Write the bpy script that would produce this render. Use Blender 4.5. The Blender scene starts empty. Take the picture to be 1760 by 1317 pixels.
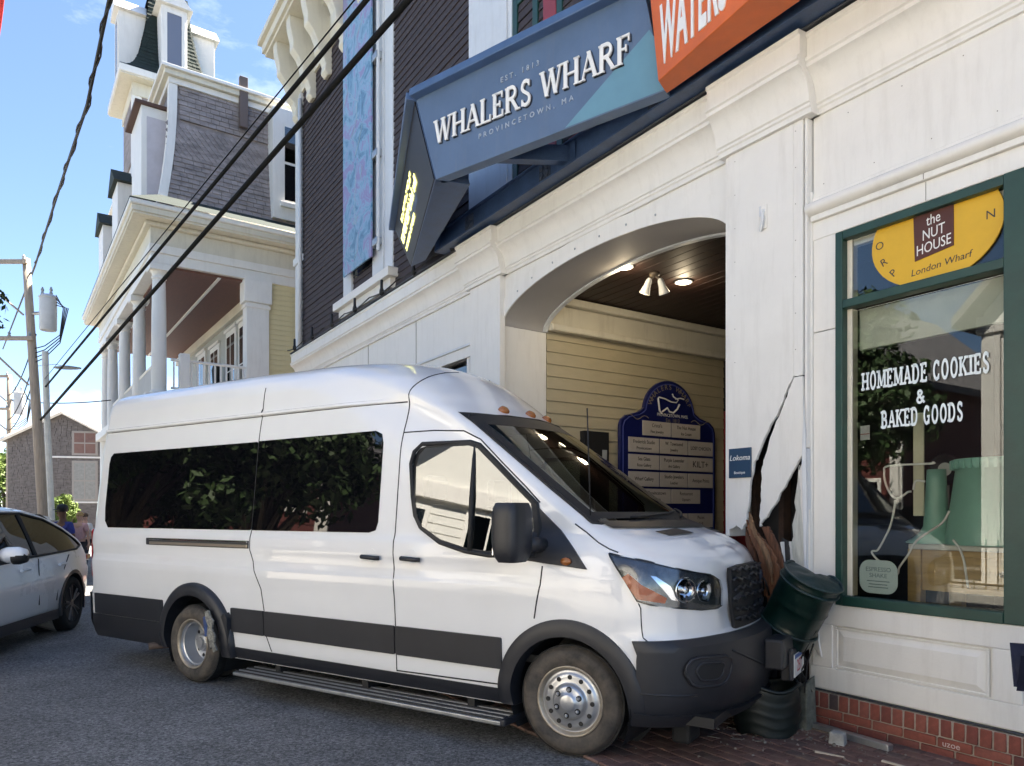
import bpy, bmesh, math, random
import numpy as np
from mathutils import Matrix, Vector, noise as mnoise
R = math.radians
random.seed(7)
SC = bpy.context.scene
COL = SC.collection

# ---------------------------------------------------------------- camera, sky, sun, exposure
CAM_H = 1.541
cd = bpy.data.cameras.new('camera'); cam = bpy.data.objects.new('camera', cd); COL.objects.link(cam)
cam.location = (0, 0, CAM_H); cam.rotation_euler = (R(90), 0, 0)
cd.sensor_width = 36.0; cd.lens = 1246.0 / 1760 * 36; cd.shift_y = (881.7 - 658.5) / 1760
cd.clip_end = 2000; cd.clip_start = 0.05
SC.camera = cam

SUN_AZ = math.atan2(0.79, 0.61)      # from +Y towards +X: the sun stands behind the big building
SUN_EL = R(57)
w = bpy.data.worlds.new('World'); SC.world = w; w.use_nodes = True
nt = w.node_tree; nt.nodes.clear()
out = nt.nodes.new('ShaderNodeOutputWorld'); bg = nt.nodes.new('ShaderNodeBackground')
sky = nt.nodes.new('ShaderNodeTexSky'); sky.sky_type = 'NISHITA'; sky.sun_disc = False
sky.sun_elevation = SUN_EL; sky.sun_rotation = SUN_AZ; sky.air_density = 0.8; sky.dust_density = 0.35; sky.ozone_density = 2.2
tc = nt.nodes.new('ShaderNodeTexCoord')
mp = nt.nodes.new('ShaderNodeMapping'); mp.inputs['Scale'].default_value = (1.0, 1.0, 2.6); mp.inputs['Location'].default_value = (3.1, 2.2, 0.3)
n1 = nt.nodes.new('ShaderNodeTexNoise'); n1.inputs['Scale'].default_value = 3.1; n1.inputs['Detail'].default_value = 9; n1.inputs['Roughness'].default_value = 0.62
rp = nt.nodes.new('ShaderNodeValToRGB'); rp.color_ramp.elements[0].position = 0.56; rp.color_ramp.elements[1].position = 0.92
mx = nt.nodes.new('ShaderNodeMixRGB'); mx.inputs[2].default_value = (8.5, 8.8, 9.2, 1)
mul = nt.nodes.new('ShaderNodeMath'); mul.operation = 'MULTIPLY'; mul.inputs[1].default_value = 0.75
nt.links.new(tc.outputs['Generated'], mp.inputs['Vector']); nt.links.new(mp.outputs[0], n1.inputs['Vector'])
nt.links.new(n1.outputs[0], rp.inputs[0]); nt.links.new(rp.outputs[0], mul.inputs[0]); nt.links.new(mul.outputs[0], mx.inputs[0])
nt.links.new(sky.outputs[0], mx.inputs[1]); nt.links.new(mx.outputs[0], bg.inputs[0]); bg.inputs[1].default_value = 0.052
nt.links.new(bg.outputs[0], out.inputs[0])
sl = bpy.data.lights.new('sun', 'SUN'); sl.energy = 5.0; sl.angle = R(0.53); sl.color = (1.0, 0.91, 0.79)
so = bpy.data.objects.new('sun', sl); COL.objects.link(so)
sd = Vector((math.sin(SUN_AZ) * math.cos(SUN_EL), math.cos(SUN_AZ) * math.cos(SUN_EL), math.sin(SUN_EL)))
so.rotation_euler = sd.to_track_quat('Z', 'Y').to_euler(); so.location = (0, 0, 40)
SC.view_settings.view_transform = 'Standard'; SC.view_settings.look = 'None'
SC.view_settings.exposure = 2.7; SC.view_settings.gamma = 1.0; SC.view_settings.use_curve_mapping = False
SC.cycles.max_bounces = 5; SC.cycles.diffuse_bounces = 3; SC.cycles.glossy_bounces = 3; SC.cycles.transparent_max_bounces = 8; SC.cycles.caustics_reflective = False; SC.cycles.caustics_refractive = False

# ---------------------------------------------------------------- materials
MATS = {}
def mat(name, col, rough=0.6, var=0.0, vscale=3.0, bump=0.0, bscale=40.0, metal=0.0, coat=0.0, stretch=(1, 1, 1), col2=None, spec=0.5, grime=0.0, fine=0.0, fscale=300.0):
    if name in MATS: return MATS[name]
    m = bpy.data.materials.new(name); m.use_nodes = True; t = m.node_tree; b = t.nodes['Principled BSDF']
    L = t.links.new
    b.inputs['Base Color'].default_value = (*col, 1); b.inputs['Roughness'].default_value = rough; b.inputs['Metallic'].default_value = metal
    b.inputs['Coat Weight'].default_value = coat; b.inputs['Coat Roughness'].default_value = 0.03; b.inputs['Specular IOR Level'].default_value = spec
    co = t.nodes.new('ShaderNodeTexCoord'); mpn = t.nodes.new('ShaderNodeMapping'); mpn.inputs['Scale'].default_value = stretch
    L(co.outputs['Object'], mpn.inputs['Vector'])
    cur = None
    if var > 0 or col2:
        n = t.nodes.new('ShaderNodeTexNoise'); n.inputs['Scale'].default_value = vscale; n.inputs['Detail'].default_value = 7; n.inputs['Roughness'].default_value = 0.65
        L(mpn.outputs[0], n.inputs['Vector'])
        r = t.nodes.new('ShaderNodeValToRGB'); r.color_ramp.elements[0].position = 0.32; r.color_ramp.elements[1].position = 0.68
        c2 = col2 if col2 else tuple(max(0, c * (1 - var)) for c in col); c1 = tuple(min(1, c * (1 + var * 0.5)) for c in col) if not col2 else col
        r.color_ramp.elements[0].color = (*c2, 1); r.color_ramp.elements[1].color = (*c1, 1)
        L(n.outputs[0], r.inputs[0]); cur = r.outputs[0]
        rr = t.nodes.new('ShaderNodeMapRange'); rr.inputs[3].default_value = max(0.02, rough - 0.08); rr.inputs[4].default_value = min(1, rough + 0.08)
        L(n.outputs[0], rr.inputs[0]); L(rr.outputs[0], b.inputs['Roughness'])
    if grime > 0:
        n = t.nodes.new('ShaderNodeTexNoise'); n.inputs['Scale'].default_value = 2.2; n.inputs['Detail'].default_value = 9; n.inputs['Roughness'].default_value = 0.7
        mg = t.nodes.new('ShaderNodeMapping'); mg.inputs['Scale'].default_value = (4.5, 4.5, 0.6); L(co.outputs['Object'], mg.inputs['Vector']); L(mg.outputs[0], n.inputs['Vector'])
        r = t.nodes.new('ShaderNodeValToRGB'); r.color_ramp.elements[0].position = 0.50; r.color_ramp.elements[1].position = 0.78
        r.color_ramp.elements[0].color = (0, 0, 0, 1); r.color_ramp.elements[1].color = (grime, grime, grime, 1)
        L(n.outputs[0], r.inputs[0])
        mm = t.nodes.new('ShaderNodeMixRGB'); mm.inputs[2].default_value = (0.30, 0.26, 0.20, 1); L(r.outputs[0], mm.inputs[0])
        if cur: L(cur, mm.inputs[1])
        else: mm.inputs[1].default_value = (*col, 1)
        cur = mm.outputs[0]
    if fine > 0:
        n = t.nodes.new('ShaderNodeTexNoise'); n.inputs['Scale'].default_value = fscale; n.inputs['Detail'].default_value = 2
        L(co.outputs['Object'], n.inputs['Vector'])
        r = t.nodes.new('ShaderNodeMapRange'); r.inputs[1].default_value = 0.3; r.inputs[2].default_value = 0.7; r.inputs[3].default_value = 1 - fine; r.inputs[4].default_value = 1 + fine
        L(n.outputs[0], r.inputs[0])
        mm = t.nodes.new('ShaderNodeMixRGB'); mm.blend_type = 'MULTIPLY'; mm.inputs[0].default_value = 1
        if cur: L(cur, mm.inputs[1])
        else: mm.inputs[1].default_value = (*col, 1)
        L(r.outputs[0], mm.inputs[2]); cur = mm.outputs[0]
    if cur: L(cur, b.inputs['Base Color'])
    if bump > 0:
        n = t.nodes.new('ShaderNodeTexNoise'); n.inputs['Scale'].default_value = bscale; n.inputs['Detail'].default_value = 5; L(mpn.outputs[0], n.inputs['Vector'])
        bp = t.nodes.new('ShaderNodeBump'); bp.inputs['Strength'].default_value = bump; bp.inputs['Distance'].default_value = 0.01
        L(n.outputs[0], bp.inputs['Height']); L(bp.outputs[0], b.inputs['Normal'])
    MATS[name] = m; return m

def glass_mat(name, tint, refl=0.06, rough=0.0):
    if name in MATS: return MATS[name]
    m = bpy.data.materials.new(name); m.use_nodes = True; t = m.node_tree; t.nodes.clear(); L = t.links.new
    o = t.nodes.new('ShaderNodeOutputMaterial'); tr = t.nodes.new('ShaderNodeBsdfTransparent'); tr.inputs[0].default_value = (*tint, 1)
    g = t.nodes.new('ShaderNodeBsdfGlossy'); g.inputs['Roughness'].default_value = rough; g.inputs['Color'].default_value = (0.95, 0.97, 0.97, 1)
    fr = t.nodes.new('ShaderNodeFresnel'); fr.inputs[0].default_value = 1.5
    ad = t.nodes.new('ShaderNodeMath'); ad.operation = 'ADD'; ad.inputs[1].default_value = refl; ad.use_clamp = True
    mx = t.nodes.new('ShaderNodeMixShader')
    L(fr.outputs[0], ad.inputs[0]); L(ad.outputs[0], mx.inputs[0]); L(tr.outputs[0], mx.inputs[1]); L(g.outputs[0], mx.inputs[2]); L(mx.outputs[0], o.inputs[0])
    MATS[name] = m; return m

def emit_mat(name, col, s):
    if name in MATS: return MATS[name]
    m = bpy.data.materials.new(name); m.use_nodes = True; b = m.node_tree.nodes['Principled BSDF']
    b.inputs['Base Color'].default_value = (*col, 1); b.inputs['Emission Color'].default_value = (*col, 1); b.inputs['Emission Strength'].default_value = s
    MATS[name] = m; return m

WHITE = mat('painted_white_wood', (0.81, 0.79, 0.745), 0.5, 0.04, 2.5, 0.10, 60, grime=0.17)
CREAM = mat('painted_cream_trim', (0.70, 0.66, 0.55), 0.55, 0.06, 2.5, 0.1, 60, grime=0.32)
GREYTRIM = mat('painted_pale_grey', (0.66, 0.68, 0.70), 0.5, 0.06, 3, 0.08, 60, grime=0.2)
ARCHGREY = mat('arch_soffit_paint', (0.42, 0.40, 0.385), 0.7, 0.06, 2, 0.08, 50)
GREEN = mat('dark_green_paint', (0.014, 0.055, 0.042), 0.4, 0.2, 6, 0.08, 60)
BLACK = mat('matt_black', (0.012, 0.012, 0.013), 0.6, 0.2, 5)
DARKWALL = mat('dark_shingle', (0.055, 0.042, 0.046), 0.8, 0.45, 9, 0.5, 30, stretch=(6, 6, 1.2))
BLUEST = mat('navy_steel', (0.040, 0.075, 0.155), 0.40, 0.3, 4, 0.04, 30, fine=0.1, fscale=60)
BLUEBOX = mat('blue_sign_face', (0.10, 0.155, 0.255), 0.45, 0.12, 2.5, 0.03, 30, grime=0.12)
AQUA = mat('aqua_sign_paint', (0.135, 0.285, 0.37), 0.45, 0.08, 3)
ORANGE = mat('orange_sign_paint', (0.66, 0.135, 0.02), 0.45, 0.15, 3)
ORANGE2 = mat('orange_light_paint', (0.62, 0.22, 0.09), 0.45, 0.1, 3)
LETTER = mat('letter_white', (0.82, 0.81, 0.77), 0.4, 0.05, 5)
LETTERSH = mat('letter_shadow_dark', (0.03, 0.035, 0.05), 0.5)
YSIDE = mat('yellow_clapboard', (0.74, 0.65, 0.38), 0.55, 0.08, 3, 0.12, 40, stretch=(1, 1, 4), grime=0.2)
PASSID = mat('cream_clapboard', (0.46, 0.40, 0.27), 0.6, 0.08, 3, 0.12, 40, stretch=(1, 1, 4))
DARKWOOD = mat('dark_ceiling_wood', (0.030, 0.011, 0.007), 0.6, 0.4, 4, 0.2, 20, stretch=(1, 8, 1))
REDWOOD = mat('red_paint', (0.28, 0.035, 0.04), 0.45, 0.2, 5)
BRICKM = [mat('brick_red_%d' % i, c, 0.85, 0.3, 14, 0.5, 80) for i, c in enumerate([(0.24, 0.070, 0.048), (0.20, 0.060, 0.045), (0.27, 0.088, 0.062), (0.16, 0.055, 0.045), (0.07, 0.05, 0.05)])]
PAVEM = [mat('paver_%d' % i, c, 0.85, 0.35, 12, 0.5, 70, grime=0.35) for i, c in enumerate([(0.18, 0.10, 0.082), (0.155, 0.085, 0.072), (0.20, 0.115, 0.095), (0.13, 0.085, 0.075)])]
MORTAR = mat('mortar', (0.36, 0.31, 0.26), 0.9, 0.25, 20, 0.4, 60)
SAND = mat('joint_sand', (0.10, 0.075, 0.062), 0.95, 0.4, 20, 0.4, 80)
GALV = mat('galvanised_metal', (0.42, 0.44, 0.45), 0.4, 0.25, 8, 0.05, 40, metal=0.85)
STONE = mat('grey_concrete', (0.34, 0.34, 0.32), 0.9, 0.3, 12, 0.5, 60)
SPLINT = mat('splintered_wood', (0.19, 0.085, 0.042), 0.8, 0.55, 12, 0.6, 30, stretch=(5, 5, 0.6))
GLASS = glass_mat('window_glass', (0.80, 0.83, 0.82), 0.05)
GLASSD = glass_mat('window_glass_dark', (0.25, 0.28, 0.28), 0.10)
GREYSH = mat('weathered_shingle', (0.31, 0.275, 0.27), 0.9, 0.40, 2.2, 0.4, 40, stretch=(1.2, 1.2, 4))
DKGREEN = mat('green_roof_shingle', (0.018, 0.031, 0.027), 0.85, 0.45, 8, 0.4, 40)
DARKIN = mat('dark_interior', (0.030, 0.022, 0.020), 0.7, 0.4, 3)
TRUNK = mat('bark', (0.11, 0.085, 0.065), 0.9, 0.4, 12, 0.6, 25, stretch=(3, 3, 0.5))
POLEW = mat('weathered_pole_wood', (0.40, 0.33, 0.26), 0.85, 0.3, 6, 0.4, 25, stretch=(4, 4, 0.3))

# ---------------------------------------------------------------- mesh builder
class MB:
    def __init__(s): s.v = []; s.f = []
    def add(s, vs, fs, M=None):
        n = len(s.v)
        s.v += [tuple(M @ Vector(p)) for p in vs] if M is not None else [tuple(p) for p in vs]
        s.f += [tuple(i + n for i in f) for f in fs]; return s
    def box(s, x0, x1, y0, y1, z0, z1, M=None):
        return s.add([(x0, y0, z0), (x1, y0, z0), (x1, y1, z0), (x0, y1, z0), (x0, y0, z1), (x1, y0, z1), (x1, y1, z1), (x0, y1, z1)],
                     [(0, 3, 2, 1), (4, 5, 6, 7), (0, 1, 5, 4), (1, 2, 6, 5), (2, 3, 7, 6), (3, 0, 4, 7)], M)
    def hexa(s, p): return s.add(p, [(0, 3, 2, 1), (4, 5, 6, 7), (0, 1, 5, 4), (1, 2, 6, 5), (2, 3, 7, 6), (3, 0, 4, 7)])
    def prism(s, pts, a0, a1, ax='y', M=None):
        n = len(pts)
        mk = {'y': lambda p, a: (p[0], a, p[1]), 'x': lambda p, a: (a, p[0], p[1]), 'z': lambda p, a: (p[0], p[1], a)}[ax]
        vs = [mk(p, a0) for p in pts] + [mk(p, a1) for p in pts]
        fs = [tuple(range(n)), tuple(range(2 * n - 1, n - 1, -1))] + [(i, i + n, (i + 1) % n + n, (i + 1) % n) for i in range(n)]
        return s.add(vs, fs, M)
    def extr(s, pts, vec):
        n = len(pts); vec = Vector(vec)
        vs = [tuple(p) for p in pts] + [tuple(Vector(p) + vec) for p in pts]
        return s.add(vs, [tuple(range(n)), tuple(range(2 * n - 1, n - 1, -1))] + [(i, i + n, (i + 1) % n + n, (i + 1) % n) for i in range(n)])
    def tube(s, path, r, n=8, caps=True, M=None):
        P = [Vector(p) for p in path]; rs = r if isinstance(r, (list, tuple)) else [r] * len(P); vs = []; fs = []
        up = None
        for i, p in enumerate(P):
            d = (P[min(i + 1, len(P) - 1)] - P[max(i - 1, 0)])
            if d.length < 1e-9: d = Vector((0, 0, 1))
            d.normalize()
            if up is None: up = Vector((0, 0, 1)) if abs(d.z) < 0.9 else Vector((1, 0, 0))
            a = d.cross(up)
            if a.length < 1e-6: a = d.orthogonal()
            a.normalize(); b = a.cross(d).normalized(); up = b
            for k in range(n):
                an = 2 * math.pi * k / n; vs.append(tuple(p + a * (math.cos(an) * rs[i]) + b * (math.sin(an) * rs[i])))
        for i in range(len(P) - 1):
            for k in range(n):
                fs.append((i * n + k, i * n + (k + 1) % n, (i + 1) * n + (k + 1) % n, (i + 1) * n + k))
        if caps: fs.append(tuple(range(n - 1, -1, -1))); fs.append(tuple((len(P) - 1) * n + k for k in range(n)))
        return s.add(vs, fs, M)
    def lathe(s, prof, n=32, M=None, caps=True):        # profile (r, z) about z
        vs = []; fs = []
        for r, z in prof:
            for k in range(n):
                a = 2 * math.pi * k / n; vs.append((r * math.cos(a), r * math.sin(a), z))
        for i in range(len(prof) - 1):
            for k in range(n): fs.append((i * n + k, i * n + (k + 1) % n, (i + 1) * n + (k + 1) % n, (i + 1) * n + k))
        if caps:
            fs.append(tuple(range(n - 1, -1, -1))); fs.append(tuple((len(prof) - 1) * n + k for k in range(n)))
        return s.add(vs, fs, M)
    def grid(s, rows):
        m = len(rows[0]); vs = [p for r in rows for p in r]
        return s.add(vs, [(i * m + j, i * m + j + 1, (i + 1) * m + j + 1, (i + 1) * m + j) for i in range(len(rows) - 1) for j in range(m - 1)])
    def slab(s, rows, nrm, th):                        # a grid with thickness along nrm
        m = len(rows[0]); k = len(rows); nv = Vector(nrm) * th
        s.grid(rows); s.grid([[tuple(Vector(p) - nv) for p in r] for r in rows][::-1])
        edge = [rows[0][j] for j in range(m)] + [rows[i][m - 1] for i in range(1, k)] + [rows[k - 1][j] for j in range(m - 2, -1, -1)] + [rows[i][0] for i in range(k - 2, 0, -1)]
        e2 = [tuple(Vector(p) - nv) for p in edge]; n = len(edge)
        return s.add(edge + e2, [(i, i + n, (i + 1) % n + n, (i + 1) % n) for i in range(n)])
    def obj(s, name, m, parent=None, smooth=False, bevel=0, auto=None):
        me = bpy.data.meshes.new(name); me.from_pydata(s.v, [], s.f); me.update()
        if m: me.materials.append(m)
        if smooth:
            for p in me.polygons: p.use_smooth = True
        if auto is not None:
            for p in me.polygons: p.use_smooth = True
            me.set_sharp_from_angle(angle=R(auto))
        o = bpy.data.objects.new(name, me); COL.objects.link(o)
        if parent: o.parent = parent
        if bevel:
            b = o.modifiers.new('bevel', 'BEVEL'); b.width = bevel; b.segments = 2; b.limit_method = 'ANGLE'; b.angle_limit = R(40)
        return o
def recalc(o):
    bm = bmesh.new(); bm.from_mesh(o.data); bmesh.ops.recalc_face_normals(bm, faces=bm.faces); bm.to_mesh(o.data); bm.free(); return o
def tag(o, label=None, cat=None, group=None, kind=None):
    if label: o['label'] = label
    if cat: o['category'] = cat
    if group: o['group'] = group
    if kind: o['kind'] = kind
    return o
def thing(name, label, cat, loc=(0, 0, 0), rz=0, group=None):
    o = bpy.data.objects.new(name, None); COL.objects.link(o); o.location = loc; o.rotation_euler = (0, 0, rz); o.empty_display_size = 0.2
    return tag(o, label, cat, group)
def share(o, parent, loc, rot=(0, 0, 0), scale=(1, 1, 1), m=None):
    c = o.copy(); COL.objects.link(c); c.parent = parent; c.location = loc; c.rotation_euler = rot; c.scale = scale
    return c
def box(name, m, parent, x0, x1, y0, y1, z0, z1, bevel=0.0):
    return MB().box(x0, x1, y0, y1, z0, z1).obj(name, m, parent, bevel=bevel)
def TR(x, y, z): return Matrix.Translation((x, y, z))
def RX(a): return Matrix.Rotation(a, 4, 'X')
def RY(a): return Matrix.Rotation(a, 4, 'Y')
def RZ(a): return Matrix.Rotation(a, 4, 'Z')
def basis(o, x, y, z):
    return Matrix(((x[0], y[0], z[0], o[0]), (x[1], y[1], z[1], o[1]), (x[2], y[2], z[2], o[2]), (0, 0, 0, 1)))
WALLM = lambda x, y, z: basis((x, y, z), (1, 0, 0), (0, 0, 1), (0, -1, 0))   # text lying in a local x-z wall, facing local -y
def text(name, s, size, m, parent, M, align='CENTER', ext=0.002, sx=1.0, bold=0.0, space=1.0, shear=0.0):
    c = bpy.data.curves.new('t', 'FONT'); c.body = s; c.size = size; c.align_x = align; c.align_y = 'CENTER'; c.extrude = ext; c.offset = bold; c.space_character = space; c.shear = shear; c.resolution_u = 3
    o = bpy.data.objects.new('t', c); COL.objects.link(o)
    dg = bpy.context.evaluated_depsgraph_get(); me = bpy.data.meshes.new_from_object(o.evaluated_get(dg))
    bpy.data.objects.remove(o); bpy.data.curves.remove(c)
    me.transform(M @ Matrix.Diagonal((sx, 1, 1, 1))); me.name = name; me.materials.clear(); me.materials.append(m)
    ob = bpy.data.objects.new(name, me); COL.objects.link(ob)
    if parent: ob.parent = parent
    return ob

# stroke letters with serifs -------------------------------------------------
def arc(cx, cy, rx, ry, a0, a1, n=10):
    return [(cx + rx * math.cos(R(a0 + (a1 - a0) * i / n)), cy + ry * math.sin(R(a0 + (a1 - a0) * i / n))) for i in range(n + 1)]
T_, t_ = 'T', 't'
GL = {
 'W': (1.22, [([(.10, 1), (.38, 0)], T_), ([(.38, 0), (.64, 1)], t_), ([(.62, 1), (.88, 0)], T_), ([(.88, 0), (1.14, 1)], t_)], [(.10, 1), (.63, 1), (1.12, 1)]),
 'H': (.92, [([(.16, 0), (.16, 1)], T_), ([(.76, 0), (.76, 1)], T_), ([(.16, .5), (.76, .5)], t_)], [(.16, 0), (.16, 1), (.76, 0), (.76, 1)]),
 'A': (.90, [([(.10, 0), (.45, 1)], t_), ([(.43, 1), (.80, 0)], T_), ([(.22, .33), (.68, .33)], t_)], [(.10, 0), (.80, 0)]),
 'L': (.74, [([(.16, 0), (.16, 1)], T_), ([(.16, .04), (.66, .04)], t_), ([(.66, 0), (.66, .26)], t_)], [(.16, 0), (.16, 1)]),
 'E': (.76, [([(.16, 0), (.16, 1)], T_), ([(.16, .04), (.66, .04)], t_), ([(.66, 0), (.66, .26)], t_), ([(.16, .96), (.62, .96)], t_), ([(.62, 1), (.62, .76)], t_), ([(.16, .52), (.48, .52)], t_), ([(.48, .40), (.48, .64)], t_)], [(.16, 0), (.16, 1)]),
 'F': (.72, [([(.16, 0), (.16, 1)], T_), ([(.16, .96), (.62, .96)], t_), ([(.62, 1), (.62, .74)], t_), ([(.16, .52), (.48, .52)], t_), ([(.48, .40), (.48, .64)], t_)], [(.16, 0), (.16, 1)]),
 'R': (.86, [([(.16, 0), (.16, 1)], T_), ([(.16, .96), (.40, .96)] + arc(.40, .74, .24, .22, 90, -90) + [(.16, .52)], 'm'), ([(.40, .52), (.76, .02)], T_)], [(.16, 0), (.16, 1), (.78, 0)]),
 'S': (.70, [(arc(.36, .745, .21, .215, 35, 200, 10) + [(.22, .60), (.50, .42)] + arc(.36, .255, .22, .215, 25, -150, 10), 'm'), ([(.55, .97), (.55, .74)], t_), ([(.15, .03), (.15, .28)], t_)], []),
 'O': (.88, [(arc(.44, .5, .30, .46, 0, 360, 22), 'm')], []),
 'C': (.82, [(arc(.44, .5, .30, .46, 45, 315, 18), 'm'), ([(.66, .98), (.66, .70)], t_), ([(.66, .02), (.66, .30)], t_)], []),
 'G': (.88, [(arc(.44, .5, .30, .46, 45, 330, 18), 'm'), ([(.66, .98), (.66, .70)], t_), ([(.70, .0), (.70, .42)], t_), ([(.48, .42), (.80, .42)], t_)], []),
 'D': (.90, [([(.16, 0), (.16, 1)], T_), ([(.16, .95), (.40, .95)] + arc(.40, .5, .34, .45, 90, -90, 12) + [(.16, .05)], 'm')], [(.16, 0), (.16, 1)]),
 'B': (.84, [([(.16, 0), (.16, 1)], T_), ([(.16, .95), (.40, .95)] + arc(.40, .735, .22, .215, 90, -90, 8) + [(.16, .52)], 'm'), ([(.40, .52)] + arc(.42, .285, .26, .235, 90, -90, 8) + [(.16, .05)], 'm')], [(.16, 0), (.16, 1)]),
 'M': (1.10, [([(.16, 0), (.16, 1)], t_), ([(.18, 1), (.55, .10)], T_), ([(.55, .10), (.92, 1)], t_), ([(.94, 0), (.94, 1)], T_)], [(.16, 0), (.94, 0), (.14, 1), (.96, 1)]),
 'K': (.92, [([(.16, 0), (.16, 1)], T_), ([(.72, .98), (.20, .42)], t_), ([(.36, .60), (.78, .02)], T_)], [(.16, 0), (.16, 1), (.74, 1), (.80, 0)]),
 'I': (.42, [([(.21, 0), (.21, 1)], T_)], [(.21, 0), (.21, 1)]),
 '&': (.95, [([(.80, .04), (.26, .68)] + arc(.40, .78, .16, .18, 200, -20, 10) + [(.24, .44)] + arc(.38, .25, .22, .21, 160, 330, 10) + [(.74, .50)], 'm')], []),
 ' ': (.42, [], []),
}
def letters(mb, s, h, M, each=None, TW=.19, tw=.075, mw=.13, ser=.30, serh=.06, ext=.012, gap=.04, sx=1.0):
    wd = {'T': TW, 't': tw, 'm': mw}
    total = sum(GL[c][0] + gap for c in s) - gap; x0 = -total / 2
    for c in s:
        g = GL[c]
        polys = []
        for pts, k in g[1]:
            hw = wd[k] / 2
            for (ax, ay), (bx, by) in zip(pts[:-1], pts[1:]):
                dx, dy = bx - ax, by - ay; l = math.hypot(dx, dy)
                if l < 1e-6: continue
                if abs(dy) > abs(dx) * 1.2 and len(pts) == 2: nx, ny = hw, 0    # upright strokes end flat on the line
                else:
                    nx, ny = -dy / l * hw, dx / l * hw
                    if len(pts) > 2: ax, ay, bx, by = ax - dx / l * hw * .35, ay - dy / l * hw * .35, bx + dx / l * hw * .35, by + dy / l * hw * .35
                polys.append([(ax + nx, ay + ny), (ax - nx, ay - ny), (bx - nx, by - ny), (bx + nx, by + ny)])
        for (px, py) in g[2]:
            y0, y1 = (py, py + serh) if py < .5 else (py - serh, py)
            polys.append([(px - ser / 2, y0), (px + ser / 2, y0), (px + ser / 2, y1), (px - ser / 2, y1)])
        for j, P in enumerate(polys):
            e = ext * (1 + 0.012 * (j % 5))
            Q = [((x0 + p[0]) * h * sx, (p[1] - .5) * h) for p in P]
            n = 4
            mb.add([(q[0], q[1], 0) for q in Q] + [(q[0], q[1], e) for q in Q], [(3, 2, 1, 0), (4, 5, 6, 7)] + [(i, (i + 1) % 4, (i + 1) % 4 + 4, i + 4) for i in range(4)], M)
        x0 += g[0] + gap
        if each is not None:
            if mb.v: each(mb)
            mb = MB()
    return mb

def lin(kn):
    xs = [k[0] for k in kn]; ys = [k[1] for k in kn]
    return lambda x: float(np.interp(x, xs, ys))
def pch(kn):                                            # monotone cubic
    x = np.array([k[0] for k in kn], float); y = np.array([k[1] for k in kn], float); hh = np.diff(x); de = np.diff(y) / hh; d = np.zeros(len(x))
    for i in range(1, len(x) - 1):
        if de[i - 1] * de[i] > 0:
            w1 = 2 * hh[i] + hh[i - 1]; w2 = hh[i] + 2 * hh[i - 1]; d[i] = (w1 + w2) / (w1 / de[i - 1] + w2 / de[i])
    d[0] = de[0]; d[-1] = de[-1]
    def fn(q):
        q = min(max(q, x[0]), x[-1]); i = min(max(int(np.searchsorted(x, q)) - 1, 0), len(hh) - 1); t = (q - x[i]) / hh[i]
        return float((2*t**3 - 3*t*t + 1) * y[i] + (t**3 - 2*t*t + t) * hh[i] * d[i] + (-2*t**3 + 3*t*t) * y[i+1] + (t**3 - t*t) * hh[i] * d[i+1])
    return fn

# frames of the place: the big facade, the van, the house with the columns
FA = R(33.15); F0 = (2.2149, 5.3589); FROT = math.atan2(-math.cos(FA), math.sin(FA))
UX, UY = math.sin(FA), -math.cos(FA); NX, NY = -math.cos(FA), -math.sin(FA)
def fw(s, t, z=0): return (F0[0] + s * UX - t * NX, F0[1] + s * UY - t * NY, z)      # facade (along, into, up) -> world
def fthing(name, label, cat, s, t, z=0, group=None): return thing(name, label, cat, fw(s, t, z), FROT, group)
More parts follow.
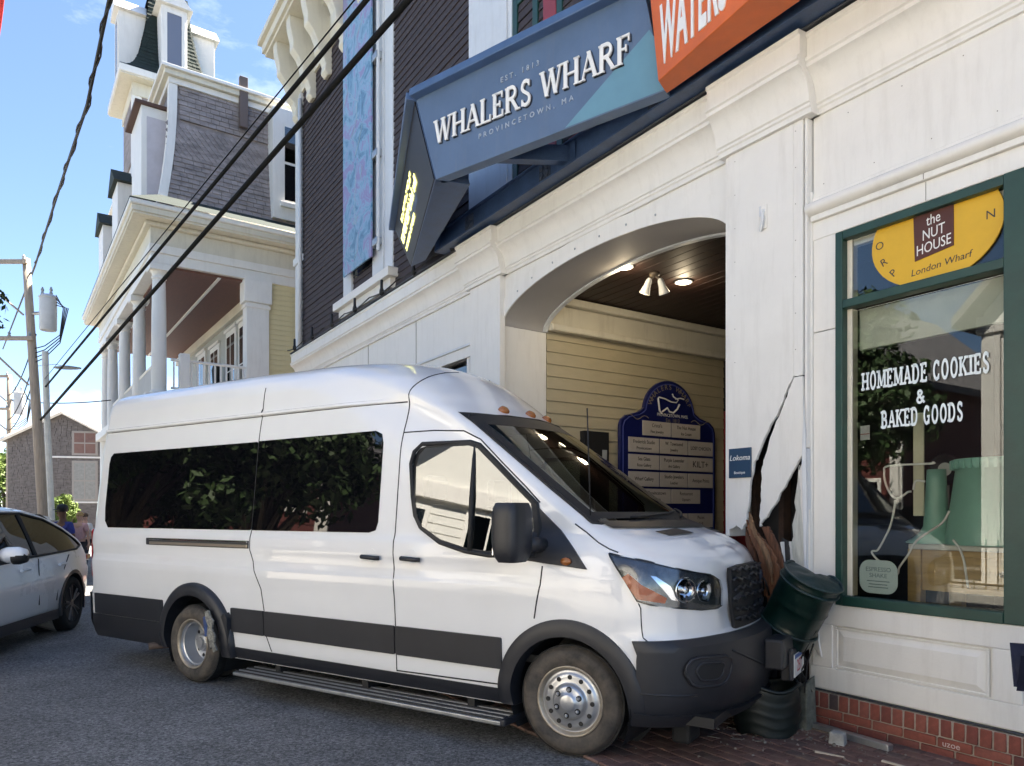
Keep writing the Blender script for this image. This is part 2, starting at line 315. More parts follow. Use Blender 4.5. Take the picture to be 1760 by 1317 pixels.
# ================================================================ ground
def ground_mat():
    m = bpy.data.materials.new('asphalt'); m.use_nodes = True; t = m.node_tree; b = t.nodes['Principled BSDF']; L = t.links.new
    co = t.nodes.new('ShaderNodeTexCoord')
    n1 = t.nodes.new('ShaderNodeTexNoise'); n1.inputs['Scale'].default_value = 38; n1.inputs['Detail'].default_value = 6; n1.inputs['Roughness'].default_value = .95
    n2 = t.nodes.new('ShaderNodeTexNoise'); n2.inputs['Scale'].default_value = .7; n2.inputs['Detail'].default_value = 6
    v = t.nodes.new('ShaderNodeTexVoronoi'); v.inputs['Scale'].default_value = 130
    for n in (n1, n2, v): L(co.outputs['Object'], n.inputs['Vector'])
    r1 = t.nodes.new('ShaderNodeValToRGB'); r1.color_ramp.elements[0].position = .40; r1.color_ramp.elements[1].position = .62
    r1.color_ramp.elements[0].color = (.075, .075, .076, 1); r1.color_ramp.elements[1].color = (.275, .27, .262, 1); L(n1.outputs[0], r1.inputs[0])
    r2 = t.nodes.new('ShaderNodeMapRange'); r2.inputs[1].default_value = .3; r2.inputs[2].default_value = .7; r2.inputs[3].default_value = .78; r2.inputs[4].default_value = 1.15; L(n2.outputs[0], r2.inputs[0])
    mx = t.nodes.new('ShaderNodeMixRGB'); mx.blend_type = 'MULTIPLY'; mx.inputs[0].default_value = 1; L(r1.outputs[0], mx.inputs[1]); L(r2.outputs[0], mx.inputs[2])
    v2 = t.nodes.new('ShaderNodeTexVoronoi'); v2.inputs['Scale'].default_value = 62; L(co.outputs['Object'], v2.inputs['Vector'])
    sp = t.nodes.new('ShaderNodeSeparateColor'); L(v2.outputs['Color'], sp.inputs[0]); r3 = t.nodes.new('ShaderNodeMapRange'); r3.inputs[3].default_value = .50; r3.inputs[4].default_value = 1.5; L(sp.outputs[0], r3.inputs[0])
    n3 = t.nodes.new('ShaderNodeTexNoise'); n3.inputs['Scale'].default_value = 2.3; n3.inputs['Detail'].default_value = 8; n3.inputs['Roughness'].default_value = .7; L(co.outputs['Object'], n3.inputs['Vector'])
    r4 = t.nodes.new('ShaderNodeMapRange'); r4.inputs[1].default_value = .35; r4.inputs[2].default_value = .65; r4.inputs[3].default_value = .80; r4.inputs[4].default_value = 1.12; L(n3.outputs[0], r4.inputs[0])
    for r_ in (r3, r4):
        m2 = t.nodes.new('ShaderNodeMixRGB'); m2.blend_type = 'MULTIPLY'; m2.inputs[0].default_value = 1; L(mx.outputs[0], m2.inputs[1]); L(r_.outputs[0], m2.inputs[2]); mx = m2
    L(mx.outputs[0], b.inputs['Base Color']); b.inputs['Roughness'].default_value = .82
    bp = t.nodes.new('ShaderNodeBump'); bp.inputs['Strength'].default_value = .9; bp.inputs['Distance'].default_value = .006; L(v.outputs[0], bp.inputs['Height']); L(bp.outputs[0], b.inputs['Normal'])
    return m
gr = MB().box(-400, 400, -200, 600, -.3, 0).obj('road', ground_mat()); gr['kind'] = 'structure'

bounce_pavement = MB().box(-45, 25, -11.6, -8.6, -.02, .12).obj('pavement', mat('bounce_concrete', (.46, .44, .40), .85, .12, 2, .2, 40)); bounce_pavement.location = fw(0, 0, 0); bounce_pavement.rotation_euler = (0, 0, FROT); bounce_pavement['kind'] = 'structure'  # unseen pale pavement opposite, added to bounce sunlight on to the facade
# ================================================================ brick pavement along the facade
def paving():
    pv = thing('pavement', None, None, fw(0, 0, 0), FROT); pv['kind'] = 'structure'
    box('joint_bed', SAND, pv, -40, 12, -1.92, .9, -.02, .006)
    box('passage_floor', SAND, pv, -4.2, -.75, .9, 9, -.02, .007)
    rng = random.Random(3); protos = []
    for m in PAVEM: 
        o = MB().box(-.0975, .0975, -.0475, .0475, 0, .03).obj('brick', m, pv, bevel=.005); protos.append(o)
    used = [False] * len(protos); n = 0
    cells = []
    for r in range(19):
        t = -1.87 + r * .1
        for c in range(-14, 13):
            s = c * .2 + (r % 2) * .1 - .05
            if -2.4 < s < 1.35 and not (s < -1.2 and t > -.9): cells.append((s, t))
    rest = MB()
    for (s, t) in cells:
        if n < 300:
            k = rng.choices(range(4), (5, 4, 3, 2))[0]; loc = (s, t, -.012 + rng.uniform(-.002, .003)); rot = (rng.uniform(-.012, .012), rng.uniform(-.008, .008), rng.uniform(-.02, .02))
            if not used[k]: o = protos[k]; used[k] = True; o.location = loc; o.rotation_euler = rot
            else: share(protos[k], pv, loc, rot)
            n += 1
        else: rest.box(s - .097, s + .097, t - .047, t + .047, 0, .018 + rng.uniform(-.002, .002))
    for r in range(19):
        t = -1.87 + r * .1
        for c in range(-190, -12):
            s = c * .2 + (r % 2) * .1 - .05
            if s <= -2.4: rest.box(s - .097, s + .097, t - .047, t + .047, 0, .018 + rng.uniform(-.002, .002))
    ro = rest.obj('brick_field', PAVEM[0], pv); ro['kind'] = 'stuff'
paving()

# ================================================================ the market building
bld = thing('market_building', 'large building with dark shingles upstairs and white arched shopfront, pillar smashed by the van', 'building', fw(0, 0, 0), FROT)
S0, S1 = -12.62, 5.0
def bx(name, m, s0, s1, d0, d1, z0, z1, par=None, bevel=.006):      # d: towards the street
    return box(name, m, par or bld, s0, s1, -d1, -d0, z0, z1, bevel)
# --- masses
bx('upper_block', DARKWALL, S0 + .05, S1, -12, -.03, 4.60, 11.6, bevel=0)
bx('left_block', DARKIN, S0 + .05, -4.30, -12, -.70, 0, 4.6, bevel=0)
bx('rear_block', DARKIN, -4.3, S1, -12, -9, 0, 4.6, bevel=0)
# --- dark shingle courses upstairs
cr = MB(); cr.add([(S0 + .3, -.035, 0), (S1, -.035, 0), (S1, -.018, .125), (S0 + .3, -.018, .125), (S0 + .3, .01, 0), (S1, .01, 0), (S1, .01, .125), (S0 + .3, .01, .125)], [(0, 1, 2, 3), (0, 4, 5, 1), (3, 2, 6, 7), (0, 3, 7, 4), (1, 5, 6, 2)])
c0 = cr.obj('shingle_course', DARKWALL, bld); c0.location = (0, 0, 4.99)
for i in range(1, 60): share(c0, bld, (random.uniform(-.05, .05), random.uniform(-.004, .004), 4.99 + i * .112))
# --- cornice (profile d, z)
PR = [(0, 4.44), (.028, 4.44), (.030, 4.475), (.042, 4.485), (.042, 4.505), (.055, 4.515), (.060, 4.56), (.075, 4.62), (.105, 4.68), (.15, 4.725), (.175, 4.735), (.175, 4.765), (.19, 4.775), (.19, 4.80), (.165, 4.812), (.165, 4.945), (.18, 4.955), (.18, 4.985), (0, 5.0)]
def cornice(name, a, b, extra, par=bld, m=WHITE):
    mb = MB(); P = [(-(d + extra), z) for d, z in PR]
    P[0] = (0, PR[0][1]); P[-1] = (0, PR[-1][1]); n = len(P)
    return recalc(mb.prism(P, a, b, 'x').obj(name, m, par, auto=35))
cornice('cornice', S0, S1, 0.0)
cornice('pilaster_cap', -.78, .075, .085, m=WHITE); cornice('pilaster_cap', -5.00, -4.12, .085)
bx('cornice_flashing', mat('lead_flashing', (.05, .055, .065), .5, .3, 6), S0, S1, -.02, .20, 5.001, 5.02)
# --- the arch
AC, AH, AZ, AR = -2.49, 1.76, 3.845, .435
def az(s): return AZ + AR * math.sqrt(max(0, 1 - ((s - AC) / AH) ** 2))
ss = [AC - AH * math.cos(math.pi * k / 40) for k in range(41)]
w_ = MB()
w_.grid([[(s, 0, az(s)), (s, 0, 4.46)] for s in ss])
recalc(w_.obj('arch_wall', WHITE, bld))
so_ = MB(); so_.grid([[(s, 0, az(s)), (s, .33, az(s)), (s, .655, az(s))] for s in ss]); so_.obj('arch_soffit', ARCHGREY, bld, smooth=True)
def ring(off0, off1, d0, d1, name, m):
    mb = MB(); rows = []
    for k in range(41):
        a = math.pi * k / 40; nx, nz = math.cos(a) / AH, math.sin(a) / AR; l = math.hypot(nx, nz); nx /= l; nz /= l
        def P(o, d): return (AC - AH * math.cos(a) - nx * o, -d, max(AZ + AR * math.sin(a) + nz * o, AZ))
        rows.append([P(off0, d0), P(off0, d1), P(off1, d1), P(off1, d0)])
    return recalc(mb.grid(rows).obj(name, m, bld, auto=40))
ring(-.012, .17, 0, .018, 'arch_trim', WHITE)
ring(-.02, .02, -.66, -.60, 'arch_inner_bead', GREYTRIM)
for s in (-3.9, -3.6, -3.2, -2.8, -2.4, -2.0, -1.6):
    MB().lathe([(.012, 0), (.009, .006), (.001, .007)], 8, TR(s, -.02, az(s) + .07) @ RX(R(90))).obj('bolt_head', GALV, bld)
bx('frieze_back', WHITE, -4.3, -.65, -.70, -.66, 4.30, 4.60, bevel=0)
# --- left pilaster and jamb
bx('pilaster', WHITE, -4.93, -4.20, 0, .08, 0, 4.44); bx('pilaster_base', WHITE, -4.97, -4.16, .0, .11, 0, .35)
bx('arch_jamb', WHITE, -4.90, -4.252, -.655, -.002, 0, 3.845)
# --- left bay: white panel, wide window with trim
bx('bay_wall', WHITE, S0 + .02, -4.93, -.6, -.001, 3.62, 4.46, bevel=0)
bx('bay_rail', WHITE, S0, -4.94, -.3, .03, .0, .62); bx('bay_head_trim', WHITE, S0, -4.94, 0, .035, 3.60, 3.74); bx('bay_head_bead', GREYTRIM, S0, -4.94, 0, .055, 3.74, 3.775)
bw = bx('shop_window', GLASSD, -12.2, -5.05, -.12, -.10, .6, 3.62, bevel=0)
for s in (-12.2, -10.4, -8.6, -6.8, -5.1): bx('mullion', WHITE, s - .04, s + .04, -.16, .01, .6, 3.62, bw)
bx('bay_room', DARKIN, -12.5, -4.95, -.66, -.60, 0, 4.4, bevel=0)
# --- corner board, sub band, downpipe
bx('corner_board', GREYTRIM, S0 - .05, S0 + .38, -.3, .06, 0, 10.55); bx('corner_band', GREYTRIM, S0 - .09, S0 + .44, -.3, .10, 6.95, 7.10); bx('corner_band', GREYTRIM, S0 - .08, S0 + .42, -.3, .09, 10.30, 10.55)
MB().tube([(S0 + .42, -.10, 5.0), (S0 + .42, -.10, 10.4)], .045, 10).obj('downpipe', GREYTRIM, bld, smooth=True)
# --- big roof cornice with scroll brackets
bx('roof_frieze', CREAM, S0 - .02, S1, -.1, .07, 10.55, 11.15); bx('roof_soffit', CREAM, S0 - .40, S1, -.1, .62, 11.55, 11.62); bx('roof_fascia', CREAM, S0 - .44, S1, -.1, .68, 11.62, 11.80); bx('roof_crown', CREAM, S0 - .50, S1, -.1, .76, 11.80, 11.92); bx('roof_slab', DARKWALL, S0 - .3, S1, -12, .6, 11.93, 12.1, bevel=0)
SCROLL = [(0, 10.05), (.10, 10.02), (.17, 10.10), (.15, 10.22), (.20, 10.36), (.30, 10.46), (.31, 10.62), (.38, 10.78), (.50, 10.92), (.50, 11.08), (.53, 11.20), (.56, 11.34), (.57, 11.50), (.57, 11.56), (0, 11.56)]
b0 = None
for i, s in enumerate([S0 + .18, S0 + 1.15, S0 + 2.1, S0 + 3.1, S0 + 4.1, S0 + 5.1, S0 + 6.1, S0 + 7.1]):
    if b0 is None: b0 = recalc(MB().prism([(-d, z) for d, z in SCROLL], -.12, .12, 'x').obj('scroll_bracket', CREAM, bld, bevel=.02)); b0.location = (s, 0, 0)
    else: share(b0, bld, (s, 0, 0))
sbk = recalc(MB().prism([(-d, z) for d, z in SCROLL], -.12, .12, 'x').obj('scroll_bracket', CREAM, bld, bevel=.02)); sbk.location = (S0 + .05, .25, 0); sbk.rotation_euler = (0, 0, R(-90)); sbk.scale = (1, .62, 1)
for s in np.arange(S0 + .5, S0 + 8, .32): bx('dentil', CREAM, s, s + .16, .07, .20, 11.32, 11.52, bevel=.004)
# --- upper window behind the banner
uw = bx('upper_window', GLASSD, -9.25, -8.25, -.01, .03, 5.75, 10.3, bevel=0)
bx('window_casing', GREYTRIM, -8.26, -7.80, 0, .07, 5.42, 10.5, uw); bx('window_casing', GREYTRIM, -9.65, -9.24, 0, .07, 5.42, 10.5, uw); bx('casing_strip', GREYTRIM, -7.79, -7.46, 0, .05, 5.42, 10.5, uw)
bx('window_sill', WHITE, -9.85, -7.30, 0, .20, 5.28, 5.42, uw); bx('sill_apron', WHITE, -9.75, -7.40, 0, .12, 5.12, 5.28, uw)
# --- upper windows over the arch: white casing, green sashes, red panels
u2 = bx('upper_window', GLASSD, -3.95, -3.34, -.01, .02, 5.1, 9.6, bevel=0)
bx('window_casing', GREYTRIM, -5.0, -3.97, 0, .06, 5.05, 10.2, u2); bx('casing_bead', GREYTRIM, -4.16, -4.05, .06, .085, 5.05, 10.2, u2)
for s in (-3.97, -3.55): bx('sash', GREEN, s, s + .10, .0, .05, 5.1, 9.6, u2)
bx('sash_rail', GREEN, -3.95, -3.35, 0, .045, 7.55, 7.67, u2); bx('red_panel', REDWOOD, -3.34, -3.10, 0, .05, 5.05, 9.6, u2)
u3 = bx('upper_window', GLASSD, -3.09, -.6, -.01, .02, 5.1, 9.6, bevel=0)
for s in (-3.09, -2.3, -1.5, -.7): bx('sash', GREEN, s, s + .10, .0, .05, 5.1, 9.6, u3)
bx('sash_rail', GREEN, -3.0, -.6, 0, .045, 6.2, 6.32, u3); bx('red_panel', REDWOOD, -2.9, -1.6, .0, .03, 5.05, 5.6, u3)
# --- passage
def pbx(name, m, t0, t1, off0, off1, z0, z1, par=None, bevel=.004):        # off: out of the left passage wall towards +s
    return box(name, m, par or bld, -4.25 + off0, -4.25 + off1, t0, t1, z0, z1, bevel)
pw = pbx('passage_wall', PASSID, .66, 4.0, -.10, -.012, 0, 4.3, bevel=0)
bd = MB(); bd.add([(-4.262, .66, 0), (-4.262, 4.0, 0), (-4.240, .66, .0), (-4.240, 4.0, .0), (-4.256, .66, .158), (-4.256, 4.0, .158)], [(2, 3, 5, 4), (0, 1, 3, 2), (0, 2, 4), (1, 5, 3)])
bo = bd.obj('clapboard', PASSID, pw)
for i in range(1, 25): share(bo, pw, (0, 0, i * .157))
pbx('passage_frieze', CREAM, .66, 4.2, -.01, .05, 3.87, 4.30); pbx('passage_moulding', CREAM, .66, 4.2, .05, .13, 3.86, 3.95, bevel=.02); pbx('passage_moulding', CREAM, .66, 4.2, .05, .16, 4.20, 4.30, bevel=.02)
ce = bx('passage_ceiling', DARKWOOD, -4.4, -.6, -9, -.655, 4.34, 4.40, bevel=0)
for i in range(26): box('ceiling_plank', DARKWOOD, ce, -4.25, -.6, .67 + i * .16, .67 + i * .16 + .15, 4.315, 4.339, .004)
for (s, t) in ((-4.2, 4.02), ): pass
dp = box('passage_door', REDWOOD, bld, -4.33, -4.20, 4.02, 4.22, 0, 3.1, .01); box('door_panel', REDWOOD, dp, -4.20, -4.18, 4.05, 4.19, .3, 2.8, .01)
box('passage_door', REDWOOD, bld, -4.40, -4.28, 4.25, 5.4, 0, 2.9, .01); box('passage_post', BLACK, bld, -4.3, -4.2, 4.03, 4.2, 3.1, 4.3)
pbx('meter_cabinet', BLACK, 1.20, 1.62, .0, .10, 1.2, 2.62); pbx('cabinet_slot', mat('paper_grey', (.4, .4, .38), .6), 1.50, 1.58, .10, .105, 2.25, 2.38)
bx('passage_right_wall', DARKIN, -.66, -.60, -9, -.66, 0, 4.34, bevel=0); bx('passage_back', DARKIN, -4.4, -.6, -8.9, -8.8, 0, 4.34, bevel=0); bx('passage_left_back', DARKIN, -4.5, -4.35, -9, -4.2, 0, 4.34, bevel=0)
# --- smashed pilaster (outline s, z in the plane of its boards)
SPL_D = mat('old_stud_wood', (.05, .028, .018), .9, .5, 10, .4, 30)
cav = bx('cavity_shade', BLACK, -.66, -.02, -.60, -.20, 0, 4.46, bevel=0)  # black box stands in for the shade inside the broken, hollow pilaster
for s in (-.62, -.36, -.10): bx('stud', SPL_D, s, s + .045, -.19, -.10, .05, 4.4, cav, 0)
bx('pilaster_side', WHITE, -.74, -.70, -.655, .075, 1.35, 4.44); bx('pilaster_return', WHITE, -.012, .010, -.05, .070, 2.02, 4.44)
def piece(name, P, d0, d1, m=WHITE, tilt=None, par=bld):
    mb = MB().prism(P, -d1, -d0, 'y'); o = recalc(mb.obj(name, m, par, bevel=.004))
    if tilt is not None:
        M = TR(*tilt[0]) @ Matrix.Rotation(tilt[1], 4, tilt[2]) @ TR(*[-c for c in tilt[0]]); o.data.transform(M)
    return o
jr = random.Random(2)
def jag(P, n=4, a=.007):
    q = []
    for (x0, z0), (x1, z1) in zip(P[:-1], P[1:]):
        for i in range(n): k = i / n; j = 0 if i == 0 else a; q.append((x0 + (x1 - x0) * k + jr.uniform(-j, j), z0 + (z1 - z0) * k + jr.uniform(-j, j)))
    return q + [P[-1]]
piece('pilaster_return', jag([(-.012, 2.015), (-.03, 1.6), (-.02, 1.1), (-.012, .9)], 4, .004) + [(.014, .9), (.016, 1.6), (.010, 2.015)], -.04, .068, GREYTRIM)
CR1 = jag([(-.700, 1.40), (-.62, 1.44), (-.575, 1.40), (-.555, 1.43), (-.532, 1.455), (-.516, 1.56), (-.498, 1.70), (-.485, 1.80), (-.455, 1.925), (-.425, 1.975), (-.322, 2.17), (-.225, 2.32), (-.155, 2.46), (-.102, 2.545)])
piece('pilaster_board', [(-.698, 4.44)] + CR1 + [(-.098, 2.56), (-.098, 4.44)], .055, .082); piece('pilaster_board', [(-.0975, 4.44), (-.0975, 2.56), (-.06, 2.552), (-.018, 2.558), (-.018, 4.44)], .0555, .0815)
piece('pilaster_board', jag([(-.092, 2.548), (-.138, 2.46), (-.205, 2.31), (-.282, 2.165), (-.362, 1.965), (-.385, 1.90), (-.392, 1.78), (-.400, 1.66), (-.412, 1.55), (-.415, 1.43), (-.385, 1.475), (-.345, 1.505), (-.265, 1.61), (-.20, 1.715), (-.125, 1.83)]) + [(-.085, 1.885), (-.05, 1.94), (-.016, 1.98), (-.016, 2.30), (-.018, 2.548)], .060, .086, tilt=((-.1, -.07, 2.55), R(1.2), 'X'))
piece('pilaster_board', jag([(-.070, 1.84), (-.055, 1.66), (-.035, 1.45), (-.022, 1.2), (-.012, .60)]) + [(.030, .60), (.026, 1.4), (-.008, 1.96), (-.045, 1.90)], .035, .060)
piece('split_board', [(-.085, 1.775), (-.115, 1.62), (-.10, 1.56), (-.135, 1.45), (-.125, 1.36), (-.15, 1.30), (-.12, 1.10), (-.08, .95), (-.03, .92), (-.022, 1.4), (-.045, 1.70), (-.075, 1.90)], .03, .052, mat('raw_split_paint', (.62, .63, .58), .7, .25, 10, .5, 30, stretch=(4, 4, .6)), tilt=((0, 0, 1.6), R(-6), 'Z'))
piece('split_board', [(-.020, 2.4), (-.035, 1.9), (-.020, 1.3), (-.004, .95), (.006, 1.5), (-.004, 2.1)], .078, .090, GREYTRIM, tilt=((0, 0, 2.0), R(10), 'Z'))
def fpt(x, y, d):
    k = (x - 880) / 1246; b = fw(0, -d); s_ = (k * b[1] - b[0]) / (UX - k * UY); D_ = b[1] + s_ * UY; return (s_, CAM_H + (881.7 - y) / 1246 * D_)
SPL2 = mat('splintered_wood_dark', (.13, .055, .028), .8, .55, 12, .6, 30, stretch=(5, 5, .6)); SPL3 = mat('splintered_wood_pale', (.25, .145, .075), .8, .45, 12, .6, 30, stretch=(5, 5, .6))
for P_, d_, m_ in (([(1286, 893), (1292, 905), (1303, 915), (1318, 932), (1333, 955), (1343, 985), (1340, 1012), (1330, 1050), (1323, 1062), (1318, 1022), (1313, 985), (1304, 950), (1294, 928), (1289, 910)], .20, SPLINT), ([(1312, 906), (1322, 904), (1331, 918), (1344, 950), (1352, 985), (1347, 1012), (1340, 985), (1329, 948)], .16, SPL2), ([(1284, 905), (1290, 925), (1300, 950), (1308, 985), (1312, 1020), (1303, 990), (1293, 955), (1284, 930)], .17, SPL2), ([(1300, 918), (1306, 922), (1322, 948), (1330, 975), (1331, 1005), (1326, 975), (1315, 948)], .225, SPL3), ([(1345, 925), (1356, 930), (1360, 960), (1356, 985), (1349, 960)], .10, BLACK), ([(1290, 880), (1294, 893), (1301, 912), (1307, 935), (1299, 920), (1291, 903)], .215, SPL3)):
    piece('splinter', jag([fpt(x, y, d_) for x, y in P_], 5, .006), d_, d_ + .022, m_, tilt=((-.3, -d_, 1.3), R(random.uniform(-5, 3)), 'X'))
for i in range(4):
    s = random.uniform(-.30, -.05); z = random.uniform(1.0, 1.6); l = random.uniform(.10, .28); an = random.uniform(-.4, .4)
    piece('splinter', [(s, z), (s + .012, z + .004), (s + .02 + l * math.sin(an), z - l), (s + .012 + l * math.sin(an), z - l * .7)], random.uniform(-.05, .14), random.uniform(.15, .17), random.choice([SPLINT, WHITE, SPLINT]))
# --- shopfront right of the pilaster
jb = bx('jamb_board', WHITE, .022, .205, -.06, .012, .26, 2.86); bx('jamb_board', WHITE, .022, .205, -.06, .010, 2.866, 3.56); bx('jamb_edge', WHITE, .0, .022, -.06, .03, 1.0, 3.9)
bx('window_head', WHITE, .02, S1, -.06, .016, 3.54, 3.672); bx('head_strip', WHITE, .02, S1, -.06, .045, 3.672, 3.715)
hr = MB(); pts = [(-.0, 3.715)] + [(-(.03 + .06 * math.sin(R(a))), 3.765 - .05 * math.cos(R(a))) for a in range(0, 181, 15)] + [(0, 3.815)]
recalc(hr.prism(pts, .0, S1, 'x').obj('bead_moulding', WHITE, bld, auto=30)); bx('bead_fillet', WHITE, .02, S1, 0, .022, 3.816, 3.85)
bx('fascia_board', WHITE, .02, S1, -.06, .006, 3.85, 4.45, bevel=0)
JT = mat('board_joint', (.22, .20, .17), .9)
for (s_, z0, z1) in ((.83, 3.545, 3.665), (.83, 3.675, 3.712), (1.9, 3.86, 4.44), (-8.6, 3.78, 4.44), (-10.9, 3.78, 4.44), (-6.7, 3.78, 4.44)): bx('board_joint', JT, s_, s_ + .004, .0, .0475 if z1 < 3.72 and z0 > 3.67 else (.0172 if z1 < 3.7 else .0072), z0, z1, bevel=0)
for i in range(26): bx('nail_head', JT, .10 + i * .19, .106 + i * .19, .0, .0075, (3.93, 4.36)[i % 2], (3.936, 4.366)[i % 2], bevel=0)
for i in range(14): bx('nail_head', JT, (-.64, -.08)[i % 2], (-.634, -.074)[i % 2], .08, .0832, 2.75 + (i // 2) * .27, 2.756 + (i // 2) * .27, bevel=0)
# rail with panels
bx('stall_riser', WHITE, -.02, S1, -.05, .0, .26, .89, bevel=0); bx('riser_rail', WHITE, -.0, S1, 0, .022, .735, .885); bx('riser_rail', WHITE, .0, S1, 0, .022, .27, .425)
for s in (.02, 1.22): bx('riser_stile', WHITE, s, s + .16, 0, .0215, .425, .735)
for a, b in ((.185, 1.215), (1.385, 2.4)):
    rp_ = MB(); x0, x1, z0, z1 = a + .03, b - .03, .45, .71
    O = [(x0, z0), (x1, z0), (x1, z1), (x0, z1)]; I = [(x0 + .05, z0 + .045), (x1 - .05, z0 + .045), (x1 - .05, z1 - .045), (x0 + .05, z1 - .045)]
    rp_.add([(x, -.004, z) for x, z in O] + [(x, -.020, z) for x, z in I], [(4, 5, 6, 7)] + [(i, (i + 1) % 4, (i + 1) % 4 + 4, i + 4) for i in range(4)])
    recalc(rp_.obj('raised_panel', WHITE, bld))
    for q in ((x0 - .018, x1 + .018, z1, z1 + .014), (x0 - .018, x1 + .018, z0 - .014, z0), (x0 - .018, x0, z0, z1), (x1, x1 + .018, z0, z1)): bx('panel_bead', WHITE, q[0], q[1], 0, .014, q[2], q[3], bevel=.003)
bx('sill_flashing', mat('lead_flashing', (.05, .055, .065), .5), .0, S1, -.02, .028, .252, .262)
# broken bits of the riser corner
piece('peeled_board', [(.03, .86), (.10, .84), (.105, .62), (.135, .50), (.06, .56), (.03, .66)], .03, .045, WHITE, tilt=((.05, 0, .7), R(-14), 'Z'))
# green window frame
wn = bx('shop_window', glass_mat('shop_glass', (.90, .92, .91), .0), .27, 1.285, -.045, -.037, .96, 2.965, bevel=0)
bx('transom_pane', glass_mat('shop_glass', (.90, .92, .91), .0), .27, 1.285, -.045, -.037, 3.065, 3.47, wn, 0)
bx('window_pane', glass_mat('shop_glass', (.90, .92, .91), .0), 1.43, 3.2, -.045, -.037, .96, 3.47, wn, 0)
bx('frame_stile', GREEN, .207, .262, -.07, .030, .888, 3.535, wn); bx('frame_stile', GREEN, 1.285, 1.430, -.07, .034, .888, 3.535, wn); bx('frame_stile', GREEN, 3.2, 3.3, -.07, .03, .888, 3.535, wn)
bx('frame_rail', GREEN, .263, 1.284, -.07, .028, 3.475, 3.533, wn); bx('frame_rail', GREEN, .263, 1.284, -.07, .030, 2.985, 3.045, wn); bx('frame_rail', GREEN, .263, 1.284, -.07, .036, .886, .955, wn); bx('frame_rail', GREEN, 1.431, 3.2, -.07, .036, .886, .955, wn); bx('frame_rail', GREEN, 1.431, 3.2, -.07, .03, 3.475, 3.533, wn)
bx('inner_stop', CREAM, .262, .300, -.10, -.03, .955, 2.985, wn, .003); bx('inner_stop', CREAM, .262, .300, -.10, -.03, 3.045, 3.475, wn, .003); bx('inner_stop', CREAM, .30, 1.284, -.10, -.05, 3.43, 3.475, wn, .003)
bx('window_valance', mat('valance_cream', (.62, .64, .55), .7, .1, 4), .30, 1.284, -.16, -.12, 2.70, 2.98, wn, .003)
# lettering on the pane
lm = mat('window_letter', (.78, .84, .84), .5)
for s_, z_, h_, tx, sx in ((.777, 2.455, .122, 'HOMEMADE COOKIES', .455), (.775, 2.30, .085, '&', .8), (.772, 2.175, .115, 'BAKED GOODS', .455)):
    letters(MB(), tx, h_, WALLM(s_, .032, z_), TW=.23, tw=.14, mw=.19, ser=.44, serh=.13, ext=.0012, gap=.10, sx=sx).obj('window_lettering', lm, wn)['kind'] = 'stuff'
# shop room
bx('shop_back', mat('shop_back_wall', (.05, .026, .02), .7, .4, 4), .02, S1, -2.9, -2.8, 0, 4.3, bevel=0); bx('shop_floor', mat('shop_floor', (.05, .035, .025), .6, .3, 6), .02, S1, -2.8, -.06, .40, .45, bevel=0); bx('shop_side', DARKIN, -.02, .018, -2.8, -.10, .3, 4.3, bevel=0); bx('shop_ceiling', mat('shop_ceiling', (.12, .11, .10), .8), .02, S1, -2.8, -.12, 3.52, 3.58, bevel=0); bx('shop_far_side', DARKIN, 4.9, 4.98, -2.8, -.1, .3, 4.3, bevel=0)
# brick plinth
bp = bx('brick_plinth', MORTAR, .002, S1, -.05, .030, 0, .246, bevel=0)
br = [MB().box(-.0325, .0325, -.06, 0, -.054, .054).obj('brick', m, bp, bevel=.006) for m in BRICKM]
st = [MB().box(-.10, .10, -.05, 0, -.0285, .0285).obj('brick', m, bp, bevel=.005) for m in BRICKM[:4]]
ub = [False] * 5; us = [False] * 4; rng = random.Random(11)
for i in range(24):
    k = rng.choices(range(5), (5, 4, 3, 2, 1))[0] if i != 2 else 4; k = 0 if (i != 2 and k == 4) else k
    loc = (.045 + i * .0765, .022 + rng.uniform(-.003, .003), .186 + rng.uniform(-.002, .002)); rot = (R(-3), rng.uniform(-.02, .02), 0)
    if not ub[k]: br[k].location = loc; br[k].rotation_euler = rot; ub[k] = True
    else: share(br[k], bp, loc, rot)
for r in range(2):
    for i in range(9):
        k = rng.choices(range(4), (5, 4, 3, 2))[0]; loc = (.06 + i * .213 + r * .105, .006 + rng.uniform(-.003, .002), .033 + r * .066); 
        if not us[k]: st[k].location = loc; us[k] = True
        else: share(st[k], bp, loc, (0, 0, rng.uniform(-.01, .01)))
for o, u in list(zip(br, ub)) + list(zip(st, us)):
    if not u: bpy.data.objects.remove(o)
text('chalk_mark', 'uzoe', .055, mat('chalk', (.55, .45, .42), .9), bp, WALLM(1.0, -.0465, .098), ext=.0006)
# old lamp bracket on the pilaster
lb = MB().lathe([(.028, 0), (.030, .006), (.018, .012), (.014, .03), (.001, .031)], 14, TR(-.36, -.082, 3.87) @ RX(R(90))); lb.tube([(-.36, -.10, 3.86), (-.345, -.115, 3.80), (-.36, -.11, 3.75), (-.375, -.105, 3.72)], [.016, .012, .014, .008], 8)
lb.box(-.392, -.375, -.095, -.082, 3.84, 3.92); lbo = lb.obj('lamp_bracket', GREYTRIM, bld, smooth=False); box('screw_hole', BLACK, lbo, -.400, -.388, -.0855, -.0815, 3.868, 3.884); box('bracket_plate', WHITE, lbo, -.398, -.325, -.092, -.082, 3.735, 3.925, .006)

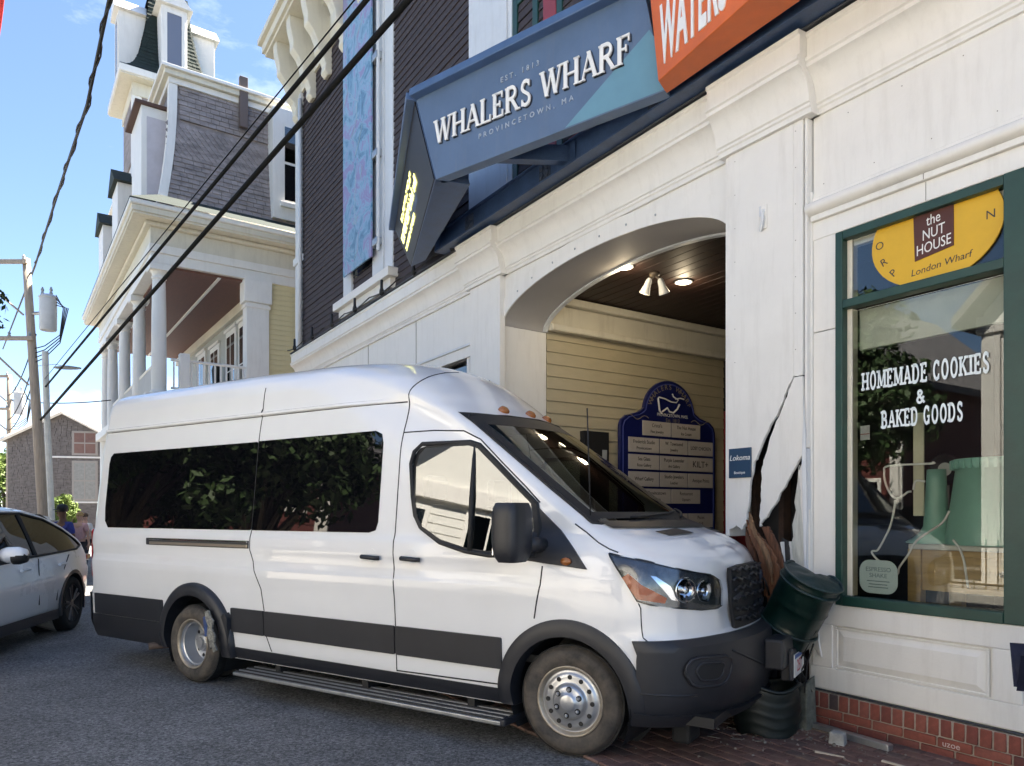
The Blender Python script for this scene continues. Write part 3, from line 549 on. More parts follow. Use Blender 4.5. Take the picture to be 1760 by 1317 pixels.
# recessed ceiling lamps and a twin spot (lit)
LMP = emit_mat('lit_lamp_face', (1.0, .80, .48), 7.0)
def downlight(px, label):
    D = 1246 * (4.31 - CAM_H) / (881.7 - px[1]); o = thing('ceiling_lamp', label, 'lamp', ((px[0] - 880) / 1246 * D, D, 4.31), FROT, 'recessed ceiling lamps in the passage')
    MB().lathe([(.105, .0), (.108, -.012), (.085, -.014), (.080, .001)], 26).obj('trim_ring', GREYTRIM, o, smooth=True)
    MB().lathe([(.001, -.006), (.082, -.006), (.082, -.002), (.001, -.002)], 26, caps=False).obj('lens', LMP, o)
    ld = bpy.data.lights.new('downlight', 'POINT'); ld.energy = 1.5; ld.color = (1, .82, .55); ld.shadow_soft_size = .06
    lo = bpy.data.objects.new('downlight_bulb', ld); COL.objects.link(lo); lo.parent = o; lo.location = (0, 0, -.10)
downlight((1073, 458), 'lit recessed ceiling lamp left of the twin spotlight'); downlight((1175, 484), 'lit recessed ceiling lamp right of the twin spotlight')
D = 1246 * (4.31 - CAM_H) / (881.7 - 470); sp = thing('spotlight', 'twin floodlight hanging from the dark passage ceiling', 'lamp', ((1125 - 880) / 1246 * D, D, 4.315), 0)
MB().lathe([(.06, 0), (.06, -.03), (.03, -.045), (.001, -.046)], 18).obj('base', mat('old_bronze', (.10, .08, .06), .5), sp, smooth=True)
for sx, a, lit in ((-.09, -18, True), (.10, 22, False)):
    M = TR(sx * .6, 0, -.06) @ RY(R(-a)) @ RX(R(18))
    hd = MB().lathe([(.020, 0), (.034, -.03), (.042, -.10), (.062, -.17), (.066, -.185), (.058, -.185)], 20, M, caps=False).obj('lamp_head', GREYTRIM, sp, smooth=True)
    MB().lathe([(.001, -.176), (.058, -.176)], 20, M, caps=False).obj('lamp_face', LMP if lit else GREYTRIM, hd)
    MB().tube([(0, 0, -.03), (sx * .6, 0, -.075)], .014, 8).obj('arm', mat('old_bronze', (.10, .08, .06), .5), sp)

# ================================================================ directory board in the passage
db = thing('directory_board', 'tall royal blue tenant directory board with rounded top on the passage wall', 'sign', fw(-4.25 + .05, 2.75, 0), FA)
NAVY = mat('royal_blue_board', (.009, .014, .10), .3, .15, 3, coat=.3); PANEL = mat('directory_panel', (.52, .47, .42), .5, .06, 6)
BP = [(-.94, .55), (.94, .55), (.94, 2.74), (.91, 2.82), (.82, 2.885), (.62, 2.93), (.53, 2.98)] + [(.50 * math.cos(R(a)), 2.96 + .46 * math.sin(R(a))) for a in range(6, 175, 8)] + [(-.53, 2.98), (-.62, 2.93), (-.82, 2.885), (-.91, 2.82), (-.94, 2.74)]
bo_ = recalc(MB().prism(BP, -.06, .0, 'y').obj('board', NAVY, db, bevel=.012))
MB().tube([(p[0] * .95, -.062, 2.0 + (p[1] - 2.0) * .965) for p in BP + [BP[0]]], .007, 6).obj('edge_line', mat('board_edge', (.06, .08, .30), .4), bo_)
INK = mat('sign_ink', (.04, .035, .035), .6); GOLD = mat('dull_gold', (.30, .25, .16), .5)
rows = [(2.72, [(-.54, .0, "Cristal's", 'Fine Jewelry'), (.02, .60, 'The Nut House', 'Ice Cream')]), (2.48, [(-.80, -.23, 'Frederick Studio', 'Provincetown'), (-.21, .34, 'W. Townsend', 'Jewelry'), (.36, .87, 'LOST CHICKEN', '')]), (2.245, [(-.80, -.23, 'Sea Glass', 'Rose Gallery'), (-.21, .34, 'Purple Lavender', 'Art Gallery'), (.342, .87, 'KILT+', None)]), (2.01, [(-.80, -.23, 'Wharf Gallery', ''), (-.21, .34, 'Studio Jewelers', 'Leather'), (.36, .87, 'Antique Prints', '')]), (1.775, [(-.54, .0, 'Provincetown', 'Artists'), (.02, .60, 'Restaurant', 'Upstairs')]), (1.43, [(-.80, -.23, 'Parlor', ''), (-.21, .34, 'Leather', ''), (.36, .87, 'Pisces', 'Grill')]), (1.19, [(-.80, -.23, '', ''), (-.21, .34, '', ''), (.36, .87, '', '')])]
for z, cells in rows:
    for a, b, t1, t2 in cells:
        p = box('name_panel', PANEL, db, a, b, -.075, -.060, z - .102, z + .102, .003); c = (a + b) / 2
        if t2 is None: text('panel_text', t1, .13, INK, p, WALLM(c, -.0755, z), ext=.0006)
        else:
            if t1: text('panel_text', t1, .072, INK, p, WALLM(c, -.0755, z + (.042 if t2 else 0)), ext=.0006, sx=.85)
            if t2: text('panel_text', t2, .060, INK, p, WALLM(c, -.0755, z - .045), ext=.0006, sx=.85)
wt = 'WHALERS WHARF'
for i, ch in enumerate(wt):
    a = R(158 - i * 136 / (len(wt) - 1)); 
    if ch != ' ': text('arched_letter', ch, .105, GOLD, bo_, WALLM(.405 * math.cos(a), -.0625, 2.96 + .365 * math.sin(a)) @ RZ(a - R(90)), ext=.0008)
wm = MB()     # whale emblem in white line
wm.tube([(-.24, -.064, 3.15), (-.22, -.064, 3.17), (-.10, -.064, 3.155), (.02, -.064, 3.12), (.12, -.064, 3.12), (.16, -.064, 3.16), (.06, -.064, 3.20), (.04, -.064, 3.24)], .010, 6); wm.tube([(.10, -.064, 3.17), (.20, -.064, 3.19), (.27, -.064, 3.18)], .010, 6)
wm.tube([(-.24, -.064, 3.15), (-.21, -.064, 2.98), (-.17, -.064, 2.94)], .014, 6); wm.tube([(-.16, -.064, 2.97), (-.06, -.064, 3.03), (-.02, -.064, 2.98), (.06, -.064, 2.97), (.14, -.064, 3.03), (.18, -.064, 3.10)], .013, 6)
wm.obj('whale_emblem', LETTER, bo_)
text('board_line', 'PROVINCETOWN, MASS.', .062, LETTER, bo_, WALLM(.05, -.0625, 2.925), ext=.0006, sx=.9); text('board_line', 'Est. 1813', .075, GOLD, bo_, WALLM(.05, -.0625, 2.855), ext=.0006)
for sg in (-1, 1): MB().tube([(sg * (.42 + .04 * k), -.063, 2.86 + .03 * math.sin(k * .9)) for k in range(11)], .005, 5).obj('scroll_line', GOLD, bo_)

# navy plaque on the smashed pilaster
pq = thing('plaque', 'small navy plaque with white script on the smashed white pilaster', 'sign', fw(-.578, -.084, 1.94), FROT)
box('plate', mat('plaque_navy', (.02, .055, .11), .4, .1, 5), pq, -.108, .108, -.014, 0, -.118, .118, .003)
text('plaque_text', 'Lokoma', .062, LETTER, pq, WALLM(0, -.0145, .04), ext=.0006, shear=.25); text('plaque_text', 'Boutique', .030, LETTER, pq, WALLM(0, -.0145, -.078), ext=.0006)

# ================================================================ navy steel sign beam and marquee
be = fthing('sign_beam', 'long navy steel beam bolted above the white cornice', 'beam', 0, 0, 0)
MB().box(-5.36, 5.0, -.30, -.20, 5.035, 5.27).obj('beam', BLUEST, be, bevel=.008); box('beam_flange', BLUEST, be, -5.36, 5.0, -.35, -.18, 5.022, 5.04, .004); box('beam_flange', BLUEST, be, -5.36, 5.0, -.34, -.18, 5.265, 5.282, .004); box('end_plate', BLUEST, be, -5.40, -5.362, -.36, -.16, 5.02, 5.30, .006)
PLT = mat('cast_plate', (.035, .05, .08), .5, .3, 8)
for s in (-4.55, -2.95, -1.3):
    p = box('bolt_plate', PLT, be, s - .10, s + .10, -.312, -.301, 5.07, 5.24, .01)
    for dx in (-.05, .05):
        for dz in (-.045, .045): MB().lathe([(.034, 0), (.034, .010), (.020, .016), (.001, .017)], 12, TR(s + dx, -.312, 5.155 + dz * .9) @ RX(R(90))).obj('bolt', PLT, p)
am = MB(); am.hexa([(-2.62, -.30, 5.08), (-2.50, -.30, 5.08), (-2.95, -1.02, 5.10), (-3.07, -1.02, 5.10), (-2.62, -.30, 5.24), (-2.50, -.30, 5.24), (-2.95, -1.02, 5.26), (-3.07, -1.02, 5.26)]); am.obj('support_arm', BLUEST, be)
box('arm_plate', BLUEST, be, -2.72, -2.42, -.315, -.301, 5.045, 5.262, .006)
for s in (.05, -.25, .35):   # small floodlights clamped on the beam
    fl = MB().tube([(s, -.40, 5.12), (s + .05, -.50, 5.13)], [.03, .05], 10).obj('flood_light', BLACK, be)

def sd_(s, d, z): return (s, -d, z)
mq = fthing('marquee_sign', 'blue V-shaped marquee sign lettered WHALERS WHARF projecting over the arch', 'sign', 0, 0, 0)
A, B, Rb, Rt = (-3.80, 1.40, 6.0), (-3.51, 1.305, 5.03), (-1.05, .45, 5.03), (-1.24, .515, 6.0)
Cb, Ct = (-6.10, .36, 5.03), (-7.25, .10, 6.0)
def off(p, o): return (p[0] + o[0], p[1] + o[1], p[2])
i1 = (-.045, -.115); i2 = (.12, -.34)
q = [B, Rb, off(Rb, i1), off(B, i1), A, Rt, off(Rt, i1), off(A, i1)]
recalc(MB().hexa([sd_(*p) for p in q]).obj('sign_box', BLUEBOX, mq, bevel=.006))
q = [Cb, B, off(B, (.10, -.36)), off(Cb, (.35, -.05)), Ct, A, off(A, i2), off(Ct, (.3, -.05))]
q = [tuple(np.array(p) + np.array((-.006, .0, 0))) for p in q]
recalc(MB().hexa([sd_(*p) for p in q]).obj('display_box', BLUEST, mq, bevel=.004))
# black display panel with amber message
def lerp(a, b, t): return tuple(x + (y - x) * t for x, y in zip(a, b))
def disp(u, v, o):    # u along the far face from vertex, v up
    p = lerp(lerp(B, A, v), lerp(Cb, Ct, v), u); n = (-.40, .916); return (p[0] + n[0] * o - .006, -(p[1] + n[1] * o), p[2])
mb = MB(); mb.add([disp(.01, .02, .012), disp(.99, .02, .012), disp(.99, .98, .012), disp(.01, .98, .012), disp(.01, .02, -.02), disp(.99, .02, -.02), disp(.99, .98, -.02), disp(.01, .98, -.02)], [(0, 1, 2, 3), (0, 4, 5, 1), (1, 5, 6, 2), (2, 6, 7, 3), (3, 7, 4, 0)])
dpn = recalc(mb.obj('display_panel', mat('display_black', (.012, .010, .009), .35), mq))
YL = emit_mat('amber_led', (.85, .80, .22), .8); rng = random.Random(5); mb = MB()
for (v0, v1, u0, u1) in ((.66, .76, .36, .80), (.44, .60, .30, .92), (.26, .34, .52, .92)):
    u = u0
    while u < u1:
        wl = rng.uniform(.010, .026)
        for j in range(3):
            va = v0 + (v1 - v0) * (j / 3 + rng.uniform(0, .08)); vb = v0 + (v1 - v0) * ((j + 1) / 3 - rng.uniform(-.04, .05))
            if rng.random() < .85: mb.add([disp(u, va, .015), disp(u + wl, va, .015), disp(u + wl, vb, .015), disp(u, vb, .015)], [(0, 1, 2, 3)])
        u += wl + rng.uniform(.003, .008)
mb.obj('led_message', YL, dpn)['kind'] = 'stuff'
# hood lip on top
for (p, r_, o, nm) in ((A, Rt, i1, 'top_lip'), (A, Ct, i2, 'top_lip')):
    n = (-.363 * -1 if False else 0, 0)
    nn = ((.365, .931) if p is A and r_ is Rt else (-.40, .916))
    q = [(p[0] + nn[0] * .10, p[1] + nn[1] * .10, 5.965), (r_[0] + nn[0] * .10, r_[1] + nn[1] * .10, 5.965), off((r_[0], r_[1], 5.965), o), off((p[0], p[1], 5.965), o)]
    q = q + [(a, b, 6.045) for a, b, c in q]
    if r_ is Ct: q = [(a - .004, b, c + .003) for a, b, c in q]
    recalc(MB().hexa([sd_(*k) for k in q]).obj(nm, mat('sign_cap_blue', (.07, .13, .26), .35, .15, 4), mq, bevel=.01))
# face frame for lettering: origin on B..Rb, x towards Rb, y up the face
fx_ = Vector(sd_(*Rb)) - Vector(sd_(*B)); fl_ = fx_.length; fx_.normalize(); fz_ = Vector((0, 0, 1)); fn_ = fx_.cross(fz_)
if fn_.dot(Vector(sd_(0, 1, 0))) < 0: fn_ = -fn_
def FM(x, y, o=.004): p = Vector(sd_(*B)) + fx_ * x + fz_ * y + fn_ * o; return basis(p, fx_, fz_, fn_)
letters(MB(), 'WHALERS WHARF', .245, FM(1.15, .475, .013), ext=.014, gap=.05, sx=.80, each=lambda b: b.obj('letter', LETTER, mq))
letters(MB(), 'WHALERS WHARF', .245, FM(1.156, .469, .003), ext=.010, gap=.05, sx=.80, TW=.21, tw=.10, mw=.15, each=lambda b: b.obj('letter_shadow', LETTERSH, mq))  # dark offset copy behind the letters, painted as their shadow
SILV = mat('sign_silver', (.42, .47, .55), .4)
text('sign_small_text', 'EST. 1813', .072, SILV, mq, FM(1.10, .715, .003), ext=.004, space=1.6)['kind'] = 'stuff'; text('sign_small_text', 'PROVINCETOWN, MA', .072, SILV, mq, FM(1.15, .255, .003), ext=.004, space=1.75)['kind'] = 'stuff'
aq = MB(); aq.add([tuple(FM(x, y, .0035) @ Vector((0, 0, 0))) for x, y in ((1.62, .012), (fl_ - .004, .012), (fl_ - .095, .48), (fl_ - .14, .56))] , [(0, 1, 2, 3)]); aq.obj('aqua_corner', AQUA, mq)
# orange box
og = fthing('cinema_sign', 'orange box sign with white lettering WATERS above the shop', 'sign', 0, 0, 0)
P0, P1 = (-.97, .605), (1.35, .94); q = [(P0[0], P0[1], 5.02), (P1[0], P1[1], 5.02), (P1[0] + .03, .48, 5.02), (P0[0] - .09, .42, 5.02)]; q = q + [(a - (.14 if i in (0, 3) else 0), b, 6.12) for i, (a, b, c) in enumerate(q)]
recalc(MB().hexa([sd_(*p) for p in q]).obj('sign_box', ORANGE, og, bevel=.006))
ox = Vector(sd_(*P1, 0)) - Vector(sd_(*P0, 0)); ol = ox.length; ox.normalize(); on = ox.cross(fz_); on = on if on.dot(Vector(sd_(0, 1, 0))) > 0 else -on
def OM(x, y, o=.003): p = Vector(sd_(*P0, 5.02)) + ox * x + fz_ * y + on * o; return basis(p, ox, fz_, on)
text('sign_lettering', 'WATERS', .66, LETTER, og, OM(.04, .31, .002), align='LEFT', ext=.008, sx=.285, bold=.020, space=1.08)
tri = MB(); tri.add([tuple(OM(x, y, .0025) @ Vector((0, 0, 0))) for x, y in ((-.052, .40), (.36, .80), (-.105, .80))], [(0, 1, 2)]); tri.obj('light_corner', ORANGE2, og)

# ================================================================ blue map banner
def banner_mat():
    m = bpy.data.materials.new('map_banner_print'); m.use_nodes = True; t = m.node_tree; b = t.nodes['Principled BSDF']; L = t.links.new
    co = t.nodes.new('ShaderNodeTexCoord'); n = t.nodes.new('ShaderNodeTexNoise'); n.inputs['Scale'].default_value = 2.4; n.inputs['Detail'].default_value = 9; n.inputs['Roughness'].default_value = .7; n.inputs['Distortion'].default_value = 1.2
    L(co.outputs['Object'], n.inputs['Vector']); r = t.nodes.new('ShaderNodeValToRGB'); e = r.color_ramp.elements
    e[0].position = .30; e[0].color = (.03, .09, .17, 1); e[1].position = .75; e[1].color = (.28, .38, .50, 1)
    for p, c in ((.42, (.10, .24, .38, 1)), (.50, (.24, .40, .54, 1)), (.57, (.26, .20, .40, 1))): x = e.new(p); x.color = c
    L(n.outputs[0], r.inputs[0]); L(r.outputs[0], b.inputs['Base Color']); b.inputs['Roughness'].default_value = .35; return m
bn = fthing('map_banner', 'tall narrow blue and purple printed banner hung on the dark shingle wall', 'banner', -8.7, -.15, 5.79)
box('banner_panel', banner_mat(), bn, -.66, .66, -.03, .0, 0, 5.3, .004)
rng = random.Random(9); LNE = mat('banner_line', (.36, .46, .55), .5)
for k in range(7):
    x = rng.uniform(-.5, .5); z = .05 + k * .7; p = [(x, -.032, z)]
    for j in range(6): x = max(-.62, min(.62, x + rng.uniform(-.25, .25))); z += rng.uniform(.10, .30); p.append((x, -.032, min(z, 5.25)))
    MB().tube(p, .006, 4).obj('map_line', LNE, bn)
for z in (.15, 1.6, 3.2, 4.6): box('banner_clip', GALV, bn, .60, .86, -.02, .12, z, z + .12, .01)
bm_ = MB().tube([(.84, .02, .05), (.84, .02, 5.2)], .03, 8).obj('banner_rod', GREYTRIM, bn)

# string of festoon bulbs along the cornice
fs_ = fthing('string_lights', 'black string of festoon bulbs along the top of the white cornice at the left', 'lights', 0, 0, 0); q = []
for i in range(60): s_ = -12.7 + i * .13; q.append((s_, -.22, 5.09 - .05 * abs(math.sin(i * .35))))
MB().tube(q, .011, 5).obj('cord', BLACK, fs_)
for i in range(4, 60, 9): MB().lathe([(.001, .16), (.022, .15), (.024, .02), (.034, -.01), (.040, -.05), (.028, -.09), (.001, -.10)], 10, TR(q[i][0], q[i][1], q[i][2] + .05)).obj('bulb', BLACK, fs_, smooth=True)
# ================================================================ the house with the columns
GA = R(35.0); G0 = (-6.1516, 18.1687); GROT = math.atan2(-math.cos(GA), math.sin(GA))
gh = thing('columned_house', 'old cream and yellow house with white columns, grey shingle mansard and small tower', 'house', (G0[0], G0[1], 0), GROT)
def gx(name, m, s0, s1, t0, t1, z0, z1, par=None, bevel=.01): return box(name, m, par or gh, s0, s1, t0, t1, z0, z1, bevel)
PORCHC = mat('porch_ceiling', (.14, .06, .042), .6, .3, 5, .15, 20, stretch=(1, 8, 1))
# walls
wl = gx('wall', YSIDE, -11.0, -.06, .0, 9, 0, 7.5, bevel=0)
bo = MB().add([(-.04, .06, 0), (-.04, 4.0, 0), (-.062, .06, .0), (-.062, 4.0, .0), (-.058, .06, .128), (-.058, 4.0, .128)], [(0, 1, 5, 4), (2, 3, 1, 0), (0, 4, 2)]).obj('clapboard', YSIDE, wl); bo.location = (0, 0, 3.0)
for i in range(1, 34): share(bo, wl, (0, 0, 3.0 + i * .127))
gx('porch_wall', mat('porch_wall_grey', (.42, .43, .40), .6, .06, 3), -11, -.10, -.03, .0, 4.0, 7.4, bevel=0)
gx('corner_pilaster', WHITE, -.30, .05, -.50, .05, 0, 6.75); gx('pilaster_cap', WHITE, -.34, .10, -.56, .11, 6.75, 7.30); gx('pilaster_neck', WHITE, -.32, .075, -.53, .08, 6.62, 6.70)
# entablature
def ent(name, m, o, z0, z1, bevel=.01):
    gx(name, m, -11.0 - o, .0 + o, -2.62 - o, 5.0, z0, z1, bevel=bevel)
ent('architrave', WHITE, .0, 7.32, 7.55); ent('architrave', WHITE, .04, 7.55, 7.74); ent('frieze', CREAM, .02, 7.74, 8.12); ent('bed_moulding', CREAM, .14, 8.12, 8.22, .03); ent('soffit', CREAM, .42, 8.22, 8.27); ent('fascia', CREAM, .45, 8.27, 8.40); ent('gutter', WHITE, .50, 8.40, 8.52, .03)
# open the porch: the entablature band must be hollow, so the ceiling hangs below it
gx('porch_ceiling', PORCHC, -10.8, -.12, -2.35, -.06, 7.26, 7.315, bevel=0)
for t in (-1.1,): gx('ceiling_batten', WHITE, -10.8, -.1, t - .04, t + .04, 7.23, 7.258)
gx('porch_moulding', CREAM, -10.9, -.1, -.16, -.032, 7.0, 7.255)
gx('porch_deck', WHITE, -10.9, .10, -2.75, .0, 4.05, 4.30); gx('porch_front_low', WHITE, -10.9, .0, -2.4, -.05, 0, 4.05, bevel=0)
for s in (-.22, -3.25, -6.15, -9.05, -10.85):
    cl = MB().lathe([(.20, 4.30), (.20, 4.36), (.165, 4.40), (.165, 5.2), (.155, 6.3), (.14, 6.98), (.165, 7.0), (.165, 7.03), (.14, 7.05), (.15, 7.12), (.20, 7.17)], 26, TR(s, -2.42, 0)).obj('column', WHITE, gh, auto=40)
    box('capital', WHITE, cl, s - .23, s + .23, -2.65, -2.19, 7.17, 7.318, .01)
    MB().lathe([(.20, 0), (.20, 4.05)], 20, TR(s, -2.42, 0)).obj('lower_post', WHITE, gh)
def rail(s0, t0, s1, t1, n):
    rl = MB(); rl.tube([(s0, t0, 5.12), (s1, t1, 5.12)], .035, 6); r0 = rl.obj('railing', WHITE, gh)
    MB().tube([(s0, t0, 4.46), (s1, t1, 4.46)], .03, 6).obj('lower_rail', WHITE, r0)
    for i in range(n):
        k = (i + .5) / n; s, t = s0 + (s1 - s0) * k, t0 + (t1 - t0) * k; box('baluster', WHITE, r0, s - .018, s + .018, t - .018, t + .018, 4.46, 5.12, 0)
rail(-.02, -2.2, -.02, -.5, 13); rail(-.3, -2.42, -3.1, -2.42, 20); rail(-3.4, -2.42, -6.0, -2.42, 18); rail(-6.3, -2.42, -8.9, -2.42, 18)
box('newel', WHITE, gh, -.14, .09, -2.02, -1.80, 4.30, 5.28, .015)
def gwin(name, s0, s1, t, z0, z1, face, par=gh):      # a sash window in a street-facing wall (face -t)
    w_ = box(name, WHITE, par, s0 - .12, s1 + .12, t - .06, t + .02, z0 - .10, z1 + .16, .01)
    box('pane', GLASSD, w_, s0, s1, t - .066, t - .061, z0, (z0 + z1) / 2 - .02); box('pane', GLASSD, w_, s0, s1, t - .066, t - .061, (z0 + z1) / 2 + .02, z1)
    box('muntin', WHITE, w_, (s0 + s1) / 2 - .02, (s0 + s1) / 2 + .02, t - .072, t - .060, z0, z1); box('head_cap', WHITE, w_, s0 - .18, s1 + .18, t - .11, t + .02, z1 + .16, z1 + .24, .01)
gwin('window', -2.2, -1.35, -.03, 4.6, 6.6, 0); gwin('window', -3.6, -2.75, -.03, 4.6, 6.6, 0); gwin('window', -7.4, -6.5, -.03, 4.6, 6.6, 0); gwin('porch_door', -5.6, -4.7, -.03, 4.35, 6.5, 0)
# lantern on the porch wall
la = MB().lathe([(.03, 5.95), (.10, 5.86), (.14, 5.72), (.13, 5.68), (.11, 5.35), (.05, 5.28), (.001, 5.25)], 8, TR(-4.15, -.25, 0)).obj('porch_lantern', BLACK, gh); box('lantern_arm', BLACK, la, -4.17, -4.13, -.25, -.03, 5.9, 5.94)
# small roof skirt above the cornice
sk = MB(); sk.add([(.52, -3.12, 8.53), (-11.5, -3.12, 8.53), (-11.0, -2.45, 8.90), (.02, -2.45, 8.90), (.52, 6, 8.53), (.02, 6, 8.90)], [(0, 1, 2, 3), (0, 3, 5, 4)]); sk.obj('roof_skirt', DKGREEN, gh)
# mansard: core and real shingles
def mz(z): k = (z - 8.88) / (11.78 - 8.88); return .0 - .30 * k - .10 * math.sin(math.pi * k) * .8
core = MB(); zs = [8.88 + 2.9 * k / 12 for k in range(13)]
core.grid([[(mz(z) - .03, -2.40 - mz(z) * .9, z), (mz(z) - .03, 6, z)] for z in zs]); core.grid([[(mz(z) - .03, -2.40 - mz(z) * .9, z), (-11.0, -2.40 - mz(z) * .9, z)] for z in zs]); mo = core.obj('mansard', GREYSH, gh)
sh = MB(); rng = random.Random(21)
nrow = 24
for r in range(nrow):
    z0 = 8.90 + r * .119; z1 = z0 + .135
    if 10 <= r <= 16: continue
    t = -2.30 - mz(z0) * .9 + rng.uniform(0, .1)
    while t < 1.6:
        wd = rng.uniform(.14, .27); e = rng.uniform(.012, .022)
        sh.add([(mz(z0) + e, t, z0), (mz(z0) + e, t + wd - .008, z0), (mz(z1) - .006, t + wd - .008, z1), (mz(z1) - .006, t, z1), (mz(z0) - .03, t, z0), (mz(z0) - .03, t + wd - .008, z0)], [(0, 1, 2, 3), (4, 5, 1, 0), (0, 3, 4), (1, 5, 2)])
        t += wd
for r in range(9):          # diamond band
    zc = 10.05 + r * .088
    for c in range(34):
        tc_ = -2.20 + c * .145 + (r % 2) * .0725; z0, z1, h_ = zc - .092, zc + .092, .082; e = .020
        if zc + .1 > 10.87 and False: continue
        sh.add([(mz(z0) + e, tc_, z0), (mz(zc) + e * .7, tc_ + h_ * .9, zc), (mz(z1) - .004, tc_, z1), (mz(zc) + e * .7, tc_ - h_ * .9, zc), (mz(z0) - .02, tc_, z0), (mz(zc) - .02, tc_ + h_ * .9, zc), (mz(zc) - .02, tc_ - h_ * .9, zc)], [(0, 1, 2, 3), (0, 4, 5, 1), (0, 3, 6, 4)])
so2 = sh.obj('shingles', GREYSH, gh); so2['kind'] = 'stuff'
corner = MB(); corner.grid([[(mz(z) + .03, -2.46 - mz(z) * .9, z), (mz(z) + .03, -2.28 - mz(z) * .9, z)] for z in zs]); corner.grid([[(mz(z) + .03, -2.46 - mz(z) * .9, z), (mz(z) - .2, -2.46 - mz(z) * .9, z)] for z in zs]); corner.obj('corner_board', WHITE, gh)
def upper(name, m, o, z0, z1): gx(name, m, -11.0, -.30 + o, -2.15 - o, 6, z0, z1)
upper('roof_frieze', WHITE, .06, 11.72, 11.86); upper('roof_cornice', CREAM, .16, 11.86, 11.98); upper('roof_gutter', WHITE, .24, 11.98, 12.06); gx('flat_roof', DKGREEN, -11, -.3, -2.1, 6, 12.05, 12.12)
gx('vent_pipe', mat('brown_box', (.13, .10, .09), .7), -.22, -.10, -.62, -.42, 11.1, 12.35)
# side dormer near the right
dm = gx('dormer', WHITE, -.55, .12, .12, 1.40, 8.95, 11.75); gx('dormer_pane', GLASSD, .121, .127, .42, 1.1, 9.45, 10.35, dm, 0); gx('dormer_pane', GLASSD, .121, .127, .42, 1.1, 10.42, 11.3, dm, 0); gx('dormer_sill', WHITE, .12, .20, .30, 1.2, 9.25, 9.38, dm)
# street-side bay and dormers
by = gx('street_dormer', WHITE, -2.3, -.75, -2.72, -2.0, 8.9, 11.25); gx('dormer_side', mat('faded_lilac', (.55, .52, .56), .6, .1, 4), -.76, -.735, -2.6, -2.05, 9.0, 11.0, by, 0); gx('dormer_roof', mat('brown_roof', (.09, .05, .04), .8), -2.4, -.68, -2.86, -2.0, 11.25, 11.33, by)
for s in (-4.6, -8.2):
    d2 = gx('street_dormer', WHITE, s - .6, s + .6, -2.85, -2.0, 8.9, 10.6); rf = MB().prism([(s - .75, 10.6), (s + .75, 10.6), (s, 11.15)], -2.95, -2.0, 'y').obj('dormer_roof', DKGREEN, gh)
# tower
tw = gx('tower', WHITE, -6.35, -4.35, -2.40, -.40, 9, 13.62, bevel=0)
gx('tower_corner', WHITE, -4.50, -4.30, -2.46, -2.22, 9, 13.5, tw); gx('tower_siding', GREYSH, -6.2, -4.5, -2.44, -2.40, 11.5, 13.3, tw, 0); gx('tower_siding', GREYSH, -4.35, -4.31, -2.2, -.4, 11.5, 13.3, tw, 0)
gx('tower_frieze', CREAM, -6.40, -4.28, -2.46, -.34, 13.25, 13.62, tw); gx('tower_soffit', CREAM, -6.72, -3.98, -2.78, -.04, 13.62, 13.67, tw); gx('tower_fascia', WHITE, -6.75, -3.95, -2.81, -.01, 13.67, 13.86, tw)
cx_, cy_ = -5.35, -1.41; prof = [(1.40, 13.86), (1.17, 14.0), (.98, 14.25), (.84, 14.6), (.73, 15.05), (.63, 15.6), (.55, 16.2), (.50, 16.8)]
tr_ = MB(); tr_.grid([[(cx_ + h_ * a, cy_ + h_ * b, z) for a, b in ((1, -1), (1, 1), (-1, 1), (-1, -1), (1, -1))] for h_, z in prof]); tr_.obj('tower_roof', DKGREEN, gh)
ts = MB(); rng = random.Random(4)
hf = pch([(z, h_) for h_, z in prof])
for r in range(24):
    z0 = 13.88 + r * .12; z1 = z0 + .13; h0, h1 = hf(z0) + .02, hf(z1) + .002; u = -1
    while u < 1:
        wd = rng.uniform(.10, .2) / h0; b = min(u + wd - .01, 1); e = rng.uniform(0, .012)
        for fn in (lambda q, h_: (cx_ + h_, cy_ + q * h_), lambda q, h_: (cx_ + q * h_, cy_ - h_)):
            ts.add([(*fn(u, h0 + e), z0), (*fn(b, h0 + e), z0), (*fn(b, h1), z1), (*fn(u, h1), z1)], [(0, 1, 2, 3)])
        u += wd
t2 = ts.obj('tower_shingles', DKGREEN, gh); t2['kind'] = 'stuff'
def tdorm(M, nm):
    d_ = MB(); d_.box(-.34, .34, -.30, .75, 13.98, 15.95, M); o = d_.obj('tower_dormer', WHITE, gh, bevel=.01)
    MB().prism([(-.48, 15.95), (.48, 15.95), (0, 16.45)], -.42, .75, 'y', M).obj('dormer_gable', WHITE, o)
    MB().box(-.19, .19, -.312, -.302, 14.18, 15.75, M).obj('pane', mat('dull_pane', (.16, .18, .24), .25), o)
    for a, b, c, d in ((-.27, -.19, 14.1, 15.85), (.19, .27, 14.1, 15.85), (-.19, .19, 14.08, 14.18), (-.19, .19, 15.75, 15.86)): MB().box(a, b, -.325, -.302, c, d, M).obj('dormer_frame', WHITE, o)
tdorm(TR(cx_ + 1.0, cy_, 0) @ RZ(R(90)), 0); tdorm(TR(cx_, cy_ - 1.0, 0), 1); tdorm(TR(cx_, cy_ + 1.0, 0) @ RZ(R(180)), 2)

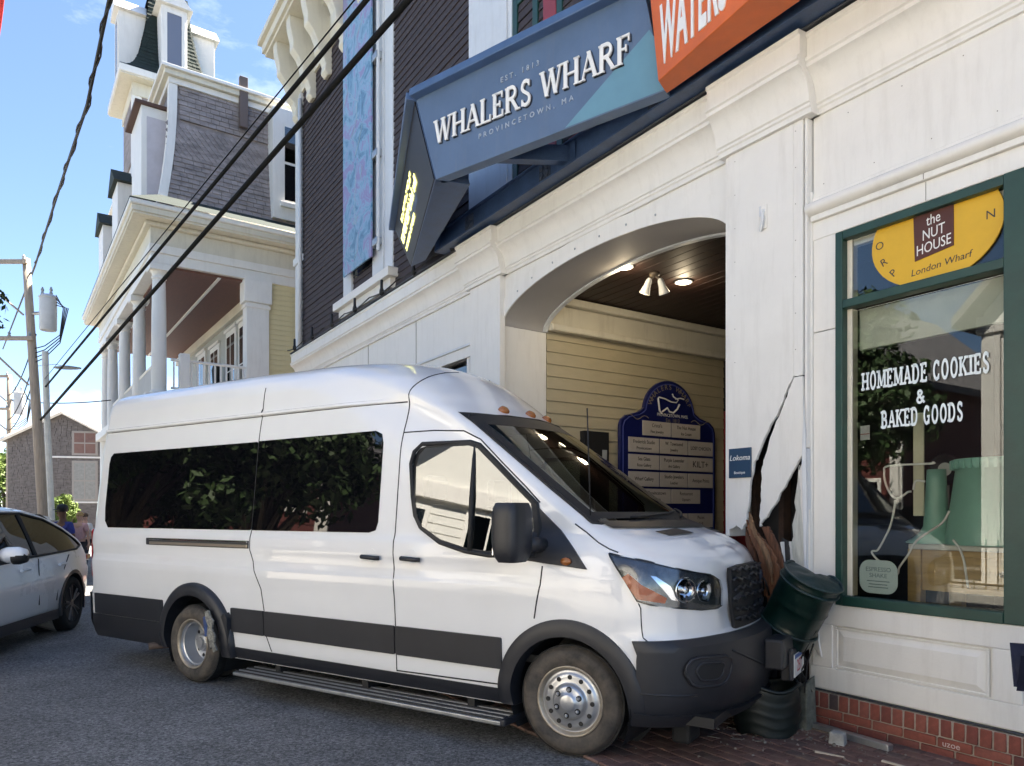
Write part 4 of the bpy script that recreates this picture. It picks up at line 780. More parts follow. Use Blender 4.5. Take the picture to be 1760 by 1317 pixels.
# ================================================================ background, down the street
def at(px, py, D): return ((px - 880) / 1246 * D, D, CAM_H + (881.7 - py) / 1246 * D)
def shed_house(name, label, loc, rz, wdt, dep, eave, ridge, m, par_windows=True):
    h_ = thing(name, label, 'house', loc, rz); x0, x1 = -wdt / 2, wdt / 2
    wl = MB().prism([(x0, 0), (x1, 0), (x1, eave), (0, ridge), (x0, eave)], 0, dep, 'y').obj('wall', m, h_)
    rf = MB(); rf.hexa([(x0 - .25, -.25, eave - .18), (x0 - .25, dep, eave - .18), (0, dep, ridge + .02), (0, -.25, ridge + .02), (x0 - .25, -.25, eave - .06), (x0 - .25, dep, eave - .06), (0, dep, ridge + .14), (0, -.25, ridge + .14)]); rf.hexa([(0, -.25, ridge + .02), (0, dep, ridge + .02), (x1 + .25, dep, eave - .18), (x1 + .25, -.25, eave - .18), (0, -.25, ridge + .14), (0, dep, ridge + .14), (x1 + .25, dep, eave - .06), (x1 + .25, -.25, eave - .06)])
    recalc(rf.obj('roof', mat('pale_roof_shingle', (.42, .40, .38), .85, .3, 6), h_))
    for a, b in (((x0 - .27, eave - .15), (0, ridge + .05)), ((0, ridge + .05), (x1 + .27, eave - .15))):
        MB().tube([(a[0], -.26, a[1]), (b[0], -.26, b[1])], .09, 4).obj('rake_board', WHITE, h_)
    return h_
def hwin(par, x0, x1, z0, z1, y=0, m=None, fr=WHITE):
    f = box('window', fr, par, x0 - .10, x1 + .10, y - .05, y + .02, z0 - .10, z1 + .10, .01); box('pane', m or GLASSD, f, x0, x1, y - .056, y - .051, z0, z1); box('meeting_rail', fr, f, x0, x1, y - .066, y - .05, (z0 + z1) / 2 - .03, (z0 + z1) / 2 + .03)
    box('muntin', fr, f, (x0 + x1) / 2 - .02, (x0 + x1) / 2 + .02, y - .062, y - .05, z0, z1); return f
p = at(95, 885, 34)
g2 = shed_house('shingled_house', 'brown-grey shingled gable house far down the street behind the utility pole', (p[0] + .4, 34, 0), R(14), 4.6, 8, 5.0, 6.2, mat('brown_shingle', (.185, .165, .155), .9, .4, 3, .4, 40, stretch=(1.2, 1.2, 4)))
cs = MB(); rng = random.Random(8)
for r in range(46):
    z = .05 + r * .13; x = -2.3
    top = 5.0 + (2.3 - 0) * 0
    while x < 2.3:
        wd = rng.uniform(.15, .32); zmax = 5.0 + 1.2 * (1 - abs(x + wd / 2) / 2.3)
        if z + .13 < zmax: cs.box(x, x + wd - .012, -rng.uniform(.02, .035), 0, z, z + .12)
        x += wd
o = cs.obj('shingles', MATS['brown_shingle'], g2); o['kind'] = 'stuff'
hwin(g2, .45, 1.35, 4.35, 5.3, m=mat('curtained_pane', (.20, .11, .09), .5, .2, 5), fr=mat('dull_frame', (.34, .31, .28), .7)); hwin(g2, .45, 1.35, 2.2, 3.9, m=mat('lace_pane', (.30, .30, .28), .5, .2, 9), fr=mat('dull_frame', (.34, .31, .28), .7)); box('trim_band', WHITE, g2, -.6, 2.3, -.06, 0, 4.12, 4.2); box('trim_band', WHITE, g2, -.6, 2.3, -.06, 0, 2.0, 2.08)
lt = shed_house('white_shed', 'low white house with pale roof at the left end of the street', (p[0] - 3.6, 40, 0), R(30), 4.2, 5, 2.7, 3.6, WHITE); box('door', mat('pale_blue_door', (.5, .58, .6), .5), lt, .4, 1.4, -.04, 0, 0, 2.1)
# utility poles
def pole(name, label, base, top, arms, tr, sc=1.0, rad=.16):
    o = thing(name, label, 'utility pole', base); tx, ty, tz = (top[0] - base[0], top[1] - base[1], top[2] - base[2])
    MB().tube([(tx * k / 6, ty * k / 6, tz * k / 6) for k in range(7)], [rad * (1 - .35 * k / 6) for k in range(7)], 14).obj('shaft', POLEW, o, smooth=True)
    for (k, l0, l1, drop) in arms:
        c = Vector((tx * k, ty * k, tz * k)); a = MB().box(-l0, l1, -.05, .05, -.06, .06, TR(*c) @ TR(0, -.16, 0)).obj('crossarm', POLEW, o, bevel=.01)
        MB().tube([c + Vector((-l0 * .75, -.16, -.05)), c + Vector((0, -.14, -drop))], .03, 6).obj('brace', POLEW, a)
        for x in np.linspace(-l0 + .1, l1 - .1, 4): MB().lathe([(.03, .06), (.05, .09), (.03, .12), (.05, .15), (.02, .20), (.001, .21)], 10, TR(*c) @ TR(x, -.16, 0)).obj('insulator', mat('insulator_grey', (.30, .32, .34), .3), a)
    for k, off in tr:
        c = Vector((tx * k, ty * k, tz * k)) + Vector(off)
        t_ = MB().lathe([(.02, -.54), (.21, -.54), (.23, -.50), (.23, .42), (.25, .44), (.25, .47), (.19, .53), (.02, .55)], 22, TR(*c)).obj('transformer', mat('transformer_grey', (.55, .56, .57), .45, .1, 5), o, auto=40)
        for dx in (-.14, .12): MB().lathe([(.03, .5), (.05, .57), (.03, .62), (.05, .67), (.02, .76), (.001, .77)], 10, TR(*c) @ TR(dx, -.05, 0)).obj('bushing', mat('insulator_grey', (.30, .32, .34), .3), t_)
        MB().tube([c, Vector((tx * k, ty * k, tz * k))], .05, 6).obj('hanger', GALV, t_)
        for j in range(4): MB().tube([c + Vector((.30, -.1, .5 - .1 * j)), c + Vector((.52 + .05 * j, -.1, .1)), c + Vector((.42, -.1, -.7 - .08 * j)), c + Vector((-.1, 0, -1.0 - .12 * j)), Vector((tx * k, ty * k, tz * k - 1.1 - .15 * j))], .016, 5).obj('lead_wire', BLACK, t_)
    return o
pb = at(80, 905, 22); pt = at(45, 445, 22)
up = pole('utility_pole', 'tall leaning timber utility pole with grey transformer and crossarms', (pb[0], 22, 0), pt, [(.985, 2.4, .12, 1.6), (.735, 1.9, .15, 1.4)], [(.82, (.62, -.1, 0))])
MB().tube([(.30, -.12, 0), (.12, -.16, 4.2), (.06, -.16, 6.4)], .09, 10).obj('conduit', mat('white_conduit', (.62, .62, .58), .6, .15, 6), up)
pole('utility_pole', 'smaller far utility pole with crossarms at the left edge', (at(16, 900, 34)[0], 34, 0), at(16, 645, 34), [(.99, 1.8, .1, 1.2), (.80, 1.6, .1, 1.0)], [(.86, (.55, -.1, -.2))], rad=.15)
# cables
CABM = mat('cable_black', (.010, .010, .010), .85, spec=.15)
def cable(name, label, P, r, sag=0.0, m=CABM, n=28):
    pts = []
    for (a, b) in zip(P[:-1], P[1:]):
        for i in range(n): k = i / n; pts.append((a[0] + (b[0] - a[0]) * k, a[1] + (b[1] - a[1]) * k, a[2] + (b[2] - a[2]) * k - sag * 4 * k * (1 - k)))
    pts.append(P[-1]); o = MB().tube(pts, r, 7).obj(name, m, smooth=True); return tag(o, label, 'cable', 'overhead cables')
def ext(a, b, k): return tuple(x + (y - x) * k for x, y in zip(a, b))
def run(name, label, pa, Da, pb_, Db, r, sag=0, k=1.35):
    a = at(*pa, Da); b = at(*pb_, Db); far = b; near = ext(b, a, k); return cable(name, label, [near, far], r, sag)
run('overhead_cable', 'thick black overhead cable, the lower of the diagonal pair', (700, 2), 7.0, (70, 722), 22, .034)
run('overhead_cable', 'black overhead cable, the upper of the diagonal pair', (622, 10), 7.2, (76, 668), 22, .026)
run('overhead_cable', 'thin grey wire running just above the diagonal cables', (606, 4), 7.2, (74, 655), 22, .008)
run('overhead_cable', 'thin wire from the pole to the columned house', (190, 688), 21, (60, 692), 24, .016, .05, 1.0)
a = at(196, -40, 9.5); b = at(150, 180, 12); c = at(100, 330, 16); d = at(60, 458, 21.7); e = at(5, 600, 34)
q = []
for (p0, p1) in ((a, b), (b, c), (c, d), (d, e)):
    for i in range(16): k = i / 16; q.append(tuple(x + (y - x) * k for x, y in zip(p0, p1)))
q.append(e); tw_ = MB().tube(q, .026, 7); 
tw_.tube([(p_[0] + .05 * math.sin(i * .9), p_[1], p_[2] + .03 * math.cos(i * .9)) for i, p_ in enumerate(q[:48])], .012, 6)
tag(tw_.obj('overhead_cable', BLACK, smooth=True), 'twisted dark wire crossing the blue sky at the left', 'cable', 'overhead cables')
for i, (ya, yb) in enumerate(((735, 700), (770, 742), (800, 760))):
    cable('overhead_cable', ['thin wire between the two poles, topmost of three', 'thin wire between the two poles, middle of three', 'thin wire between the two poles, lowest of three'][i], [at(62, ya - 160, 22), at(14, yb - 20, 34)], .018, .4)
# oval street lamp hanging on the cable span
sl_p = at(116, 632, 21); st_ = thing('street_lamp', 'flat oval street lamp hanging beside the diagonal cables', 'street lamp', sl_p)
MB().lathe([(.001, .10), (.12, .09), (.30, .04), (.46, .0), (.44, -.04), (.20, -.06), (.001, -.06)], 26, Matrix.Diagonal((.85, .5, .55, 1))).obj('head', mat('lamp_grey', (.25, .28, .30), .4), st_, smooth=True)
MB().tube([(0, 0, .02), (-.55, .3, .16), (at(66, 650, 22)[0] - sl_p[0], 22 - sl_p[1], .25)], .010, 6).obj('arm', mat('lamp_grey', (.25, .28, .30), .4), st_)
# red flag at the top left corner
fl = thing('red_flag', 'red cloth flag hanging in at the top left corner', 'flag', at(-30, 110, 6)); fp = at(-30, 110, 6)
rows = []
for i in range(15):
    z = at(0, -90 + i * 13, 6)[2] - fp[2]; rows.append([(at(-50 + j * (10.2 - .20 * i), 0, 6)[0] - fp[0], .03 * math.sin(j * 1.1 + i * .2), z + .02 * math.sin(j)) for j in range(7)])
MB().slab(rows, (0, 1, 0), .004).obj('cloth', mat('red_cloth', (.55, .03, .02), .7, .2, 6), fl, smooth=True); MB().tube([(at(-52, 0, 6)[0] - fp[0], 0, -2.5), (at(-52, 0, 6)[0] - fp[0], 0, 1.2)], .02, 8).obj('flag_pole', WHITE, fl)

# ================================================================ trees and shrubs
def leaf_mat(name, c, c2): return mat(name, c, .6, .3, 1.2, col2=c2, spec=.3)
def tree(name, label, loc, H, rad, n, m, trunk_h, seed, lsz=.16, cz=.62, cat='tree', zsq=.8, clumps=34):
    rng = random.Random(seed); o = thing(name, label, cat, loc)
    tk = MB(); tk.tube([(0, 0, 0), (.05, 0, trunk_h * .5), (-.04, .05, trunk_h), (.05, 0, H * .8)], [rad * .085, rad * .065, rad * .05, .02], 10)
    C = []
    for i in range(clumps):
        th = rng.uniform(0, 6.283); ph = math.acos(rng.uniform(-.75, 1)); rr = rad * rng.uniform(.35, .85)
        C.append((rr * math.sin(ph) * math.cos(th), rr * math.sin(ph) * math.sin(th), H * cz + rr * math.cos(ph) * zsq, rad * rng.uniform(.20, .40)))
    for c in C[::2]: tk.tube([(0, 0, trunk_h * rng.uniform(.6, 1.0)), (c[0] * .5, c[1] * .5, (trunk_h + c[2]) / 2), c[:3]], [rad * .035, rad * .02, .01], 6)
    tk.obj('trunk', TRUNK, o)
    P = np.zeros((n * 4, 3)); rs = np.random.RandomState(seed)
    ci = rs.randint(0, len(C), n); cc = np.array(C)[ci]; d = rs.normal(size=(n, 3)); d /= np.linalg.norm(d, axis=1)[:, None]; r_ = cc[:, 3] * rs.uniform(.2, 1.15, n) ** .6
    p = cc[:, :3] + d * r_[:, None] * np.array([1, 1, .8]); nn = d + rs.normal(size=(n, 3)) * .7 + np.array([0, 0, .5]); nn /= np.linalg.norm(nn, axis=1)[:, None]
    a = np.cross(nn, rs.normal(size=(n, 3))); a /= np.linalg.norm(a, axis=1)[:, None]; b = np.cross(nn, a); s = lsz * rs.uniform(.6, 1.3, n)[:, None]
    P[0::4] = p - a * s; P[1::4] = p - b * s * .5; P[2::4] = p + a * s; P[3::4] = p + b * s * .5
    me = bpy.data.meshes.new('crown'); me.from_pydata(P.tolist(), [], [(4 * i, 4 * i + 1, 4 * i + 2, 4 * i + 3) for i in range(n)]); me.materials.append(m)
    co = bpy.data.objects.new('crown', me); COL.objects.link(co); co.parent = o; return o
LF1 = leaf_mat('leaf_dark', (.055, .095, .030), (.025, .05, .016)); LF2 = leaf_mat('leaf_bright', (.16, .22, .04), (.07, .12, .02)); LF3 = leaf_mat('leaf_mid', (.09, .14, .04), (.045, .08, .02))
q = at(112, 885, 31); tree('shrub', 'bright yellow-green bush in front of the grey shingled house', (q[0], 31, 0), 2.35, .72, 5200, LF2, .5, 3, .055, .62, 'shrub', 1.35, 30)
q = at(2, 880, 40); tree('tree', 'sunlit green tree at the far left end of the street', (q[0] - 1.2, 42, 0), 5.6, 2.6, 9000, LF2, 1.4, 5, .10)
q = at(-12, 548, 9); tree('tree', 'dark leafy branch tip poking in at the left edge', (q[0] - 1.42, 9, 0), 5.4, 1.35, 9000, LF1, 2.4, 6, .06, .80)
# ================================================================ the white passenger van
PAINT = mat('white_van_paint', (0.80, 0.80, 0.80), 0.28, coat=0.9, fine=.015, fscale=3)
CLAD = mat('charcoal_plastic', (0.020, 0.021, 0.026), 0.45, 0.18, 5, 0.06, 250)
PRIV = mat('privacy_glass', (0.004, 0.004, 0.005), 0.015, spec=0.75)
CABG = glass_mat('cab_glass', (0.40, 0.45, 0.43), 0.12)
WSG = glass_mat('windscreen_glass', (0.34, 0.40, 0.38), 0.06)
RUB = mat('black_rubber', (0.014, 0.014, 0.015), 0.7, 0.2, 10)
TYRE = mat('dusty_tyre', (0.030, 0.028, 0.026), 0.85, 0.3, 9, 0.25, 60, col2=(0.115, 0.095, 0.075))
TREAD = mat('tyre_tread', (0.014, 0.014, 0.014), 0.85, 0.3, 12, 0.3, 60)
STEEL = mat('wheel_steel', (0.52, 0.53, 0.55), 0.32, 0.12, 6, 0.03, 40, metal=0.75)
RUSTRIM = mat('rim_edge', (0.44, 0.38, 0.30), 0.45, 0.35, 9, 0.1, 40, metal=0.6)
CHROME = mat('chrome', (0.75, 0.77, 0.80), 0.08, metal=1.0)
AMBER = mat('amber_lens', (0.58, 0.095, 0.0), 0.4, 0.1, 8)
AMBERD = mat('amber_marker_lens', (0.36, 0.12, 0.025), 0.25, 0.1, 8, coat=0.5)
REDL = mat('red_lens', (0.30, 0.01, 0.015), 0.15, coat=0.6)
GAPM = mat('panel_gap', (0.02, 0.02, 0.022), 0.7)
SEATM = mat('seat_cloth', (0.035, 0.035, 0.04), 0.8, 0.2, 10)
ALU = mat('ribbed_aluminium', (0.36, 0.37, 0.38), 0.42, 0.25, 10, 0.05, 50, metal=0.8)

VA = R(57.35); VF = (math.sin(VA), -math.cos(VA)); VL = (math.cos(VA), math.sin(VA))
VO = (0.363 + VL[0], 4.543 + VL[1])
van = thing('passenger_van', 'white high-roof passenger van with charcoal lower trim, nose smashed into the broken pillar', 'van', (VO[0], VO[1], 0), math.atan2(VF[1], VF[0]))

xf = pch([(.26, .84), (.34, .90), (.5, .935), (.74, .935), (.80, .865), (1.0, .85), (1.15, .84), (1.24, .82), (1.29, .77), (1.34, .695), (1.39, .60), (1.43, .49), (1.46, .41), (1.485, .34), (1.50, .315), (2.27, -.80), (2.30, -.85), (2.36, -.94), (2.45, -1.05), (2.56, -1.19), (2.66, -1.35), (2.75, -1.56), (2.81, -1.85), (2.845, -2.3), (2.86, -2.9)])
xr = pch([(.26, -5.56), (.42, -5.75), (.72, -5.75), (.76, -5.72), (1.4, -5.71), (2.4, -5.67), (2.66, -5.65), (2.74, -5.63), (2.80, -5.54), (2.84, -5.2), (2.86, -4.4)])
wr = lin([(.26, .95), (.33, .985), (.40, 1.0), (.50, 1.003), (.72, 1.012), (.90, 1.020), (1.00, 1.029), (1.055, 1.031), (1.075, 1.024), (1.13, 1.015), (1.19, 1.019), (1.24, 1.026), (1.33, 1.020), (1.375, 1.004), (1.40, .999), (2.17, .925), (2.28, .908), (2.36, .893), (2.372, .889), (2.380, .874), (2.390, .908), (2.408, .908), (2.416, .886), (2.58, .866), (2.67, .842), (2.73, .80), (2.775, .73), (2.81, .62), (2.837, .46), (2.853, .28), (2.86, .12)])
wf = pch([(.26, .95), (.4, .985), (.8, 1.0), (1.1, 1.0), (1.2, .985), (1.29, .955), (1.36, .92), (1.43, .895), (1.49, .895), (2.25, .825), (2.35, .83), (2.45, .85), (2.58, .84), (2.68, .80), (2.75, .72), (2.80, .60), (2.84, .40), (2.86, .12)])
flen = pch([(.26, .70), (1.2, .70), (1.3, .60), (1.46, .46), (1.52, .40), (2.28, .34), (2.45, .50), (2.6, .75), (2.72, 1.0), (2.86, 1.0)])
pp = pch([(.26, 2.8), (1.2, 2.8), (1.32, 2.3), (1.5, 2.1), (2.3, 2.1), (2.86, 2.0)])
qq = pch([(.26, 2.2), (1.2, 2.2), (1.32, 2.1), (1.5, 1.45), (2.28, 1.5), (2.45, 2.2), (2.86, 2.4)])
def smst(a, b, x): t = min(max((x - a) / (b - a), 0), 1); return t * t * (3 - 2 * t)
def xs_(z): return xf(z) - flen(z)
def wside(x, z):
    xs = xs_(z); k = smst(min(xs - .75, -.35) if z < 1.55 else xs - .75, xs, x)
    return wr(z) * (1 - k) + wf(z) * k
def side_y(x, z):                                        # half width at (x, z)
    xs = xs_(z)
    if x <= xs: return wside(x, z)
    t = min((x - xs) / flen(z), 1); return wf(z) * max(1 - t ** pp(z), 0) ** (1 / qq(z))
def front_x(y, z): return xs_(z) + flen(z) * max(1 - min(abs(y) / wf(z), 1) ** qq(z), 0) ** (1 / pp(z))
def front_u(u, z):                                       # u 0..1 from side to nose centre (right half: y < 0)
    a = min(max(u, 0), 1) * math.pi / 2
    return xs_(z) + flen(z) * math.sin(a) ** (2 / pp(z)), -wf(z) * math.cos(a) ** (2 / qq(z)) if u < 1 else 0.0
def outline(z):
    P = []; lr = .13; r0 = xr(z)
    for i in range(9):
        a = (1 - i / 8) * math.pi / 2; P.append((r0 + lr * (1 - math.sin(a) ** (2 / 2.2)), -wr(z) * math.cos(a) ** (2 / 7.) if i else 0.0))
    xs = xs_(z); n = 112
    for i in range(1, n): x = r0 + lr + (xs - r0 - lr) * i / n; P.append((x, -wside(x, z)))
    m = 34
    for i in range(m + 1): P.append(front_u(i / m, z))
    return P
zl = sorted(set([round(.26 + i * .022, 4) for i in range(96)] + [.72, .76, 1.0, 1.055, 1.075, 1.13, 1.375, 1.40, 2.36, 2.372, 2.380, 2.390, 2.408, 2.416] + [2.40 + i * .016 for i in range(20)] + [2.715, 2.726, 2.737, 2.748, 2.758, 2.768, 2.777, 2.785, 2.793, 2.80, 2.808, 2.816, 2.823, 2.83, 2.837, 2.843, 2.848, 2.852, 2.856, 2.86]))
WH = [(-0.02, .35, .425), (-3.85, .36, .445)]
DOORW = [(-1.335, 1.90), (-1.32, 1.99), (-1.27, 2.045), (-.88, 2.045), (-.80, 2.02), (-.62, 1.87), (-.45, 1.725), (-.30, 1.60), (-.26, 1.45), (-.25, 1.262), (-.60, 1.258), (-.80, 1.280), (-1.02, 1.335), (-1.20, 1.430), (-1.265, 1.52), (-1.30, 1.66)]
def inpoly(x, y, P):
    c = False; n = len(P)
    for i in range(n):
        (x1, y1), (x2, y2) = P[i], P[i - 1]
        if (y1 > y) != (y2 > y) and x < (x2 - x1) * (y - y1) / (y2 - y1) + x1: c = not c
    return c
def shrink(P, d):
    cx = sum(p[0] for p in P) / len(P); cz = sum(p[1] for p in P) / len(P)
    return [(cx + (p[0] - cx) * (1 - d), cz + (p[1] - cz) * (1 - d)) for p in P]
verts = []; rings = []
for z in zl:
    half = outline(z); ring = [(x, y, z) for x, y in half] + [(x, -y, z) for x, y in half[-2:0:-1]]
    rings.append(len(ring)); verts += ring
nr = rings[0]
V = np.array(verts)
# the crumpled nose: hood and grille edge pushed back and wrinkled
for i, (x, y, z) in enumerate(verts):
    if x > .35 and z > .80 and y > -.62:
        k = smst(.35, .95, x) * smst(-.62, -.30, y)
        n = mnoise.noise(Vector((x * 5.0, y * 3.2 + 4, z * 6))) ; n2 = mnoise.noise(Vector((x * 13, y * 9, z * 9 + 3)))
        V[i, 0] -= k * (.035 + .05 * n); V[i, 2] += k * (.030 * n + .014 * n2) * (1 if z > 1.15 else .3)
DW = shrink(DOORW, .025)
ins2 = np.array([abs(p[1]) > .6 and inpoly(p[0], p[2], DW) for p in V])
faces = []; ins = np.zeros(len(V), bool)
for (cx, cz, rr) in WH:
    m = (np.hypot(V[:, 0] - cx, V[:, 2] - cz) < rr) & (np.abs(V[:, 1]) > .55); ins |= m
for i in range(len(zl) - 1):
    for j in range(nr):
        q = (i * nr + j, i * nr + (j + 1) % nr, (i + 1) * nr + (j + 1) % nr, (i + 1) * nr + j)
        if all(ins[k] for k in q): continue
        c = V[list(q)].mean(0)
        if all(ins2[k] for k in q): continue
        if 1.52 < c[2] < 2.22 and c[0] > xs_(c[2]) + .12 and abs(c[1]) < .74 - (c[2] - 1.5) * .06: continue
        faces.append(q)
for (cx, cz, rr) in WH:
    d = np.hypot(V[:, 0] - cx, V[:, 2] - cz); m = (d < rr) & (np.abs(V[:, 1]) > .55)
    V[m, 0] = cx + (V[m, 0] - cx) / np.maximum(d[m], 1e-4) * rr; V[m, 2] = cz + (V[m, 2] - cz) / np.maximum(d[m], 1e-4) * rr
for i in np.where(ins2)[0]:                              # pull the ring of vertices left inside the opening on to its edge
    x, z = V[i, 0], V[i, 2]; best = None
    for (ax, az_), (bx_, bz_) in zip(DW, DW[1:] + DW[:1]):
        dx, dz = bx_ - ax, bz_ - az_; t = min(max(((x - ax) * dx + (z - az_) * dz) / (dx * dx + dz * dz), 0), 1); px_, pz_ = ax + dx * t, az_ + dz * t; dd = math.hypot(px_ - x, pz_ - z)
        if best is None or dd < best[0]: best = (dd, px_, pz_)
    if best[0] < .12: V[i] = (best[1], math.copysign(side_y(best[1], best[2]), V[i, 1]), best[2])
faces.append(tuple(range((len(zl) - 1) * nr, len(zl) * nr)))
mb = MB(); mb.v = [tuple(map(float, p)) for p in V]; mb.f = faces
body = mb.obj('body', PAINT, van, auto=32)
# drop loose verts
bm = bmesh.new(); bm.from_mesh(body.data); bmesh.ops.delete(bm, geom=[v for v in bm.verts if not v.link_faces], context='VERTS'); bmesh.ops.recalc_face_normals(bm, faces=bm.faces); bm.to_mesh(body.data); bm.free()

def polyrange(P, x):
    zs = []
    n = len(P)
    for i in range(n):
        (x1, z1), (x2, z2) = P[i - 1], P[i]
        if (x1 <= x <= x2) or (x2 <= x <= x1):
            if abs(x2 - x1) < 1e-9: zs += [z1, z2]
            else: zs.append(z1 + (z2 - z1) * (x - x1) / (x2 - x1))
    return min(zs), max(zs)
def rpoly(x0, x1, z0, z1, r=.07, n=6):
    P = []
    for cx, cz, a in ((x1 - r, z1 - r, 0), (x0 + r, z1 - r, 90), (x0 + r, z0 + r, 180), (x1 - r, z0 + r, 270)):
        P += [(cx + r * math.cos(R(a + 90 * i / n)), cz + r * math.sin(R(a + 90 * i / n))) for i in range(n + 1)]
    return P
def patch(P, surf, step=.06, nz=8, th=.0):
    """fill an outline given in surface coordinates; surf(a, b) -> point"""
    lo = min(p[0] for p in P); hi = max(p[0] for p in P)
    xs = sorted(set([round(p[0], 5) for p in P] + list(np.round(np.linspace(lo + 1e-5, hi - 1e-5, max(2, int((hi - lo) / step))), 5))))
    xs = [min(max(x, lo + 1e-6), hi - 1e-6) for x in xs]
    rows = []
    for x in xs:
        a, b = polyrange(P, x); rows.append([surf(x, a + (b - a) * k / nz) for k in range(nz + 1)])
    return rows
def sidesurf(off, sgn=-1): return lambda x, z: (x, sgn * (side_y(x, z) + off), z)
def frontsurf(off, sgn=1):
    def fn(u, z):
        x, y = front_u(u, z); x2, y2 = front_u(min(u + .01, 1), z); x1, y1 = front_u(max(u - .01, 0), z)
        tx, ty = x2 - x1, y2 - y1; l = math.hypot(tx, ty) or 1
        return (x + ty / l * off, sgn * (y - tx / l * off), z)
    return fn
def skin(name, P, surf, m, parent=van, step=.05, nz=8, smooth=True):
    r = patch(P, surf, step, nz); return recalc(MB().grid(r).obj(name, m, parent, smooth=smooth))
def solid(name, P, mk, o0, o1, m, parent=van, step=.05, nz=6):   # patch with thickness from offset o0 to o1
    a = patch(P, mk(o1), step, nz); b = patch(P, mk(o0), step, nz); mb = MB(); mb.grid(a); k = len(a); n = len(a[0])
    edge = [(0, j) for j in range(n)] + [(i, n - 1) for i in range(1, k)] + [(k - 1, j) for j in range(n - 2, -1, -1)] + [(i, 0) for i in range(k - 2, 0, -1)]
    E = [a[i][j] for i, j in edge]; B = [b[i][j] for i, j in edge]; q = len(E)
    mb.add(E + B, [(i, (i + 1) % q, (i + 1) % q + q, i + q) for i in range(q)])
    return recalc(mb.obj(name, m, parent, auto=40))
def rim(name, P, mk, r, m, parent=van, closed=True):
    pts = [mk(p[0], p[1]) for p in P];  pts = pts + [pts[0], pts[1]] if closed else pts
    return MB().tube(pts, r, 6).obj(name, m, parent, smooth=True)
_A = np.array([[1, p[0], p[1]] for p in DOORW]); DPL = np.linalg.lstsq(_A, np.array([side_y(*p) + .002 for p in DOORW]), rcond=None)[0]
for sg in (-1, 1):
    S = lambda off, sg=sg: sidesurf(off, sg)
    # side glass: three dark panes, butted
    for (a, b, lab) in ((-5.43, -4.233, 0), (-4.230, -3.080, 1), (-3.070, -1.625, 2)):
        r = .085
        P = rpoly(a, b, 1.392, 2.155 + (.012 if lab == 2 else 0), .02)
        if lab == 0: P = [(a + r, 1.392), (b, 1.392), (b, 2.155), (a + r * .8, 2.155), (a + .02, 2.12), (a, 2.05), (a, 1.60), (a + .02, 1.46)]
        if lab == 2: P = [(a, 1.392), (b - r, 1.392), (b - .02, 1.41), (b, 1.47), (b, 2.07), (b - .02, 2.14), (b - r, 2.167), (a, 2.160)]
        solid('window_pane', P, S, -.002, .004, PRIV, step=.08)
    # front door window: frame, glass, divider, sail panel
    recalc(MB().grid(patch(DOORW, (lambda x, z, sg=sg: (x, sg * (DPL[0] + DPL[1] * x + DPL[2] * z + .007), z)), .05, 8)).obj('window_pane', CABG, van, smooth=True))
    fr = rim('window_seal', DOORW, S(.005), .016, RUB)
    PLN = lambda p, o, sg=sg: (p[0], sg * (DPL[0] + DPL[1] * p[0] + DPL[2] * p[1] + .007 + o), p[1])
    IN = shrink(DOORW, .07); recalc(MB().grid([[PLN(a_, .001), PLN(b_, .001)] for a_, b_ in zip(DOORW + [DOORW[0]], IN + [IN[0]])]).obj('frit_band', BLACK, van, smooth=True))
    MB().tube([S(.004)(-.835, 2.03), S(.004)(-.79, 1.65), S(.004)(-.755, 1.275)], .018, 6).obj('window_divider', RUB, van, smooth=True)
    SAIL = [(-.50, 1.252), (-.42, 1.40), (-.33, 1.615), (-.12, 1.435), (.02, 1.30), (.115, 1.19), (-.15, 1.215)]
    sp = solid('mirror_sail_panel', SAIL, S, -.002, .012, CLAD, step=.04)
    # sills and lower cladding, split at the door gaps
    for a, b in ((-5.56, -4.36), (-3.33, -2.90), (-2.888, -1.442), (-1.430, -.505)):
        solid('lower_cladding', rpoly(a, b, .505, .715, .012, 3), S, -.004, .016, CLAD, step=.12, nz=4)
    solid('rocker_trim', rpoly(-3.32, -.46, .27, .372, .012, 3), S, -.004, .010, CLAD, step=.2, nz=3)
    solid('rear_bumper_side', [(-5.60, .262), (-4.36, .262), (-4.36, .5), (-5.60, .5)], S, -.004, .018, CLAD, step=.1, nz=4)
    # panel gaps
    gaps = [[(-1.455, 2.70), (-1.455, 2.5), (-1.452, 2.3), (-1.45, 1.9), (-1.45, 1.4), (-1.448, 1.2), (-1.44, .95), (-1.436, .72), (-1.435, .5), (-1.435, .38)],
            [(-3.075, 2.63), (-3.075, 2.41), (-3.075, 2.16), (-3.075, 1.39), (-3.07, 1.22), (-3.02, 1.08), (-2.93, .90), (-2.90, .72), (-2.88, .5), (-2.82, .38)],
            [(-.20, 1.20), (-.21, 1.08), (-.235, .97), (-.255, .86)],
            [(-1.45, 2.14), (-1.2, 2.145), (-.95, 2.13), (-.80, 2.06), (-.62, 1.905), (-.40, 1.72), (-.28, 1.61)],
            [(-1.435, .385), (-.50, .40)], [(-5.5, 2.379), (-4.5, 2.379), (-3.5, 2.379), (-2.5, 2.379), (-1.47, 2.379)]]
    for g in gaps:
        pts = []
        for (x0, z0), (x1, z1) in zip(g[:-1], g[1:]):
            for i in range(6): pts.append((x0 + (x1 - x0) * i / 6, z0 + (z1 - z0) * i / 6))
        pts.append(g[-1]); MB().tube([S(-.0008)(*p) for p in pts], .0055, 5).obj('panel_gap', GAPM, van, smooth=True)
